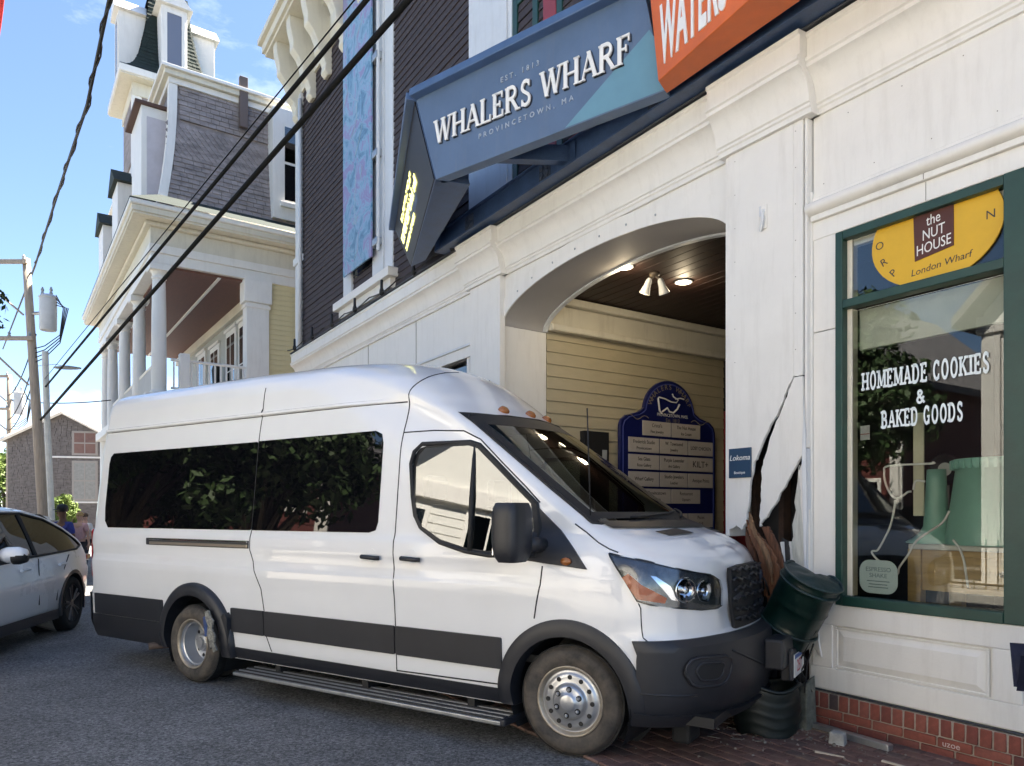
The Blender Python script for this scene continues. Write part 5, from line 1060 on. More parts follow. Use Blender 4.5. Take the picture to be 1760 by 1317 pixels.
    # handles
    for hx in (-1.665, -1.275):
        hb = recalc(MB().tube([(hx - .085, sg * 1.035, 1.212), (hx - .07, sg * 1.058, 1.213), (hx + .07, sg * 1.058, 1.207), (hx + .085, sg * 1.035, 1.206)], .017, 8).obj('door_handle', CLAD, van, smooth=True))
        MB().lathe([(.001, 0), (.045, .0005), (.050, .004), (.052, .0)], 20, TR(hx, sg * 1.0225, 1.225) @ RX(R(90 if sg < 0 else -90))).obj('handle_cup', PAINT, hb, smooth=True)
    # arch trims
    for wi, (cx, cz, rr) in enumerate(WH):
        a0, a1 = (-18, 200) if wi == 0 else (-12, 195)
        o1 = .030 if wi == 0 else .062
        w_ = .095 if wi == 0 else .10
        rows = []
        for k in range(45):
            a = R(a0 + (a1 - a0) * k / 44); row = []
            for rad, off in ((rr - .012, -.10), (rr - .012, o1 * .9), (rr + .02, o1), (rr + w_ * .7, o1 * .9), (rr + w_, o1 * .45), (rr + w_ + .004, -.012)):
                x = cx + rad * math.cos(a); z = max(cz + rad * math.sin(a), .275); row.append((x, sg * (side_y(x, max(z, .3)) + off), z))
            rows.append(row)
        recalc(MB().grid(rows).obj('wheel_arch_trim', CLAD, van, auto=50))
        # liner
        rows = []
        for k in range(31):
            a = R(-30 + 240 * k / 30); rows.append([(cx + (rr + .0) * math.cos(a), sg * yy, cz + (rr + .0) * math.sin(a)) for yy in (1.0, .5)])
        rows2 = MB().grid(rows)
        rows2.lathe([(rr + .002, 0), (.02, 0.001)], 30, TR(cx, sg * .5, cz) @ RX(R(90)), caps=False)
        rows2.obj('wheel_well', BLACK, van)
    # rear arch flap in front of the wheel (thick, to the ground side)
    flap = solid('rear_arch_flap', [(-3.47, .27), (-3.33, .27), (-3.33, .62), (-3.37, .67), (-3.45, .60)], S, .0, .055, CLAD, step=.05)
    # headlamp
    HL = [(.062, 1.292), (.062, 1.272), (.11, 1.17), (.185, 1.012), (.25, .992), (.42, .968), (.55, .950), (.655, .948), (.69, .965), (.70, 1.06), (.685, 1.12), (.63, 1.157), (.45, 1.195), (.25, 1.250)]
    Fs = lambda off, sg=sg: frontsurf(off, -sg * -1 if sg > 0 else 1)
    Fs = (lambda off: frontsurf(off, 1)) if sg < 0 else (lambda off: frontsurf(off, -1))
    hl = solid('headlamp', HL, Fs, -.003, .004, mat('headlamp_inner', (0.16, 0.165, 0.175), .22, .5, 18, metal=.75), step=.03)
    for uc, zc, rad in ((.455, 1.075, .078), (.570, 1.062, .066)):
        p = Vector(Fs(.004)(uc, zc)); q = Vector(Fs(.05)(uc, zc)); d = (q - p).normalized(); M = TR(*p) @ d.to_track_quat('Z', 'Y').to_matrix().to_4x4()
        recalc(MB().lathe([(rad, .004), (rad * 1.0, .010), (rad * .86, .011), (rad * .55, .003), (rad * .3, .002), (rad * .28, .010), (.001, .013)], 26, M).obj('reflector', CHROME, hl, smooth=True))
    skin('turn_lens', [(.115, 1.150), (.182, 1.024), (.33, 1.0), (.345, 1.03), (.21, 1.11), (.145, 1.175)], Fs(.007), AMBER, hl, step=.02)
    skin('reflector_strip', [(.37, 1.02), (.41, 1.01), (.37, 1.10), (.29, 1.16), (.26, 1.165), (.32, 1.09)], Fs(.0065), CHROME, hl, step=.02)
    solid('lens_cover', HL, Fs, .002, .022, glass_mat('lens_clear', (.94, .95, .96), .0), hl, step=.03)
    rim('lamp_gap', HL, Fs(.003), .006, BLACK, hl)
    # front bumper corner recess with fog lamp frame
    FO = [(.355, .60), (.365, .64), (.39, .672), (.43, .684), (.60, .674), (.635, .655), (.642, .62), (.625, .56), (.60, .522), (.56, .505), (.43, .510), (.39, .530)]
    fo = solid('fog_lamp_frame', FO, Fs, .02, .036, CLAD, step=.03)
    rim('frame_lip', FO, Fs(.036), .010, CLAD, fo)
    solid('fog_lamp', shrink(FO, .42), Fs, .030, .040, BLACK, fo, step=.03)
    rim('frame_lip', shrink(FO, .40), Fs(.038), .008, CLAD, fo)
    # rear lamp, mud etc
    box('rear_lamp', REDL, van, -5.722, -5.60, min(sg * .86, sg * .985), max(sg * .86, sg * .985), .86, 1.38, .03)
    # bumper seam + hood gap
    MB().tube([Fs(.0)(.20, 1.005 - .28 * i / 8) if i else Fs(.0)(.19, 1.0) for i in range(9)], .004, 5).obj('panel_gap', GAPM, van, smooth=True)
    HG = [(-.02, 1.47), (.06, 1.42), (.16, 1.355), (.24, 1.318), (.30, 1.298)]
    MB().tube([S(-.0005)(x, z) for x, z in HG], .005, 5).obj('panel_gap', GAPM, van, smooth=True)
    # clearance lamp on the sail
    lathe_o = MB().lathe([(.032, 0), (.030, .012), (.015, .018), (.001, .019)], 18, TR(-.03, sg * (side_y(-.03, 1.235) + .011), 1.235) @ RX(R(90 if sg < 0 else -90)) @ Matrix.Diagonal((1.2, .8, 1, 1)))
    lathe_o.obj('side_marker_lamp', AMBERD, van, smooth=True)
    # door mirror
    rows = []
    for k in range(13):
        f_ = k / 12; zz = 1.235 + .368 * f_; e = 1 - .20 * (abs(2 * f_ - 1)) ** 6 - (.12 if f_ < .5 else 0) * (1 - 2 * f_) ** 2
        ring = []
        for q in range(24):
            an = 2 * math.pi * q / 24; cx_, sy_ = math.cos(an), math.sin(an)
            ring.append((-.285 + .098 * e * abs(cx_) ** .6 * (1 if cx_ > 0 else -1), sg * (1.225 + .135 * e * abs(sy_) ** .5 * (1 if sy_ > 0 else -1)), zz))
        rows.append(ring + [ring[0]])
    mbm = MB().grid(rows); mbm.f.append(tuple(range(23, -1, -1))); mbm.f.append(tuple(12 * 25 + q for q in range(24)))
    mir = recalc(mbm.obj('door_mirror', CLAD, van, auto=50))
    MB().tube([(-.22, sg * .96, 1.33), (-.24, sg * 1.12, 1.35)], .05, 10).obj('mirror_arm', CLAD, mir, smooth=True)
    box('mirror_glass', CHROME, mir, -.372, -.366, min(sg * 1.13, sg * 1.32), max(sg * 1.13, sg * 1.32), 1.28, 1.56)

# cheek panels: front bumper wraps round the nose
def both(P): return P
for sg in (-1, 1):
    Fs = (lambda off: frontsurf(off, 1)) if sg < 0 else (lambda off: frontsurf(off, -1))
    solid('front_bumper', [(.125, .775), (.115, .66), (.115, .50), (.118, .36), (.13, .262), (.40, .258), (.70, .258), (1.0, .258), (1.0, .79), (.62, .79), (.38, .783)], Fs, -.03, .018, CLAD, step=.03, nz=14)
    solid('bumper_lip', [(.125, .345), (.60, .325), (1.0, .32), (1.0, .255), (.6, .255), (.13, .26)], Fs, .0, .045, CLAD, step=.05, nz=3)
    g = solid('grille_opening', [(.80, 1.185), (.79, 1.0), (.805, .80), (1.0, .80), (1.0, 1.20), (.90, 1.20)], Fs, -.02, .004, BLACK, step=.04, nz=10)
    for i, zz in enumerate((.86, .92, .985, 1.05, 1.115, 1.17)):
        jit = random.uniform(-.02, .02)
        MB().tube([Vector(Fs(.014 + .008 * math.sin(j * 1.7 + i))(.81 + .19 * j / 8, zz + jit * (j / 8) + .012 * math.sin(j * 2.1 + i * 1.3))) for j in range(9)], .010, 6).obj('grille_bar', CLAD, g, smooth=True)
# rear bumper corners
for sg in (-1, 1):
    rows = []
    for k in range(15):
        a = (1 - k / 14) * math.pi / 2; row = []
        for z in np.linspace(.262, .715, 9):
            cx_, sx_ = math.cos(a), math.sin(a); row.append((xr(z) - .016 * sx_ + .13 * (1 - sx_ ** (2 / 2.2)), sg * ((wr(z) + .017) * cx_ ** (2 / 7.) if k else 0.0), z))
        rows.append(row)
    mbr = MB().grid(rows); e = [r[-1] for r in rows]; mbr.grid([e, [(p[0] + .03 * (1 if i < 12 else 0), p[1] * .975, p[2] + .004) for i, p in enumerate(e)]]); recalc(mbr.obj('rear_bumper', CLAD, van, auto=45))
# windscreen
def wsurf(off):
    def fn(y, z):
        x = front_x(y, z); return (x + off * .8, y, z + off * .6)
    return fn
WS = [(-.835, 1.475), (-.80, 1.47), (-.4, 1.478), (0, 1.48), (.4, 1.478), (.80, 1.47), (.835, 1.475), (.825, 1.7), (.79, 2.05), (.765, 2.225), (.74, 2.25), (.4, 2.272), (0, 2.28), (-.4, 2.272), (-.74, 2.25), (-.765, 2.225), (-.79, 2.05), (-.825, 1.7)]
ws = skin('windscreen', WS, wsurf(.004), WSG, step=.05, nz=22)
rim('windscreen_seal', WS, wsurf(.004), .010, RUB, ws)
FR = MB()
for z0, z1 in ((1.475, 1.545), (2.18, 2.275)):
    FR.grid([[wsurf(.0055)(y, z0 + (z1 - z0) * k / 3) for k in range(4)] for y in np.linspace(-.78, .78, 40)])
for s2 in (-1, 1):
    FR.grid([[wsurf(.0055)(s2 * (e - w_), z) for w_ in (.0, .03, .06)] for z, e in [(1.48 + .79 * k / 20, .832 - .078 * k / 20) for k in range(21)]])
recalc(FR.obj('frit_band', BLACK, ws, smooth=True))
MB().tube([wsurf(.02)(-.55 + .07 * k, 1.500 + .004 * k) for k in range(12)], .009, 6).obj('wiper', RUB, ws, smooth=True)
MB().tube([wsurf(.02)(.12 + .06 * k, 1.500 + .006 * k) for k in range(11)], .009, 6).obj('wiper', RUB, ws, smooth=True)
COWL = MB().grid([[(front_x(y, z) + .012, y, z + .006) for z in (1.44, 1.462, 1.485)] for y in np.linspace(-.80, .80, 40)])
COWL.obj('wiper_cowl', CLAD, van, smooth=True)
# hood vents
for s2 in (-1, 1):
    P = [(s2 * .24, 1.405), (s2 * .56, 1.392), (s2 * .58, 1.418), (s2 * .30, 1.436)]
    rows = patch(P, lambda y, z: (front_x(y, z) + .003, y, z + .004), .02, 6); recalc(MB().grid(rows).obj('hood_vent', CLAD, van, smooth=True))
# roof marker lamps, antenna
for y in (-.33, 0.0, .33):
    x = front_x(y, 2.325); recalc(MB().lathe([(.055, -.02), (.055, .012), (.045, .030), (.020, .040), (.001, .041)], 18, TR(x - .01, y, 2.325) @ RY(R(50)) @ Matrix.Diagonal((.75, 1.0, 1, 1))).obj('roof_marker_lamp', AMBERD, van, smooth=True))
ant = MB().tube([(.045, -.80, 1.41), (.045, -.80, 1.47)], .018, 8).obj('antenna', RUB, van, smooth=True)
MB().tube([(.045, -.80, 1.46), (.02, -.80, 2.22)], .0045, 6).obj('whip', RUB, ant, smooth=True)
# sliding door rail
rl = box('door_rail', mat('rail_dark', (.05, .05, .05), .5), van, -4.60, -3.085, -1.034, -1.0, 1.236, 1.302)
box('rail_bar', CHROME, rl, -4.56, -3.09, -1.040, -1.030, 1.285, 1.298, .004)
box('rail_bar', mat('rail_bronze', (.42, .36, .28), .3, metal=.8), rl, -4.54, -3.09, -1.043, -1.028, 1.243, 1.268, .004)
box('rail_end', CLAD, rl, -4.60, -4.55, -1.041, -1.01, 1.238, 1.300, .006)
# running board
rb = box('running_board', ALU, van, -3.16, -.44, -1.13, -.84, .165, .195, .008)
for k in range(7):
    box('tread_rib', ALU if k % 2 else mat('step_black', (.03, .03, .03), .6), rb, -3.15, -.45, -1.112 + k * .038, -1.096 + k * .038, .1955, .206, .003)
box('end_cap', CLAD, rb, -.445, -.405, -1.128, -.842, .163, .208, .01)
for x in (-2.8, -1.8, -.8): box('step_bracket', BLACK, rb, x - .03, x + .03, -.95, -.70, .17, .33)
# underbody
box('underbody', BLACK, van, -5.45, .75, -.55, .55, .24, .42)
box('sill_floor', BLACK, van, -3.30, -.50, -.94, .94, .285, .33)
box('rear_floor', BLACK, van, -5.55, -4.38, -.94, .94, .285, .33)
MB().tube([(-3.6, -.62, .30), (-4.3, -.70, .27), (-4.55, -.98, .255), (-4.58, -1.02, .25)], .035, 10).obj('exhaust_pipe', mat('rusty_pipe', (.10, .07, .055), .7, .4, 10), van, smooth=True)
box('front_floor', BLACK, van, .45, .85, -.80, .80, .27, .33)
box('splash_shield', RUB, van, .52, .64, -.62, -.40, .09, .30, .02)
# scuffed, torn trim at the rear arch
TRG = [(-3.57, .67), (-3.52, .69), (-3.49, .63), (-3.45, .60), (-3.47, .53), (-3.425, .47), (-3.44, .41), (-3.40, .35), (-3.45, .325), (-3.47, .37), (-3.50, .345), (-3.51, .43), (-3.54, .47), (-3.525, .55), (-3.555, .60)]
recalc(MB().prism(TRG, -1.112, -1.098, 'y').obj('torn_trim', mat('torn_foam', (.24, .235, .21), .8, .5, 22, .6, 60, fine=.4, fscale=60), van))
recalc(MB().prism([(-3.60, .62), (-3.565, .635), (-3.545, .55), (-3.545, .46), (-3.575, .45), (-3.585, .53)], -1.108, -1.094, 'y').obj('torn_blue_film', mat('blue_film', (.03, .07, .22), .5, .3, 14), van))
# licence plate in its bent holder
ph = MB(); ph.box(1.076, 1.092, .10, .50, .41, .60); ph.obj('plate_holder', CLAD, van, bevel=.01)
pl = MB().box(1.10, 1.106, .16, .47, .42, .575).obj('licence_plate', mat('plate_white', (.75, .75, .73), .45, .1, 10), van)
box('plate_band', mat('plate_blue', (.05, .12, .35), .5), pl, 1.1062, 1.1075, .165, .465, .545, .572)
PM = basis((1.107, .315, .485), (0, 1, 0), (0, 0, 1), (1, 0, 0))
text('plate_characters', '25T', .12, mat('plate_red', (.5, .03, .03), .5), pl, PM, ext=.0006, sx=.8)
ba = box('plate_bracket', CLAD, van, 1.02, 1.10, .12, .18, .40, .62, .01)
# engine clutter seen in the broken grille
eng = MB()
for i in range(16):
    y = random.uniform(-.35, .55); z = random.uniform(.82, 1.16); x = .80 + random.uniform(-.03, .03)
    eng.tube([(x, y, z), (x + random.uniform(-.05, .03), y + random.uniform(-.12, .12), z + random.uniform(-.10, .04)), (x + random.uniform(-.06, .02), y + random.uniform(-.2, .2), z + random.uniform(-.2, .03))], random.uniform(.006, .016), 6)
eng.obj('broken_grille_bits', mat('engine_bits', (.045, .045, .048), .45, .5, 12), van, smooth=True)
fx = MB(); fx.box(.95, 1.075, -.05, .60, .50, .70); fx.obj('crushed_bumper_beam', CLAD, van, bevel=.015)

for sg in (-1, 1):
    Fs = (lambda off: frontsurf(off, 1)) if sg < 0 else (lambda off: frontsurf(off, -1))
    MB().tube([Fs(.019)(.13 + .30 * k / 10, .468 - .012 * k / 10) for k in range(11)], .007, 6).obj('bumper_crease', CLAD, van, smooth=True)
    MB().tube([Fs(.019)(.66 + .30 * k / 10, .70 - .16 * (k / 10)) for k in range(11)], .008, 6).obj('bumper_crease', CLAD, van, smooth=True)
# wheels -------------------------------------------------------------------
def wheel(cx, cy, rad, wdt, sg, dual=False, turn=0.0):
    M = TR(cx, cy, rad) @ RZ(turn) @ RX(R(90 if sg < 0 else -90))      # +z of the lathe points outwards
    wh = MB(); h = wdt / 2
    wh.lathe([(.222, -h), (rad * .80, -h - .006), (rad - .025, -h + .018), (rad - .004, -h + .05), (rad, 0), (rad - .004, h - .05), (rad - .025, h - .018), (rad * .90, h - .002), (rad * .80, h + .004), (rad * .70, h - .002), (.222, h - .016)], 56, M, caps=False)
    ty = wh.obj('wheel', TYRE, van, auto=60)
    tr = MB()
    for k in range(5):
        zc = -h + .055 + k * (wdt - .11) / 4; tr.lathe([(rad - .012, zc - .012), (rad + .0025, zc - .011), (rad + .0025, zc + .011), (rad - .012, zc + .012)], 56, M, caps=False)
    tr.obj('tread', TREAD, ty, smooth=False)
    rm = MB()
    if not dual:
        rm.lathe([(.224, h - .030), (.226, h - .008), (.216, h - .006), (.206, h - .022), (.196, h - .036)], 48, M, caps=False).obj('rim_edge', RUSTRIM, ty, smooth=True)
        rm = MB().lathe([(.200, h - .034), (.186, h - .040), (.176, h - .024), (.150, h - .016), (.122, h - .022), (.112, h - .014), (.108, h + .004), (.090, h + .016), (.062, h + .018), (.056, h + .030), (.040, h + .036), (.001, h + .037)], 48, M, caps=False)
        rim_ = rm.obj('rim', STEEL, ty, smooth=True)
        for k in range(12):
            a = 2 * math.pi * k / 12; rr = .152
            MB().lathe([(.0155, 0), (.0150, .003), (.001, .0032)], 14, M @ TR(rr * math.cos(a), rr * math.sin(a), h - .0175)).obj('rim_hole', BLACK, rim_)
        for k in range(6):
            a = 2 * math.pi * (k + .4) / 6; rr = .083
            MB().lathe([(.019, 0), (.019, .004), (.001, .0042)], 12, M @ TR(rr * math.cos(a), rr * math.sin(a), h + .014)).obj('nut_recess', BLACK, rim_)
            MB().lathe([(.011, 0), (.011, .014), (.008, .018), (.001, .018)], 6, M @ TR(rr * math.cos(a), rr * math.sin(a), h + .014)).obj('wheel_nut', STEEL, rim_)
    else:
        rm.lathe([(.224, h - .028), (.226, h - .006), (.216, h - .004), (.205, h - .020), (.198, h - .035)], 48, M, caps=False).obj('rim_edge', RUSTRIM, ty, smooth=True)
        rm = MB().lathe([(.199, h - .030), (.194, h - .045), (.182, h - .050), (.176, h - .120), (.166, h - .150), (.120, h - .155), (.088, h - .155), (.074, h - .10), (.068, h - .095), (.05, h - .095), (.046, h - .08), (.001, h - .079)], 48, M, caps=False)
        rim_ = rm.obj('rim', STEEL, ty, auto=25)
        for k in range(10):
            a = 2 * math.pi * k / 10; MB().lathe([(.0165, 0), (.016, .004), (.001, .0042)], 14, M @ TR(.135 * math.cos(a), .135 * math.sin(a), h - .1535)).obj('rim_hole', BLACK, rim_)
    return ty
for sg in (-1, 1):
    wheel(-.02, sg * .885, .352, .215, sg, turn=R(4))
    wheel(-3.85, sg * .955, .352, .20, sg, True)
    wheel(-3.85, sg * .70, .352, .20, sg, True)
# cab interior ---------------------------------------------------------------
dash = MB().prism([(-.45, .95), (-.42, 1.32), (-.30, 1.42), (.10, 1.44), (.28, 1.40), (.28, .95)], -.78, .78, 'y').obj('dashboard', mat('dash_grey', (.03, .032, .034), .6, .2, 8), van, bevel=.03)
sw = MB(); pts = [(math.cos(2 * math.pi * k / 24) * .19, math.sin(2 * math.pi * k / 24) * .19, 0) for k in range(25)]
sw.tube(pts, .016, 8, False, TR(-.52, .42, 1.36) @ RY(R(-65))); sw.obj('steering_wheel', RUB, van, smooth=True)
for y in (-.45, .45):
    st = MB().prism([(-1.35, .80), (-1.38, .92), (-.82, .98), (-.80, .86)], y - .25, y + .25, 'y').obj('seat', SEATM, van, bevel=.05)
    MB().prism([(-1.40, .92), (-1.52, 1.60), (-1.42, 1.62), (-1.24, .95)], y - .25, y + .25, 'y').obj('seat_back', SEATM, st, bevel=.05)
    MB().prism([(-1.55, 1.64), (-1.56, 1.84), (-1.47, 1.84), (-1.46, 1.64)], y - .13, y + .13, 'y').obj('headrest', SEATM, st, bevel=.04)
box('cab_floor', BLACK, van, -1.6, .3, -.9, .9, .55, .60)
box('bulkhead', mat('cab_trim_grey', (.09, .09, .09), .7), van, -1.66, -1.63, -.86, .86, .6, 2.2)
box('headliner', mat('headliner_grey', (.18, .18, .17), .8), van, -1.62, -1.12, -.72, .72, 2.27, 2.29)
# ================================================================ across the street, behind the viewer (seen only as reflections and bounced light)
def facing_house(name, label, s, d, wdt, dep, eave, ridge, m, roofm):
    h_ = thing(name, label, 'house', fw(s, -d, 0), FROT + math.pi); x0, x1 = -wdt / 2, wdt / 2       # local -y faces the big building
    MB().prism([(x0, 0), (x1, 0), (x1, eave), (0, ridge), (x0, eave)], 0, dep, 'y').obj('wall', m, h_)
    for z in np.arange(.3, eave, .19): box('clapboard', m, h_, x0, x1, -.018, -.002, z, z + .17, .004)
    rf = MB(); rf.hexa([(x0 - .4, -.5, eave - .3), (x0 - .4, dep, eave - .3), (0, dep, ridge), (0, -.5, ridge), (x0 - .4, -.5, eave - .1), (x0 - .4, dep, eave - .1), (0, dep, ridge + .2), (0, -.5, ridge + .2)]); rf.hexa([(0, -.5, ridge), (0, dep, ridge), (x1 + .4, dep, eave - .3), (x1 + .4, -.5, eave - .3), (0, -.5, ridge + .2), (0, dep, ridge + .2), (x1 + .4, dep, eave - .1), (x1 + .4, -.5, eave - .1)])
    recalc(rf.obj('roof', roofm, h_)); box('frieze', WHITE, h_, x0 - .1, x1 + .1, -.12, -.02, eave - .45, eave - .1)
    for a in (x0 + .15, x1 - .15): box('corner_board', WHITE, h_, a - .17, a + .17, -.08, -.02, 0, eave - .4)
    return h_
RG = mat('grey_roof', (.20, .19, .19), .85, .3, 5)
w1 = facing_house('white_house', 'white clapboard house across the street, mirrored in the van door window', -1.2, 11.2, 5.2, 8, 5.6, 8.4, mat('sunny_white_clapboard', (.78, .77, .72), .6, .04, 3), RG)
for x in (-1.75, 1.75):
    for z in (1.0, 3.4): hwin(w1, x - .42, x + .42, z, z + 1.5)
dr = box('door', WHITE, w1, -.55, .55, -.10, -.02, .3, 2.7, .02)
for a, b in ((-.42, -.06), (.06, .42)):
    for z0, z1 in ((.5, 1.3), (1.4, 2.5)): box('door_panel', mat('door_panel_grey', (.6, .6, .56), .5), dr, a, b, -.12, -.10, z0, z1, .02)
box('door_hood', WHITE, dr, -1.0, 1.0, -.45, -.02, 2.95, 3.2, .02)
for a in (-.82, .82): box('door_pilaster', WHITE, dr, a - .14, a + .14, -.22, -.02, 0, 2.95, .01)
hwin(w1, -.42, .42, 3.5, 5.0)
r1 = facing_house('red_house', 'dark red house across the street behind the big tree', -10.4, 14.6, 6.2, 8, 5.2, 8.2, mat('red_clapboard', (.12, .03, .025), .7, .15, 3), RG)
for x in (-2.0, 0, 2.0):
    for z in (1.0, 3.3): hwin(r1, x - .42, x + .42, z, z + 1.4)
g1 = facing_house('grey_house', 'pale house across the street at the far right behind the viewer', 6.6, 11.6, 8, 8, 6.0, 8.6, mat('pale_clapboard', (.66, .63, .56), .6, .05, 3), RG)
for x in (-2.6, 0, 2.6):
    for z in (1.0, 3.5): hwin(g1, x - .45, x + .45, z, z + 1.5)
g3 = facing_house('cream_house', 'cream house across the street beyond the trees', -17.5, 12.4, 7, 8, 5.4, 8.2, mat('cream_clapboard', (.64, .60, .48), .6, .05, 3), RG)
for x in (-2.2, 0, 2.2):
    for z in (1.0, 3.3): hwin(g3, x - .42, x + .42, z, z + 1.4)
for (s, d, H, rd, sd2, lb) in ((-6.9, 10.4, 8.6, 2.3, 31, 'big dark street tree across the road, mirrored in the van windows'), (-9.6, 10.0, 8.4, 2.7, 32, 'second dark street tree across the road, further up'), (-13.6, 10.0, 8.0, 2.6, 34, 'third dark street tree across the road, furthest up'), (2.6, 10.0, 6.0, 1.5, 33, 'small tree across the road between the pale houses')):
    tree('tree', lb, fw(s, -d, 0), H, rd, 30000, LF1, H * .22, sd2, .11, .50, zsq=1.25, clumps=60)
fe = thing('picket_fence', 'black iron fence in front of the white house across the street', 'fence', fw(-1.2, -9.7, 0), FROT + math.pi)
for i in range(34): box('picket', BLACK, fe, -3.3 + i * .2, -3.28 + i * .2, -.01, .01, 0, 1.05, 0)
box('rail', BLACK, fe, -3.4, 3.4, -.02, .02, .9, .94); box('rail', BLACK, fe, -3.4, 3.4, -.02, .02, .2, .24)
lawn = MB().box(-5.5, 1.2, -11.2, -9.8, 0, .02).obj('lawn', mat('lawn_green', (.10, .15, .035), .9, .35, 8, .5, 60)); lawn.location = fw(0, 0, .006); lawn.rotation_euler = (0, 0, FROT); lawn['kind'] = 'structure'

# ================================================================ the white coupe-backed car at the left
CARP = mat('white_car_paint', (.84, .84, .84), .28, .02, 1, coat=.9)
ca = math.atan2(-.98, .20)                      # nose towards the viewer
car = thing('parked_car', 'white sloping-roof SUV standing at the left edge of the street', 'car', (-5.86, 9.54, 0), ca)
# local: x forward, rear axle at x=0, left side (seen) is +y; shift so the near tyres touch the measured spot
YO = -.86
ctop = pch([(-.88, .95), (-.80, 1.08), (-.55, 1.20), (-.20, 1.35), (.2, 1.50), (.8, 1.61), (1.4, 1.62), (1.9, 1.52), (2.35, 1.26), (2.7, 1.08), (3.3, 1.00), (3.66, .86), (3.74, .66)])
cbelt = pch([(-.88, .90), (-.5, 1.02), (0, 1.03), (1.0, .99), (2.0, .96), (2.7, .93), (3.4, .86), (3.74, .62)])
cw = pch([(-.88, .70), (-.80, .82), (-.5, .91), (0, .945), (1.5, .93), (2.7, .945), (3.3, .88), (3.62, .70), (3.74, .50)])
cbot = pch([(-.88, .45), (-.6, .30), (.5, .24), (2.2, .24), (3.4, .25), (3.74, .40)])
xs = sorted(set([round(v, 4) for v in np.linspace(-.88, 3.74, 110)])); rows = []
for x in xs:
    b, t, wd, lo = cbelt(x), ctop(x), cw(x), cbot(x); b = min(b, t - .02); row = []
    gh_ = max(t - b, .02); tw = wd - .28 * min(gh_ / .6, 1)
    prof = [(.0, lo), (wd - .12, lo), (wd - .05, lo + .04), (wd - .02, lo + .13), (wd - .005, lo + (b - lo) * .35), (wd + .012, lo + (b - lo) * .62), (wd + .010, lo + (b - lo) * .70), (wd - .006, lo + (b - lo) * .76), (wd - .01, b - .04), (wd - .03, b)]
    for k in range(1, 9):
        f = k / 8; prof.append((wd - .03 - (wd - .03 - tw) * f ** 1.1, b + (t - .05 - b) * f if gh_ > .1 else b + (t - b) * f * .5))
    prof += [(tw - .10, t - .012), (tw * .55, t), (0, t + .006)]
    row = [(x, p[0], p[1]) for p in prof]; rows.append(row)
L_ = np.array(rows)
CWH = [(0.0, .355, .40), (2.82, .355, .40)]
mb = MB()
for sg in (1, -1):
    V = L_.copy(); V[:, :, 1] *= sg; n0, n1 = V.shape[:2]; F = V.reshape(-1, 3); ins = np.zeros(len(F), bool)
    for cx, cz, rr in CWH: ins |= (np.hypot(F[:, 0] - cx, F[:, 2] - cz) < rr) & (np.abs(F[:, 1]) > .6)
    fs = [(i * n1 + j, (i + 1) * n1 + j, (i + 1) * n1 + j + 1, i * n1 + j + 1) for i in range(n0 - 1) for j in range(n1 - 1)]; fs = [q for q in fs if not all(ins[k] for k in q)]
    for cx, cz, rr in CWH:
        d = np.hypot(F[:, 0] - cx, F[:, 2] - cz); m_ = (d < rr) & (np.abs(F[:, 1]) > .6); F[m_, 0] = cx + (F[m_, 0] - cx) / d[m_] * rr; F[m_, 2] = cz + (F[m_, 2] - cz) / d[m_] * rr
    mb.add([(p[0], p[1] + YO, p[2]) for p in F.tolist()], fs)
bd_ = mb.obj('body', CARP, car, auto=40)
bm = bmesh.new(); bm.from_mesh(bd_.data); bmesh.ops.remove_doubles(bm, verts=bm.verts, dist=.0005); bmesh.ops.delete(bm, geom=[v for v in bm.verts if not v.link_faces], context='VERTS'); bmesh.ops.recalc_face_normals(bm, faces=bm.faces); bm.to_mesh(bd_.data); bm.free()
def cside(off, sg=1):
    def fn(x, z):
        b, t, wd = cbelt(x), ctop(x), cw(x); tw = wd - .28 * min((t - b) / .6, 1); f = min(max((z - b) / max(t - .05 - b, .01), 0), 1)
        if z < b: y = wd - .012
        else: y = wd - .03 - (wd - .03 - tw) * f ** 1.1
        return (x, sg * (y + off) + YO, z)
    return fn
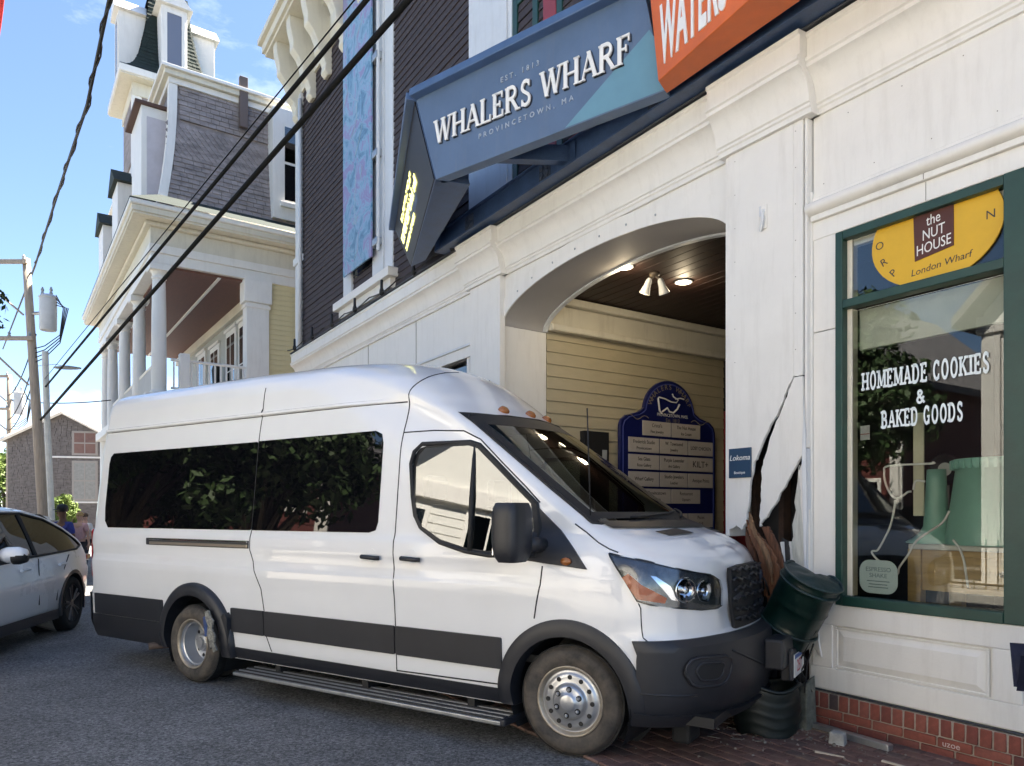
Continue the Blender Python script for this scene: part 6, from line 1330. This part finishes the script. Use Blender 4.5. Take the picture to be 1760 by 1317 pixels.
for sg in (1, -1):
    GLS = [(-.42, 1.10), (-.20, 1.06), (.6, 1.04), (1.6, 1.02), (2.25, 1.00), (2.30, 1.04), (2.0, 1.30), (1.75, 1.47), (1.40, 1.535), (.9, 1.535), (.4, 1.46), (0, 1.32), (-.30, 1.18)]
    gl_ = recalc(MB().grid(patch(GLS, cside(.006, sg), .08, 6)).obj('side_windows', PRIV, car, smooth=True))
    MB().tube([cside(.010, sg)(*p) for p in GLS + [GLS[0]]], .014, 6).obj('window_trim', CHROME if False else BLACK, gl_)
    MB().tube([cside(.012, sg)(1.02, 1.04), cside(.012, sg)(.98, 1.52)], .024, 6).obj('door_post', BLACK, gl_)
    for g in ([(1.02, 1.0), (1.0, .8), (1.0, .45)], [(2.25, .97), (2.2, .7), (2.22, .45)], [(.15, 1.0), (.28, .85), (.48, .62), (.52, .45)]):
        pts = [(g[i][0] + (g[i + 1][0] - g[i][0]) * k / 5, g[i][1] + (g[i + 1][1] - g[i][1]) * k / 5) for i in range(len(g) - 1) for k in range(6)]
        MB().tube([(cside(.0, sg)(*p)[0], sg * (cw(p[0]) - .004) + YO, p[1]) for p in pts], .006, 5).obj('panel_gap', GAPM, car)
    for x in (.32, 1.32): MB().tube([(x, sg * (cw(x) + .03) + YO, .90), (x + .2, sg * (cw(x) + .03) + YO, .895)], .018, 8).obj('door_handle', CARP, car)
    recalc(MB().grid(patch([(.45, .22), (2.4, .22), (2.4, .34), (.45, .34)], lambda x, z: (x, sg * (cw(x) - .006) + YO, z), .2, 2)).obj('sill_trim', CLAD, car))
    mr = MB().lathe([(.001, -.12), (.07, -.11), (.10, -.04), (.10, .06), (.08, .11), (.001, .12)], 18, TR(2.02, sg * 1.10 + YO, 1.10) @ RX(R(90)) @ Matrix.Diagonal((1.0, .85, 1, 1))).obj('door_mirror', CARP, car, smooth=True); MB().tube([(2.0, sg * .88 + YO, 1.0), (2.02, sg * 1.05 + YO, 1.04)], .03, 8).obj('mirror_foot', BLACK, mr); MB().lathe([(.001, -.122), (.075, -.112), (.102, -.05), (.102, .0)], 18, TR(2.02, sg * 1.10 + YO, 1.075) @ RX(R(90)) @ Matrix.Diagonal((.98, .75, 1, 1)), caps=False).obj('mirror_base', BLACK, mr, smooth=True)
    for cx, cz, rr in CWH:
        rws = []
        for k in range(33):
            a = R(-15 + 210 * k / 32); rws.append([(cx + q * math.cos(a), sg * (cw(cx + q * math.cos(a)) + o_) + YO, cz + q * math.sin(a)) for q, o_ in ((.395, -.12), (.395, .012), (.44, .012), (.45, -.01))])
        recalc(MB().grid(rws).obj('arch_trim', CLAD, car, auto=50)); MB().lathe([(.40, 0), (.02, .001)], 26, TR(cx, sg * .55 + YO, cz) @ RX(R(90)), caps=False).obj('wheel_well', BLACK, car)
        M = TR(cx, sg * .82 + YO, .355) @ RX(R(-90 if sg > 0 else 90)); h = .12
        ty = MB().lathe([(.24, -h), (.33, -h), (.352, -h + .03), (.355, 0), (.352, h - .03), (.33, h), (.26, h - .004), (.25, h - .02)], 44, M, caps=False).obj('wheel', TREAD, car, smooth=True)
        rm = MB().lathe([(.252, h - .02), (.245, h - .01), (.235, h - .03), (.225, h - .07), (.05, h - .08), (.001, h - .08)], 36, M).obj('rim', BLACK, ty, smooth=True)
        for k in range(5):
            for dd in (-.13, .13):
                a = 2 * math.pi * k / 5 + dd; MB().tube([(.03 * math.cos(a), .03 * math.sin(a), h - .03), (.238 * math.cos(a + dd * .3), .238 * math.sin(a + dd * .3), h - .015)], .016, 6, M=M).obj('spoke', mat('dark_alloy', (.10, .10, .10), .3, metal=.7), rm)
        MB().lathe([(.05, h - .05), (.05, h - .015), (.001, h - .013)], 16, M).obj('hub_cap', mat('dark_alloy', (.10, .10, .10), .3, metal=.7), rm)
recalc(MB().grid([[(x, y * (cw(x) - .30) + YO, ctop(x) + .012) for y in np.linspace(-1, 1, 9)] for x in np.linspace(1.95, 2.55, 8)]).obj('windscreen', PRIV, car, smooth=True))
recalc(MB().grid([[(x, y * (cw(x) - .30) + YO, ctop(x) + .012) for y in np.linspace(-1, 1, 9)] for x in np.linspace(-.55, .25, 8)]).obj('rear_window', PRIV, car, smooth=True))
box('underbody', BLACK, car, -.6, 3.4, -.7 + YO, .7 + YO, .22, .40); text('badge', 'xDrive', .055, GALV, car, basis((2.55, cw(2.55) + .008 + YO, .72), (-1, 0, 0), (0, 0, 1), (0, 1, 0)), ext=.001) if False else None
for sg in (1, -1): box('rear_lamp', REDL, car, -.86, -.70, min(sg * .55, sg * .86) + YO, max(sg * .55, sg * .86) + YO, .88, .96, .02)
c2_ = at(10, 880, 27)
# roof of another car further back
bk = thing('parked_car', 'pale car further back behind the white SUV, only its roof showing', 'car', (at(8, 880, 17)[0], 17, 0), R(-75)); rws = []
for x in np.linspace(-2.1, 2.1, 40):
    t = pch([(-2.1, .7), (-1.9, .95), (-1.2, 1.10), (-.7, 1.50), (.6, 1.56), (1.3, 1.12), (2.0, .92), (2.1, .6)])(x); wd = .88; rws.append([(x, 0, t + .01), (x, wd * .6, t - .01), (x, wd * .8, t - .06), (x, wd, min(t - .08, .95)), (x, wd, .3), (x, -wd, .3), (x, -wd, min(t - .08, .95)), (x, -wd * .8, t - .06), (x, -wd * .6, t - .01), (x, 0, t + .01)])
recalc(MB().grid(rws).obj('body', mat('silver_car_paint', (.60, .64, .66), .3, coat=.8), bk, auto=40))
for sg in (1, -1):
    box('side_window', PRIV, bk, -.9, 1.0, sg * .885 - .004, sg * .885 + .004, 1.0, 1.36)
    for x in (-1.35, 1.3): MB().lathe([(.20, -.10), (.31, -.10), (.33, -.06), (.33, .06), (.31, .10), (.20, .10)], 24, TR(x, sg * .80, .33) @ RX(R(90))).obj('wheel', TREAD, bk)

# ================================================================ people
SKIN1 = mat('skin_deep', (.13, .065, .04), .55, .1, 8); SKIN2 = mat('skin_light', (.50, .30, .22), .55, .1, 8)
def skinmesh(name, J, E_, m, parent, root=0, sub=2):
    me = bpy.data.meshes.new(name); me.from_pydata([j[:3] for j in J], E_, []); me.materials.append(m); o = bpy.data.objects.new(name, me); COL.objects.link(o); o.parent = parent
    md = o.modifiers.new('skin', 'SKIN'); md.use_smooth_shade = True
    for i, j in enumerate(J):
        r_ = j[3] if isinstance(j[3], tuple) else (j[3], j[3]); me.skin_vertices[0].data[i].radius = r_
    me.skin_vertices[0].data[root].use_root = True
    sb = o.modifiers.new('sub', 'SUBSURF'); sb.levels = sub; sb.render_levels = sub; return o
def person(label, loc, rz, H, skin, shirt, pants, hair, cap=None, stride=.10, armswing=.08, long_sleeve=False, glasses=False, shorts=False, group=None):
    o = thing('person', label, 'person', loc, rz, group); k = H / 1.75
    def P(x, y, z, r): return (x * k, y * k, z * k, (r[0] * k, r[1] * k) if isinstance(r, tuple) else r * k)
    # faces -y
    J = [P(0, 0, .95, (.155, .10)), P(0, .01, 1.15, (.135, .09)), P(0, .01, 1.33, (.165, .095)), P(0, .02, 1.45, (.075, .065)), P(0, .01, 1.52, .055), P(0, -.005, 1.60, (.072, .085)), P(0, -.005, 1.69, (.070, .085))]; E_ = [(0, 1), (1, 2), (2, 3), (3, 4), (4, 5), (5, 6)]
    hands = []
    for sg in (-1, 1):
        n = len(J); ay = armswing * sg
        J += [P(sg * .19, .01, 1.40, .058), P(sg * .245, .02 + ay * .3, 1.13, .043), P(sg * .265, -.03 + ay, .89, .030), P(sg * .27, -.045 + ay, .83, (.040, .020))]; E_ += [(2, n), (n, n + 1), (n + 1, n + 2), (n + 2, n + 3)]
        for f in range(4): m_ = len(J); fy = -.045 + ay + (f - 1.5) * .019; L_ = (.075, .085, .08, .065)[f]; J += [P(sg * .268, fy, .79, .009), P(sg * .262, fy - .004, .79 - L_ * .55, .008), P(sg * .250, fy - .006, .79 - L_, .007)]; E_ += [(n + 3, m_), (m_, m_ + 1), (m_ + 1, m_ + 2)]
        m_ = len(J); J += [P(sg * .255, -.085 + ay, .815, .010), P(sg * .248, -.10 + ay, .78, .008)]; E_ += [(n + 3, m_), (m_, m_ + 1)]
        n = len(J); sy = stride * sg
        J += [P(sg * .095, 0, .88, .088), P(sg * .10, -.02 - sy * .6, .50, .058), P(sg * .10, .02 - sy, .09, .040), P(sg * .105, -.03 - sy, .045, (.040, .035)), P(sg * .11, -.14 - sy, .030, (.040, .022))]; E_ += [(0, n), (n, n + 1), (n + 1, n + 2), (n + 2, n + 3), (n + 3, n + 4)]
    skinmesh('body', J, E_, skin, o)
    # face
    fc = MB(); fc.tube([(0, -.088 * k, 1.655 * k), (0, -.106 * k, 1.618 * k), (0, -.09 * k, 1.61 * k)], [.008 * k, .014 * k, .010 * k], 8); fc.obj('nose', skin, o, smooth=True)
    for sg in (-1, 1):
        MB().lathe([(.001, -.012), (.010, -.006), (.012, 0), (.010, .006), (.001, .012)], 10, Matrix.Scale(k, 4) @ TR(sg * .032, -.083, 1.652)).obj('eye', mat('eye_dark', (.03, .025, .02), .2), o, smooth=True); MB().lathe([(.001, -.02), (.022, -.01), (.026, 0), (.02, .02), (.001, .03)], 10, Matrix.Scale(k, 4) @ TR(sg * .078, .005, 1.63) @ Matrix.Diagonal((.4, .8, 1.1, 1))).obj('ear', skin, o, smooth=True)
    MB().tube([(-.024 * k, -.086 * k, 1.578 * k), (0, -.094 * k, 1.576 * k), (.024 * k, -.086 * k, 1.578 * k)], .006 * k, 6).obj('mouth', mat('lip', (.20, .07, .06), .5), o)
    if glasses:
        g = MB()
        for sg in (-1, 1): g.box(sg * .034 * k - .026 * k, sg * .034 * k + .026 * k, -.102 * k, -.094 * k, 1.636 * k, 1.668 * k); g.tube([(sg * .06 * k, -.095 * k, 1.658 * k), (sg * .08 * k, .0, 1.655 * k)], .004 * k, 5)
        g.tube([(-.02 * k, -.098 * k, 1.660 * k), (.02 * k, -.098 * k, 1.660 * k)], .004 * k, 5); g.obj('sunglasses', BLACK, o)
    hr = MB(); hr.lathe([(.080, -.02), (.086, .02), (.083, .06), (.062, .095), (.001, .112)], 22, Matrix.Scale(k, 4) @ TR(0, .010, 1.665) @ Matrix.Diagonal((.96, 1.13, 1, 1))); hr.obj('hair', hair, o, smooth=True)
    if cap:
        cp = MB().lathe([(.090, 0), (.093, .03), (.086, .07), (.060, .10), (.001, .112)], 22, Matrix.Scale(k, 4) @ TR(0, .004, 1.685) @ Matrix.Diagonal((.96, 1.12, 1, 1))).obj('cap', cap, o, smooth=True)
        MB().lathe([(.001, 0), (.075, 0), (.075, .008), (.001, .010)], 20, Matrix.Scale(k, 4) @ TR(0, -.095, 1.688) @ RX(R(10)) @ Matrix.Diagonal((.95, 1.0, 1, 1)), caps=False).obj('peak', cap, cp, smooth=True)
    # shirt and trousers follow the body with their own thickness
    SJ = [P(0, 0, .90, (.175, .125)), P(0, .01, 1.12, (.160, .115)), P(0, .01, 1.33, (.180, .115)), P(0, .018, 1.435, (.095, .08))]; SE = [(0, 1), (1, 2), (2, 3)]
    for sg in (-1, 1):
        n = len(SJ); ay = armswing * sg; SJ += [P(sg * .195, .01, 1.395, .075), P(sg * .232, .015 + ay * .2, 1.20, .064)]; SE += [(2, n), (n, n + 1)]
        if long_sleeve: SJ += [P(sg * .245, .02 + ay * .3, 1.10, .055), P(sg * .265, -.03 + ay, .90, .042)]; SE += [(n + 1, n + 2), (n + 2, n + 3)]
    skinmesh('shirt', SJ, SE, shirt, o)
    TJ = [P(0, 0, .93, (.165, .115))]; TE = []
    for sg in (-1, 1):
        n = len(TJ); sy = stride * sg; TJ += [P(sg * .095, 0, .86, .105), P(sg * .102, -.02 - sy * .5, .55, .085 if not shorts else .115)]; TE += [(0, n), (n, n + 1)]
        if not shorts: TJ += [P(sg * .10, .02 - sy, .12, .062)]; TE += [(n + 1, n + 2)]
        MB().lathe([(.001, 0), (.045, .0), (.052, .02), (.048, .06), (.03, .09), (.001, .095)], 16, Matrix.Scale(k, 4) @ TR(sg * .107, -.07 - sy, .0) @ Matrix.Diagonal((.95, 2.5, .8, 1))).obj('shoe', mat('shoe_dark', (.05, .045, .04), .6), o, smooth=True)
    skinmesh('trousers', TJ, TE, pants, o); return o
NAVYC = mat('navy_cloth', (.012, .016, .045), .8, .2, 12, .2, 120)
q = at(107, 880, 13.2); person('person in a dark cap and royal blue shirt walking behind the white car', (q[0], 13.2, 0), R(-22), 1.66, SKIN1, mat('royal_blue_cloth', (.025, .04, .24), .8, .15, 10), mat('dark_trousers', (.03, .03, .04), .8), BLACK, BLACK, glasses=True)
q = at(137, 880, 18); person('person in a pink top with sandy hair behind the blue shirt', (q[0], 18, 0), R(-15), 1.55, SKIN2, mat('pink_cloth', (.55, .33, .33), .8, .15, 10), mat('dark_trousers', (.03, .03, .04), .8), mat('sandy_hair', (.42, .28, .12), .7), None)
q = at(146, 880, 20); person('person in a white top half hidden by the rear of the van', (q[0], 20, 0), R(-15), 1.52, SKIN2, mat('white_cloth', (.70, .68, .66), .8, .08, 10), mat('dark_trousers', (.03, .03, .04), .8), mat('brown_hair', (.12, .07, .04), .7), None)
q = at(1790, 1150, 3.3); pr = person('person in navy shorts whose hem shows at the right edge', (q[0] + .02, 3.22, 0), R(62), 1.72, SKIN2, NAVYC, NAVYC, mat('brown_hair', (.12, .07, .04), .7), None, stride=.02, armswing=.0, shorts=True, long_sleeve=False)

# ================================================================ the crushed green litter bin
GBIN = mat('bin_green', (.0035, .018, .0145), .32, .35, 7, .12, 25, fine=.15, fscale=70)
GBIN2 = mat('bin_green_lid', (.012, .032, .033), .45, .35, 9, .25, 30, fine=.2, fscale=90)
# cylinder axis leaning away to the right; its mouth is folded in
bb = at(1350, 1084, 5.20); bt = at(1402, 984, 5.00); ax = (Vector(bt) - Vector(bb)).normalized(); 
bin_ = thing('litter_bin', 'crushed dark green metal litter bin wedged between van nose and shop wall', 'bin', bb); Mq = ax.to_track_quat('Z', 'Y').to_matrix().to_4x4()
NB = 48; bk_ = Mq.to_3x3().inverted() @ Vector((.25, 1, .1)); ab = math.atan2(bk_.y, bk_.x)
def dent(a, r_, z):      # the back of the mouth is folded down in a V, the near side has a dent
    da = (a - ab + math.pi) % (2 * math.pi) - math.pi; v = max(0, 1 - abs(da) / .75)
    return z - .15 * v * (r_ / .2) ** 1.5 * smst(.25, .46, z), r_ * (1 - .22 * v * smst(.2, .46, z))
rows = []
for k in range(26):
    z = -.04 + k / 25 * .50; row = []
    for j in range(NB + 1):
        a = 2 * math.pi * j / NB; r_ = .192
        for zc in (.06, .235, .40): r_ += .009 * math.exp(-((z - zc) / .012) ** 2)
        r_ *= 1 - .13 * math.exp(-((math.cos(a - ab - 2.4) - 1) ** 2) * 9) * math.exp(-((z - .17) / .11) ** 2); r_ *= 1 + .045 * mnoise.noise(Vector((math.cos(a) * 1.8, math.sin(a) * 1.8, z * 5)))
        zz, r_ = dent(a, r_, z); row.append((r_ * math.cos(a), r_ * math.sin(a), zz))
    rows.append(row)
o = MB().grid(rows).obj('barrel', GBIN, bin_, smooth=True); o.data.transform(Mq)
rows = []
for k in range(14):
    f = k / 13; row = []
    for j in range(NB + 1):
        a = 2 * math.pi * j / NB; r_ = .198 * f; zz, r2 = dent(a, max(r_, .001), .455 + .03 * (1 - f * f)); row.append((r2 * math.cos(a), r2 * math.sin(a), zz + .012 * mnoise.noise(Vector((r2 * math.cos(a) * 14, r2 * math.sin(a) * 14, 1)))))
    rows.append(row)
o = MB().grid(rows).obj('folded_lid', GBIN2, bin_, smooth=True); o.data.transform(Mq)
for zc, nm in ((.462, 'rim_band'), (.40, 'hoop'), (.06, 'hoop')):
    pts = []
    for j in range(NB + 1): a = 2 * math.pi * j / NB; zz, r2 = dent(a, .203, zc); pts.append((r2 * math.cos(a), r2 * math.sin(a), zz))
    h2 = MB().tube(pts, .009, 6).obj(nm, GBIN2, bin_, smooth=True); h2.data.transform(Mq)
fs = MB().lathe([(.17, -.07), (.190, -.04), (.001, -.035)], 26).obj('base_plate', GBIN, bin_); fs.data.transform(Mq)
b2 = at(1318, 1222, 5.05); lb = thing('bin_liner', 'flattened dark ribbed bin liner on the pavement under the bumper', 'bin', (b2[0], b2[1], 0))
rows = []
for k in range(15):
    f = k / 14; rows.append([((.20 + .03 * math.sin(f * 3.1) + .004 * math.sin(k * 2.2)) * math.cos(2 * math.pi * j / 28), (.17 + .004 * math.sin(k * 2.2)) * math.sin(2 * math.pi * j / 28), .02 + f * .33 + .02 * math.sin(j * .8)) for j in range(29)])
MB().grid(rows).obj('liner', mat('liner_dark', (.004, .009, .008), .5, .4, 8), lb, smooth=True); MB().tube([(.22 * math.cos(2 * math.pi * j / 28), .19 * math.sin(2 * math.pi * j / 28), .35 + .02 * math.sin(j * .8)) for j in range(29)], .014, 6).obj('liner_rim', mat('liner_dark', (.004, .009, .008), .5), lb, smooth=True)
# ================================================================ debris
bar = thing('metal_bar', 'bent grey metal bar lying against the brick plinth', 'bar', fw(.30, -.20, 0), FROT)
MB().prism([(-.28, .012), (.42, .012), (.42, .055), (.40, .060), (-.28, .060)], -.03, .03, 'y', RZ(R(-3))).obj('bar', GALV, bar, bevel=.006); MB().box(-.28, .42, -.033, -.028, .012, .030).obj('bar_edge', mat('rusty_edge', (.16, .12, .09), .8), bar)
bl = thing('concrete_block', 'small square concrete lump beside the metal bar', 'rubble', fw(.44, -.36, 0), FROT + .3); MB().hexa([(-.05, -.045, .008), (.055, -.05, .008), (.05, .045, .008), (-.05, .05, .008), (-.045, -.04, .095), (.05, -.042, .088), (.045, .04, .092), (-.042, .045, .10)]).obj('block', STONE, bl, bevel=.012)
po = at(1383, 1215, 5.15); ps = thing('post_stump', 'splintered grey post stump beside the brick plinth', 'post', (po[0], po[1], 0), FROT)
MB().hexa([(-.06, -.06, 0), (.06, -.06, 0), (.06, .06, 0), (-.06, .06, 0), (-.05, -.05, .30), (.055, -.06, .34), (.05, .05, .40), (-.05, .055, .26)]).obj('stump', mat('mossy_stone', (.12, .13, .11), .9, .6, 9, .6, 40), ps, bevel=.01)
for i in range(7): MB().tube([(random.uniform(-.07, .07), random.uniform(-.07, .02), .28), (random.uniform(-.08, .10), random.uniform(-.08, 0), .5), (random.uniform(-.1, .14), random.uniform(-.1, 0), random.uniform(.55, .80))], .006, 5).obj('wire', BLACK, ps)
gv = MB(); rng = random.Random(17)
for i in range(380):
    s = rng.gauss(-.15, .42); t = -abs(rng.gauss(.15, .40)) - .06; r_ = rng.uniform(.003, .010) * (1.7 if rng.random() < .06 else 1)
    if s > .0 and t > -.1: continue
    x, y, z = s, t, .020; M = TR(x, y, z) @ RZ(rng.uniform(0, 6)) @ RX(rng.uniform(-.4, .4)); gv.hexa([tuple(M @ Vector(p)) for p in ((-r_, -r_ * .7, -.003), (r_, -r_ * .6, -.003), (r_ * .8, r_ * .7, -.003), (-r_ * .9, r_ * .6, -.003), (-r_ * .6, -r_ * .4, r_ * .8), (r_ * .5, -r_ * .4, r_ * .9), (r_ * .5, r_ * .4, r_ * .7), (-r_ * .5, r_ * .4, r_ * .8))])
for i in range(46):
    s = rng.gauss(-.2, .40); t = -abs(rng.gauss(.22, .40)) - .08; l = rng.uniform(.012, .045)
    M = TR(s, t, .022) @ RZ(rng.uniform(0, 6)) @ RX(rng.uniform(-.25, .25)); gv.hexa([tuple(M @ Vector(p)) for p in ((-l, -l * .25, 0), (l, -l * .15, 0), (l * .8, l * .3, 0), (-l * .9, l * .2, 0), (-l, -l * .25, .004), (l, -l * .15, .004), (l * .8, l * .3, .004), (-l * .9, l * .2, .004))])
go = gv.obj('rubble_crumbs', mat('crumbs', (.24, .21, .18), .9, .5, 20)); go.location = fw(0, 0, 0); go.rotation_euler = (0, 0, FROT); tag(go, 'scattered crumbs of broken masonry on the brick pavement by the plinth', 'rubble', kind='stuff')
for i, (s, t, l, a, lb_) in enumerate(((.55, -.62, .17, .4, 'pale wood sliver on the bricks, nearest the concrete lump'), (-.25, -.75, .14, -.6, 'pale wood sliver on the bricks by the bumper'), (.9, -.45, .20, .15, 'longest pale wood sliver, near the chalk-marked plinth'))):
    w = thing('wood_sliver', lb_, 'rubble', fw(s, t, 0), FROT + a, 'wood slivers on the pavement'); MB().hexa([(-l / 2, -.012, .019), (l / 2, -.006, .019), (l / 2, .008, .019), (-l / 2, .014, .019), (-l / 2, -.010, .030), (l / 2, -.004, .024), (l / 2, .006, .024), (-l / 2, .010, .030)]).obj('sliver', mat('pale_wood', (.55, .48, .38), .8, .2, 10), w)

# ================================================================ things in the shop window
def shop(name, label, cat, s, t, z, rz=0): return thing(name, label, cat, fw(s, t, z), FROT + rz)
PINE = mat('pine_wood', (.50, .33, .14), .5, .25, 5, .1, 25, stretch=(1, 1, 6)); MINT = mat('mint_enamel', (.27, .52, .42), .35, .1, 4, coat=.2)
tb = shop('side_table', 'light pine table standing inside the shop window', 'table', 1.12, .62, .45)
box('table_top', mat('table_white_top', (.60, .58, .52), .4), tb, -.56, .70, -.34, .34, .84, .875, .006); box('apron', PINE, tb, -.54, .56, -.30, -.27, .56, .84, .004); box('apron', PINE, tb, -.54, -.51, -.30, .30, .56, .84, .004)
for x in (-.53, .53):
    for y in (-.285, .285): box('leg', PINE, tb, x - .045, x + .045, y - .035, y + .035, 0, .84, .004)
dr_ = box('drawer_front', PINE, tb, -.40, .46, -.312, -.301, .60, .80, .004); MB().lathe([(.018, 0), (.018, .014), (.010, .02), (.001, .021)], 12, TR(.02, -.312, .70) @ RX(R(90))).obj('knob', BLACK, dr_)
ms = shop('mint_vessel', 'mint green funnel-shaped enamel vessel on the pine table', 'vessel', .63, .52, 1.327)
MB().lathe([(.19, 0), (.192, .010), (.15, .035), (.105, .075), (.082, .12), (.074, .25), (.064, .45), (.060, .52), (.050, .52), (.052, .42)], 36, caps=False).obj('shell', MINT, ms, smooth=True); MB().lathe([(.001, .48), (.056, .48)], 24, caps=False).obj('inner', BLACK, ms)
lsd = shop('lampshade', 'large mint green lampshade with scalloped rim on the pine table', 'lampshade', 1.00, .56, 1.327)
MB().lathe([(.30, 0), (.302, .02), (.24, .50), (.262, .505), (.262, .57), (.25, .575), (.20, .575)], 40, caps=False).obj('shade', MINT, lsd, smooth=True)
for k in range(34): a = 2 * math.pi * k / 34; MB().box(-.010, .010, -.004, .006, .507, .565, RZ(a) @ TR(0, -.268, 0)).obj('rim_tab', MINT, lsd)
pk = shop('wall_clock', 'round black clock behind the mint vessel', 'clock', .56, .80, 1.86); MB().lathe([(.11, 0), (.12, .02), (.10, .03), (.095, .02), (.001, .02)], 26, RX(R(90))).obj('case', BLACK, pk, smooth=True); MB().lathe([(.001, .022), (.05, .022)], 20, RX(R(90)), caps=False).obj('face', mat('clock_face', (.5, .5, .46), .4), pk)
MB().tube([(0, .02, -.52), (0, .02, -.1)], .012, 6).obj('stand', GALV, pk)
ln = shop('hanging_board', 'narrow cream board hanging inside the window', 'board', .665, .22, 1.52); box('board', mat('cream_board', (.62, .58, .42), .6, .1, 5), ln, -.035, .035, -.008, .008, 0, .70, .004)
es = shop('paper_sign', 'pale rounded paper sign reading ESPRESSO SHAKE inside the window', 'sign', .475, .055, 1.10)
ep = MB().prism([(p[0], p[1]) for p in rpoly(-.135, .135, -.115, .115, .075)], .0, .004, 'y').obj('card', mat('pale_card', (.55, .66, .68), .6, .05, 5), es); IN2 = mat('card_ink', (.16, .22, .24), .6)
text('card_text', 'ESPRESSO', .042, IN2, ep, WALLM(0, -.0006, .050), ext=.0005); text('card_text', 'SHAKE', .042, IN2, ep, WALLM(0, -.0006, .008), ext=.0005)
for z, l in ((-.030, .16), (-.052, .13), (-.072, .14)): box('text_line', IN2, ep, -l / 2, l / 2, -.0012, -.0002, z - .003, z + .003)
ne = shop('neon_tubing', 'bent white glass tubing of an unlit neon sign behind the window', 'neon sign', .0, .12, 0); NEON = mat('neon_glass', (.78, .76, .72), .2, coat=.5)
def npt(x, y):
    k = (x - 880) / 1246; b = fw(0, .12); s = (k * b[1] - b[0]) / (UX - k * UY); D = b[1] + s * UY; return (s, 0, CAM_H + (881.7 - y) / 1246 * D)
for P_ in ([(1603, 795), (1600, 797), (1528, 801), (1520, 812), (1522, 830), (1530, 848), (1540, 857), (1552, 852), (1560, 846), (1566, 845)], [(1539, 860), (1536, 880), (1530, 905), (1518, 930), (1508, 946), (1500, 947), (1499, 951), (1506, 960), (1512, 965)], [(1570, 842), (1572, 830), (1577, 826), (1590, 828)], [(1632, 878), (1620, 898), (1600, 912), (1575, 930), (1560, 955), (1546, 975), (1544, 984), (1541, 987), (1533, 982)], [(1638, 928), (1650, 945), (1657, 965), (1660, 985), (1664, 1010)]):
    pts = [Vector(npt(*p)) for p in P_]; sm = []
    for i in range(len(pts) - 1):
        p0, p1, p2, p3 = pts[max(i - 1, 0)], pts[i], pts[i + 1], pts[min(i + 2, len(pts) - 1)]
        for j in range(5): t = j / 5; sm.append(.5 * ((2 * p1) + (p2 - p0) * t + (2 * p0 - 5 * p1 + 4 * p2 - p3) * t * t + (3 * p1 - p0 - 3 * p2 + p3) * t ** 3))
    sm.append(pts[-1]); MB().tube(sm, .0075, 8).obj('glass_tube', NEON, ne, smooth=True)
ov = shop('oval_sign', 'yellow oval shop sign with brown NUT HOUSE square behind the transom', 'sign', .86, .022, 3.34); YS = mat('sign_yellow', (.72, .42, .02), .5, .08, 4); BRN = mat('sign_brown', (.085, .025, .018), .6, .15, 5)
oo = MB().prism([(.41 * math.cos(R(a)), .33 * math.sin(R(a))) for a in range(0, 360, 8)], .0, .012, 'y').obj('oval_board', YS, ov)
br_ = MB().prism([(-.115, -.155), (.125, -.120), (.125, .16), (-.125, .145)], -.006, .0, 'y').obj('brown_square', BRN, ov)
for tx, z in (('the', .085), ('NUT', .0), ('HOUSE', -.085)): text('sign_text', tx, .095, LETTER, br_, WALLM(.0, -.0066, z) @ RZ(R(6)), ext=.0006, sx=.72, shear=.15)
for ch, x, z, a in (('O', -.355, .02, 0), ('R', -.325, -.10, 25), ('P', -.26, -.19, 40), ('N', .335, .0, 0)): text('sign_letter', ch, .075, INK, oo, WALLM(x, -.0007, z) @ RZ(R(a)), ext=.0006)
text('sign_text', 'London Wharf', .062, INK, oo, WALLM(.04, -.0007, -.215) @ RZ(R(4)), ext=.0006, shear=.2)
tg = shop('window_sticker', 'small grey sticker inside the window below the lettering', 'sticker', .385, .047, 2.10); box('sticker', mat('sticker_grey', (.45, .44, .43), .5), tg, -.035, .035, 0, .002, -.05, .05, .001); box('sticker_band', REDWOOD, tg, -.034, .034, -.001, -.0002, -.012, -.006)
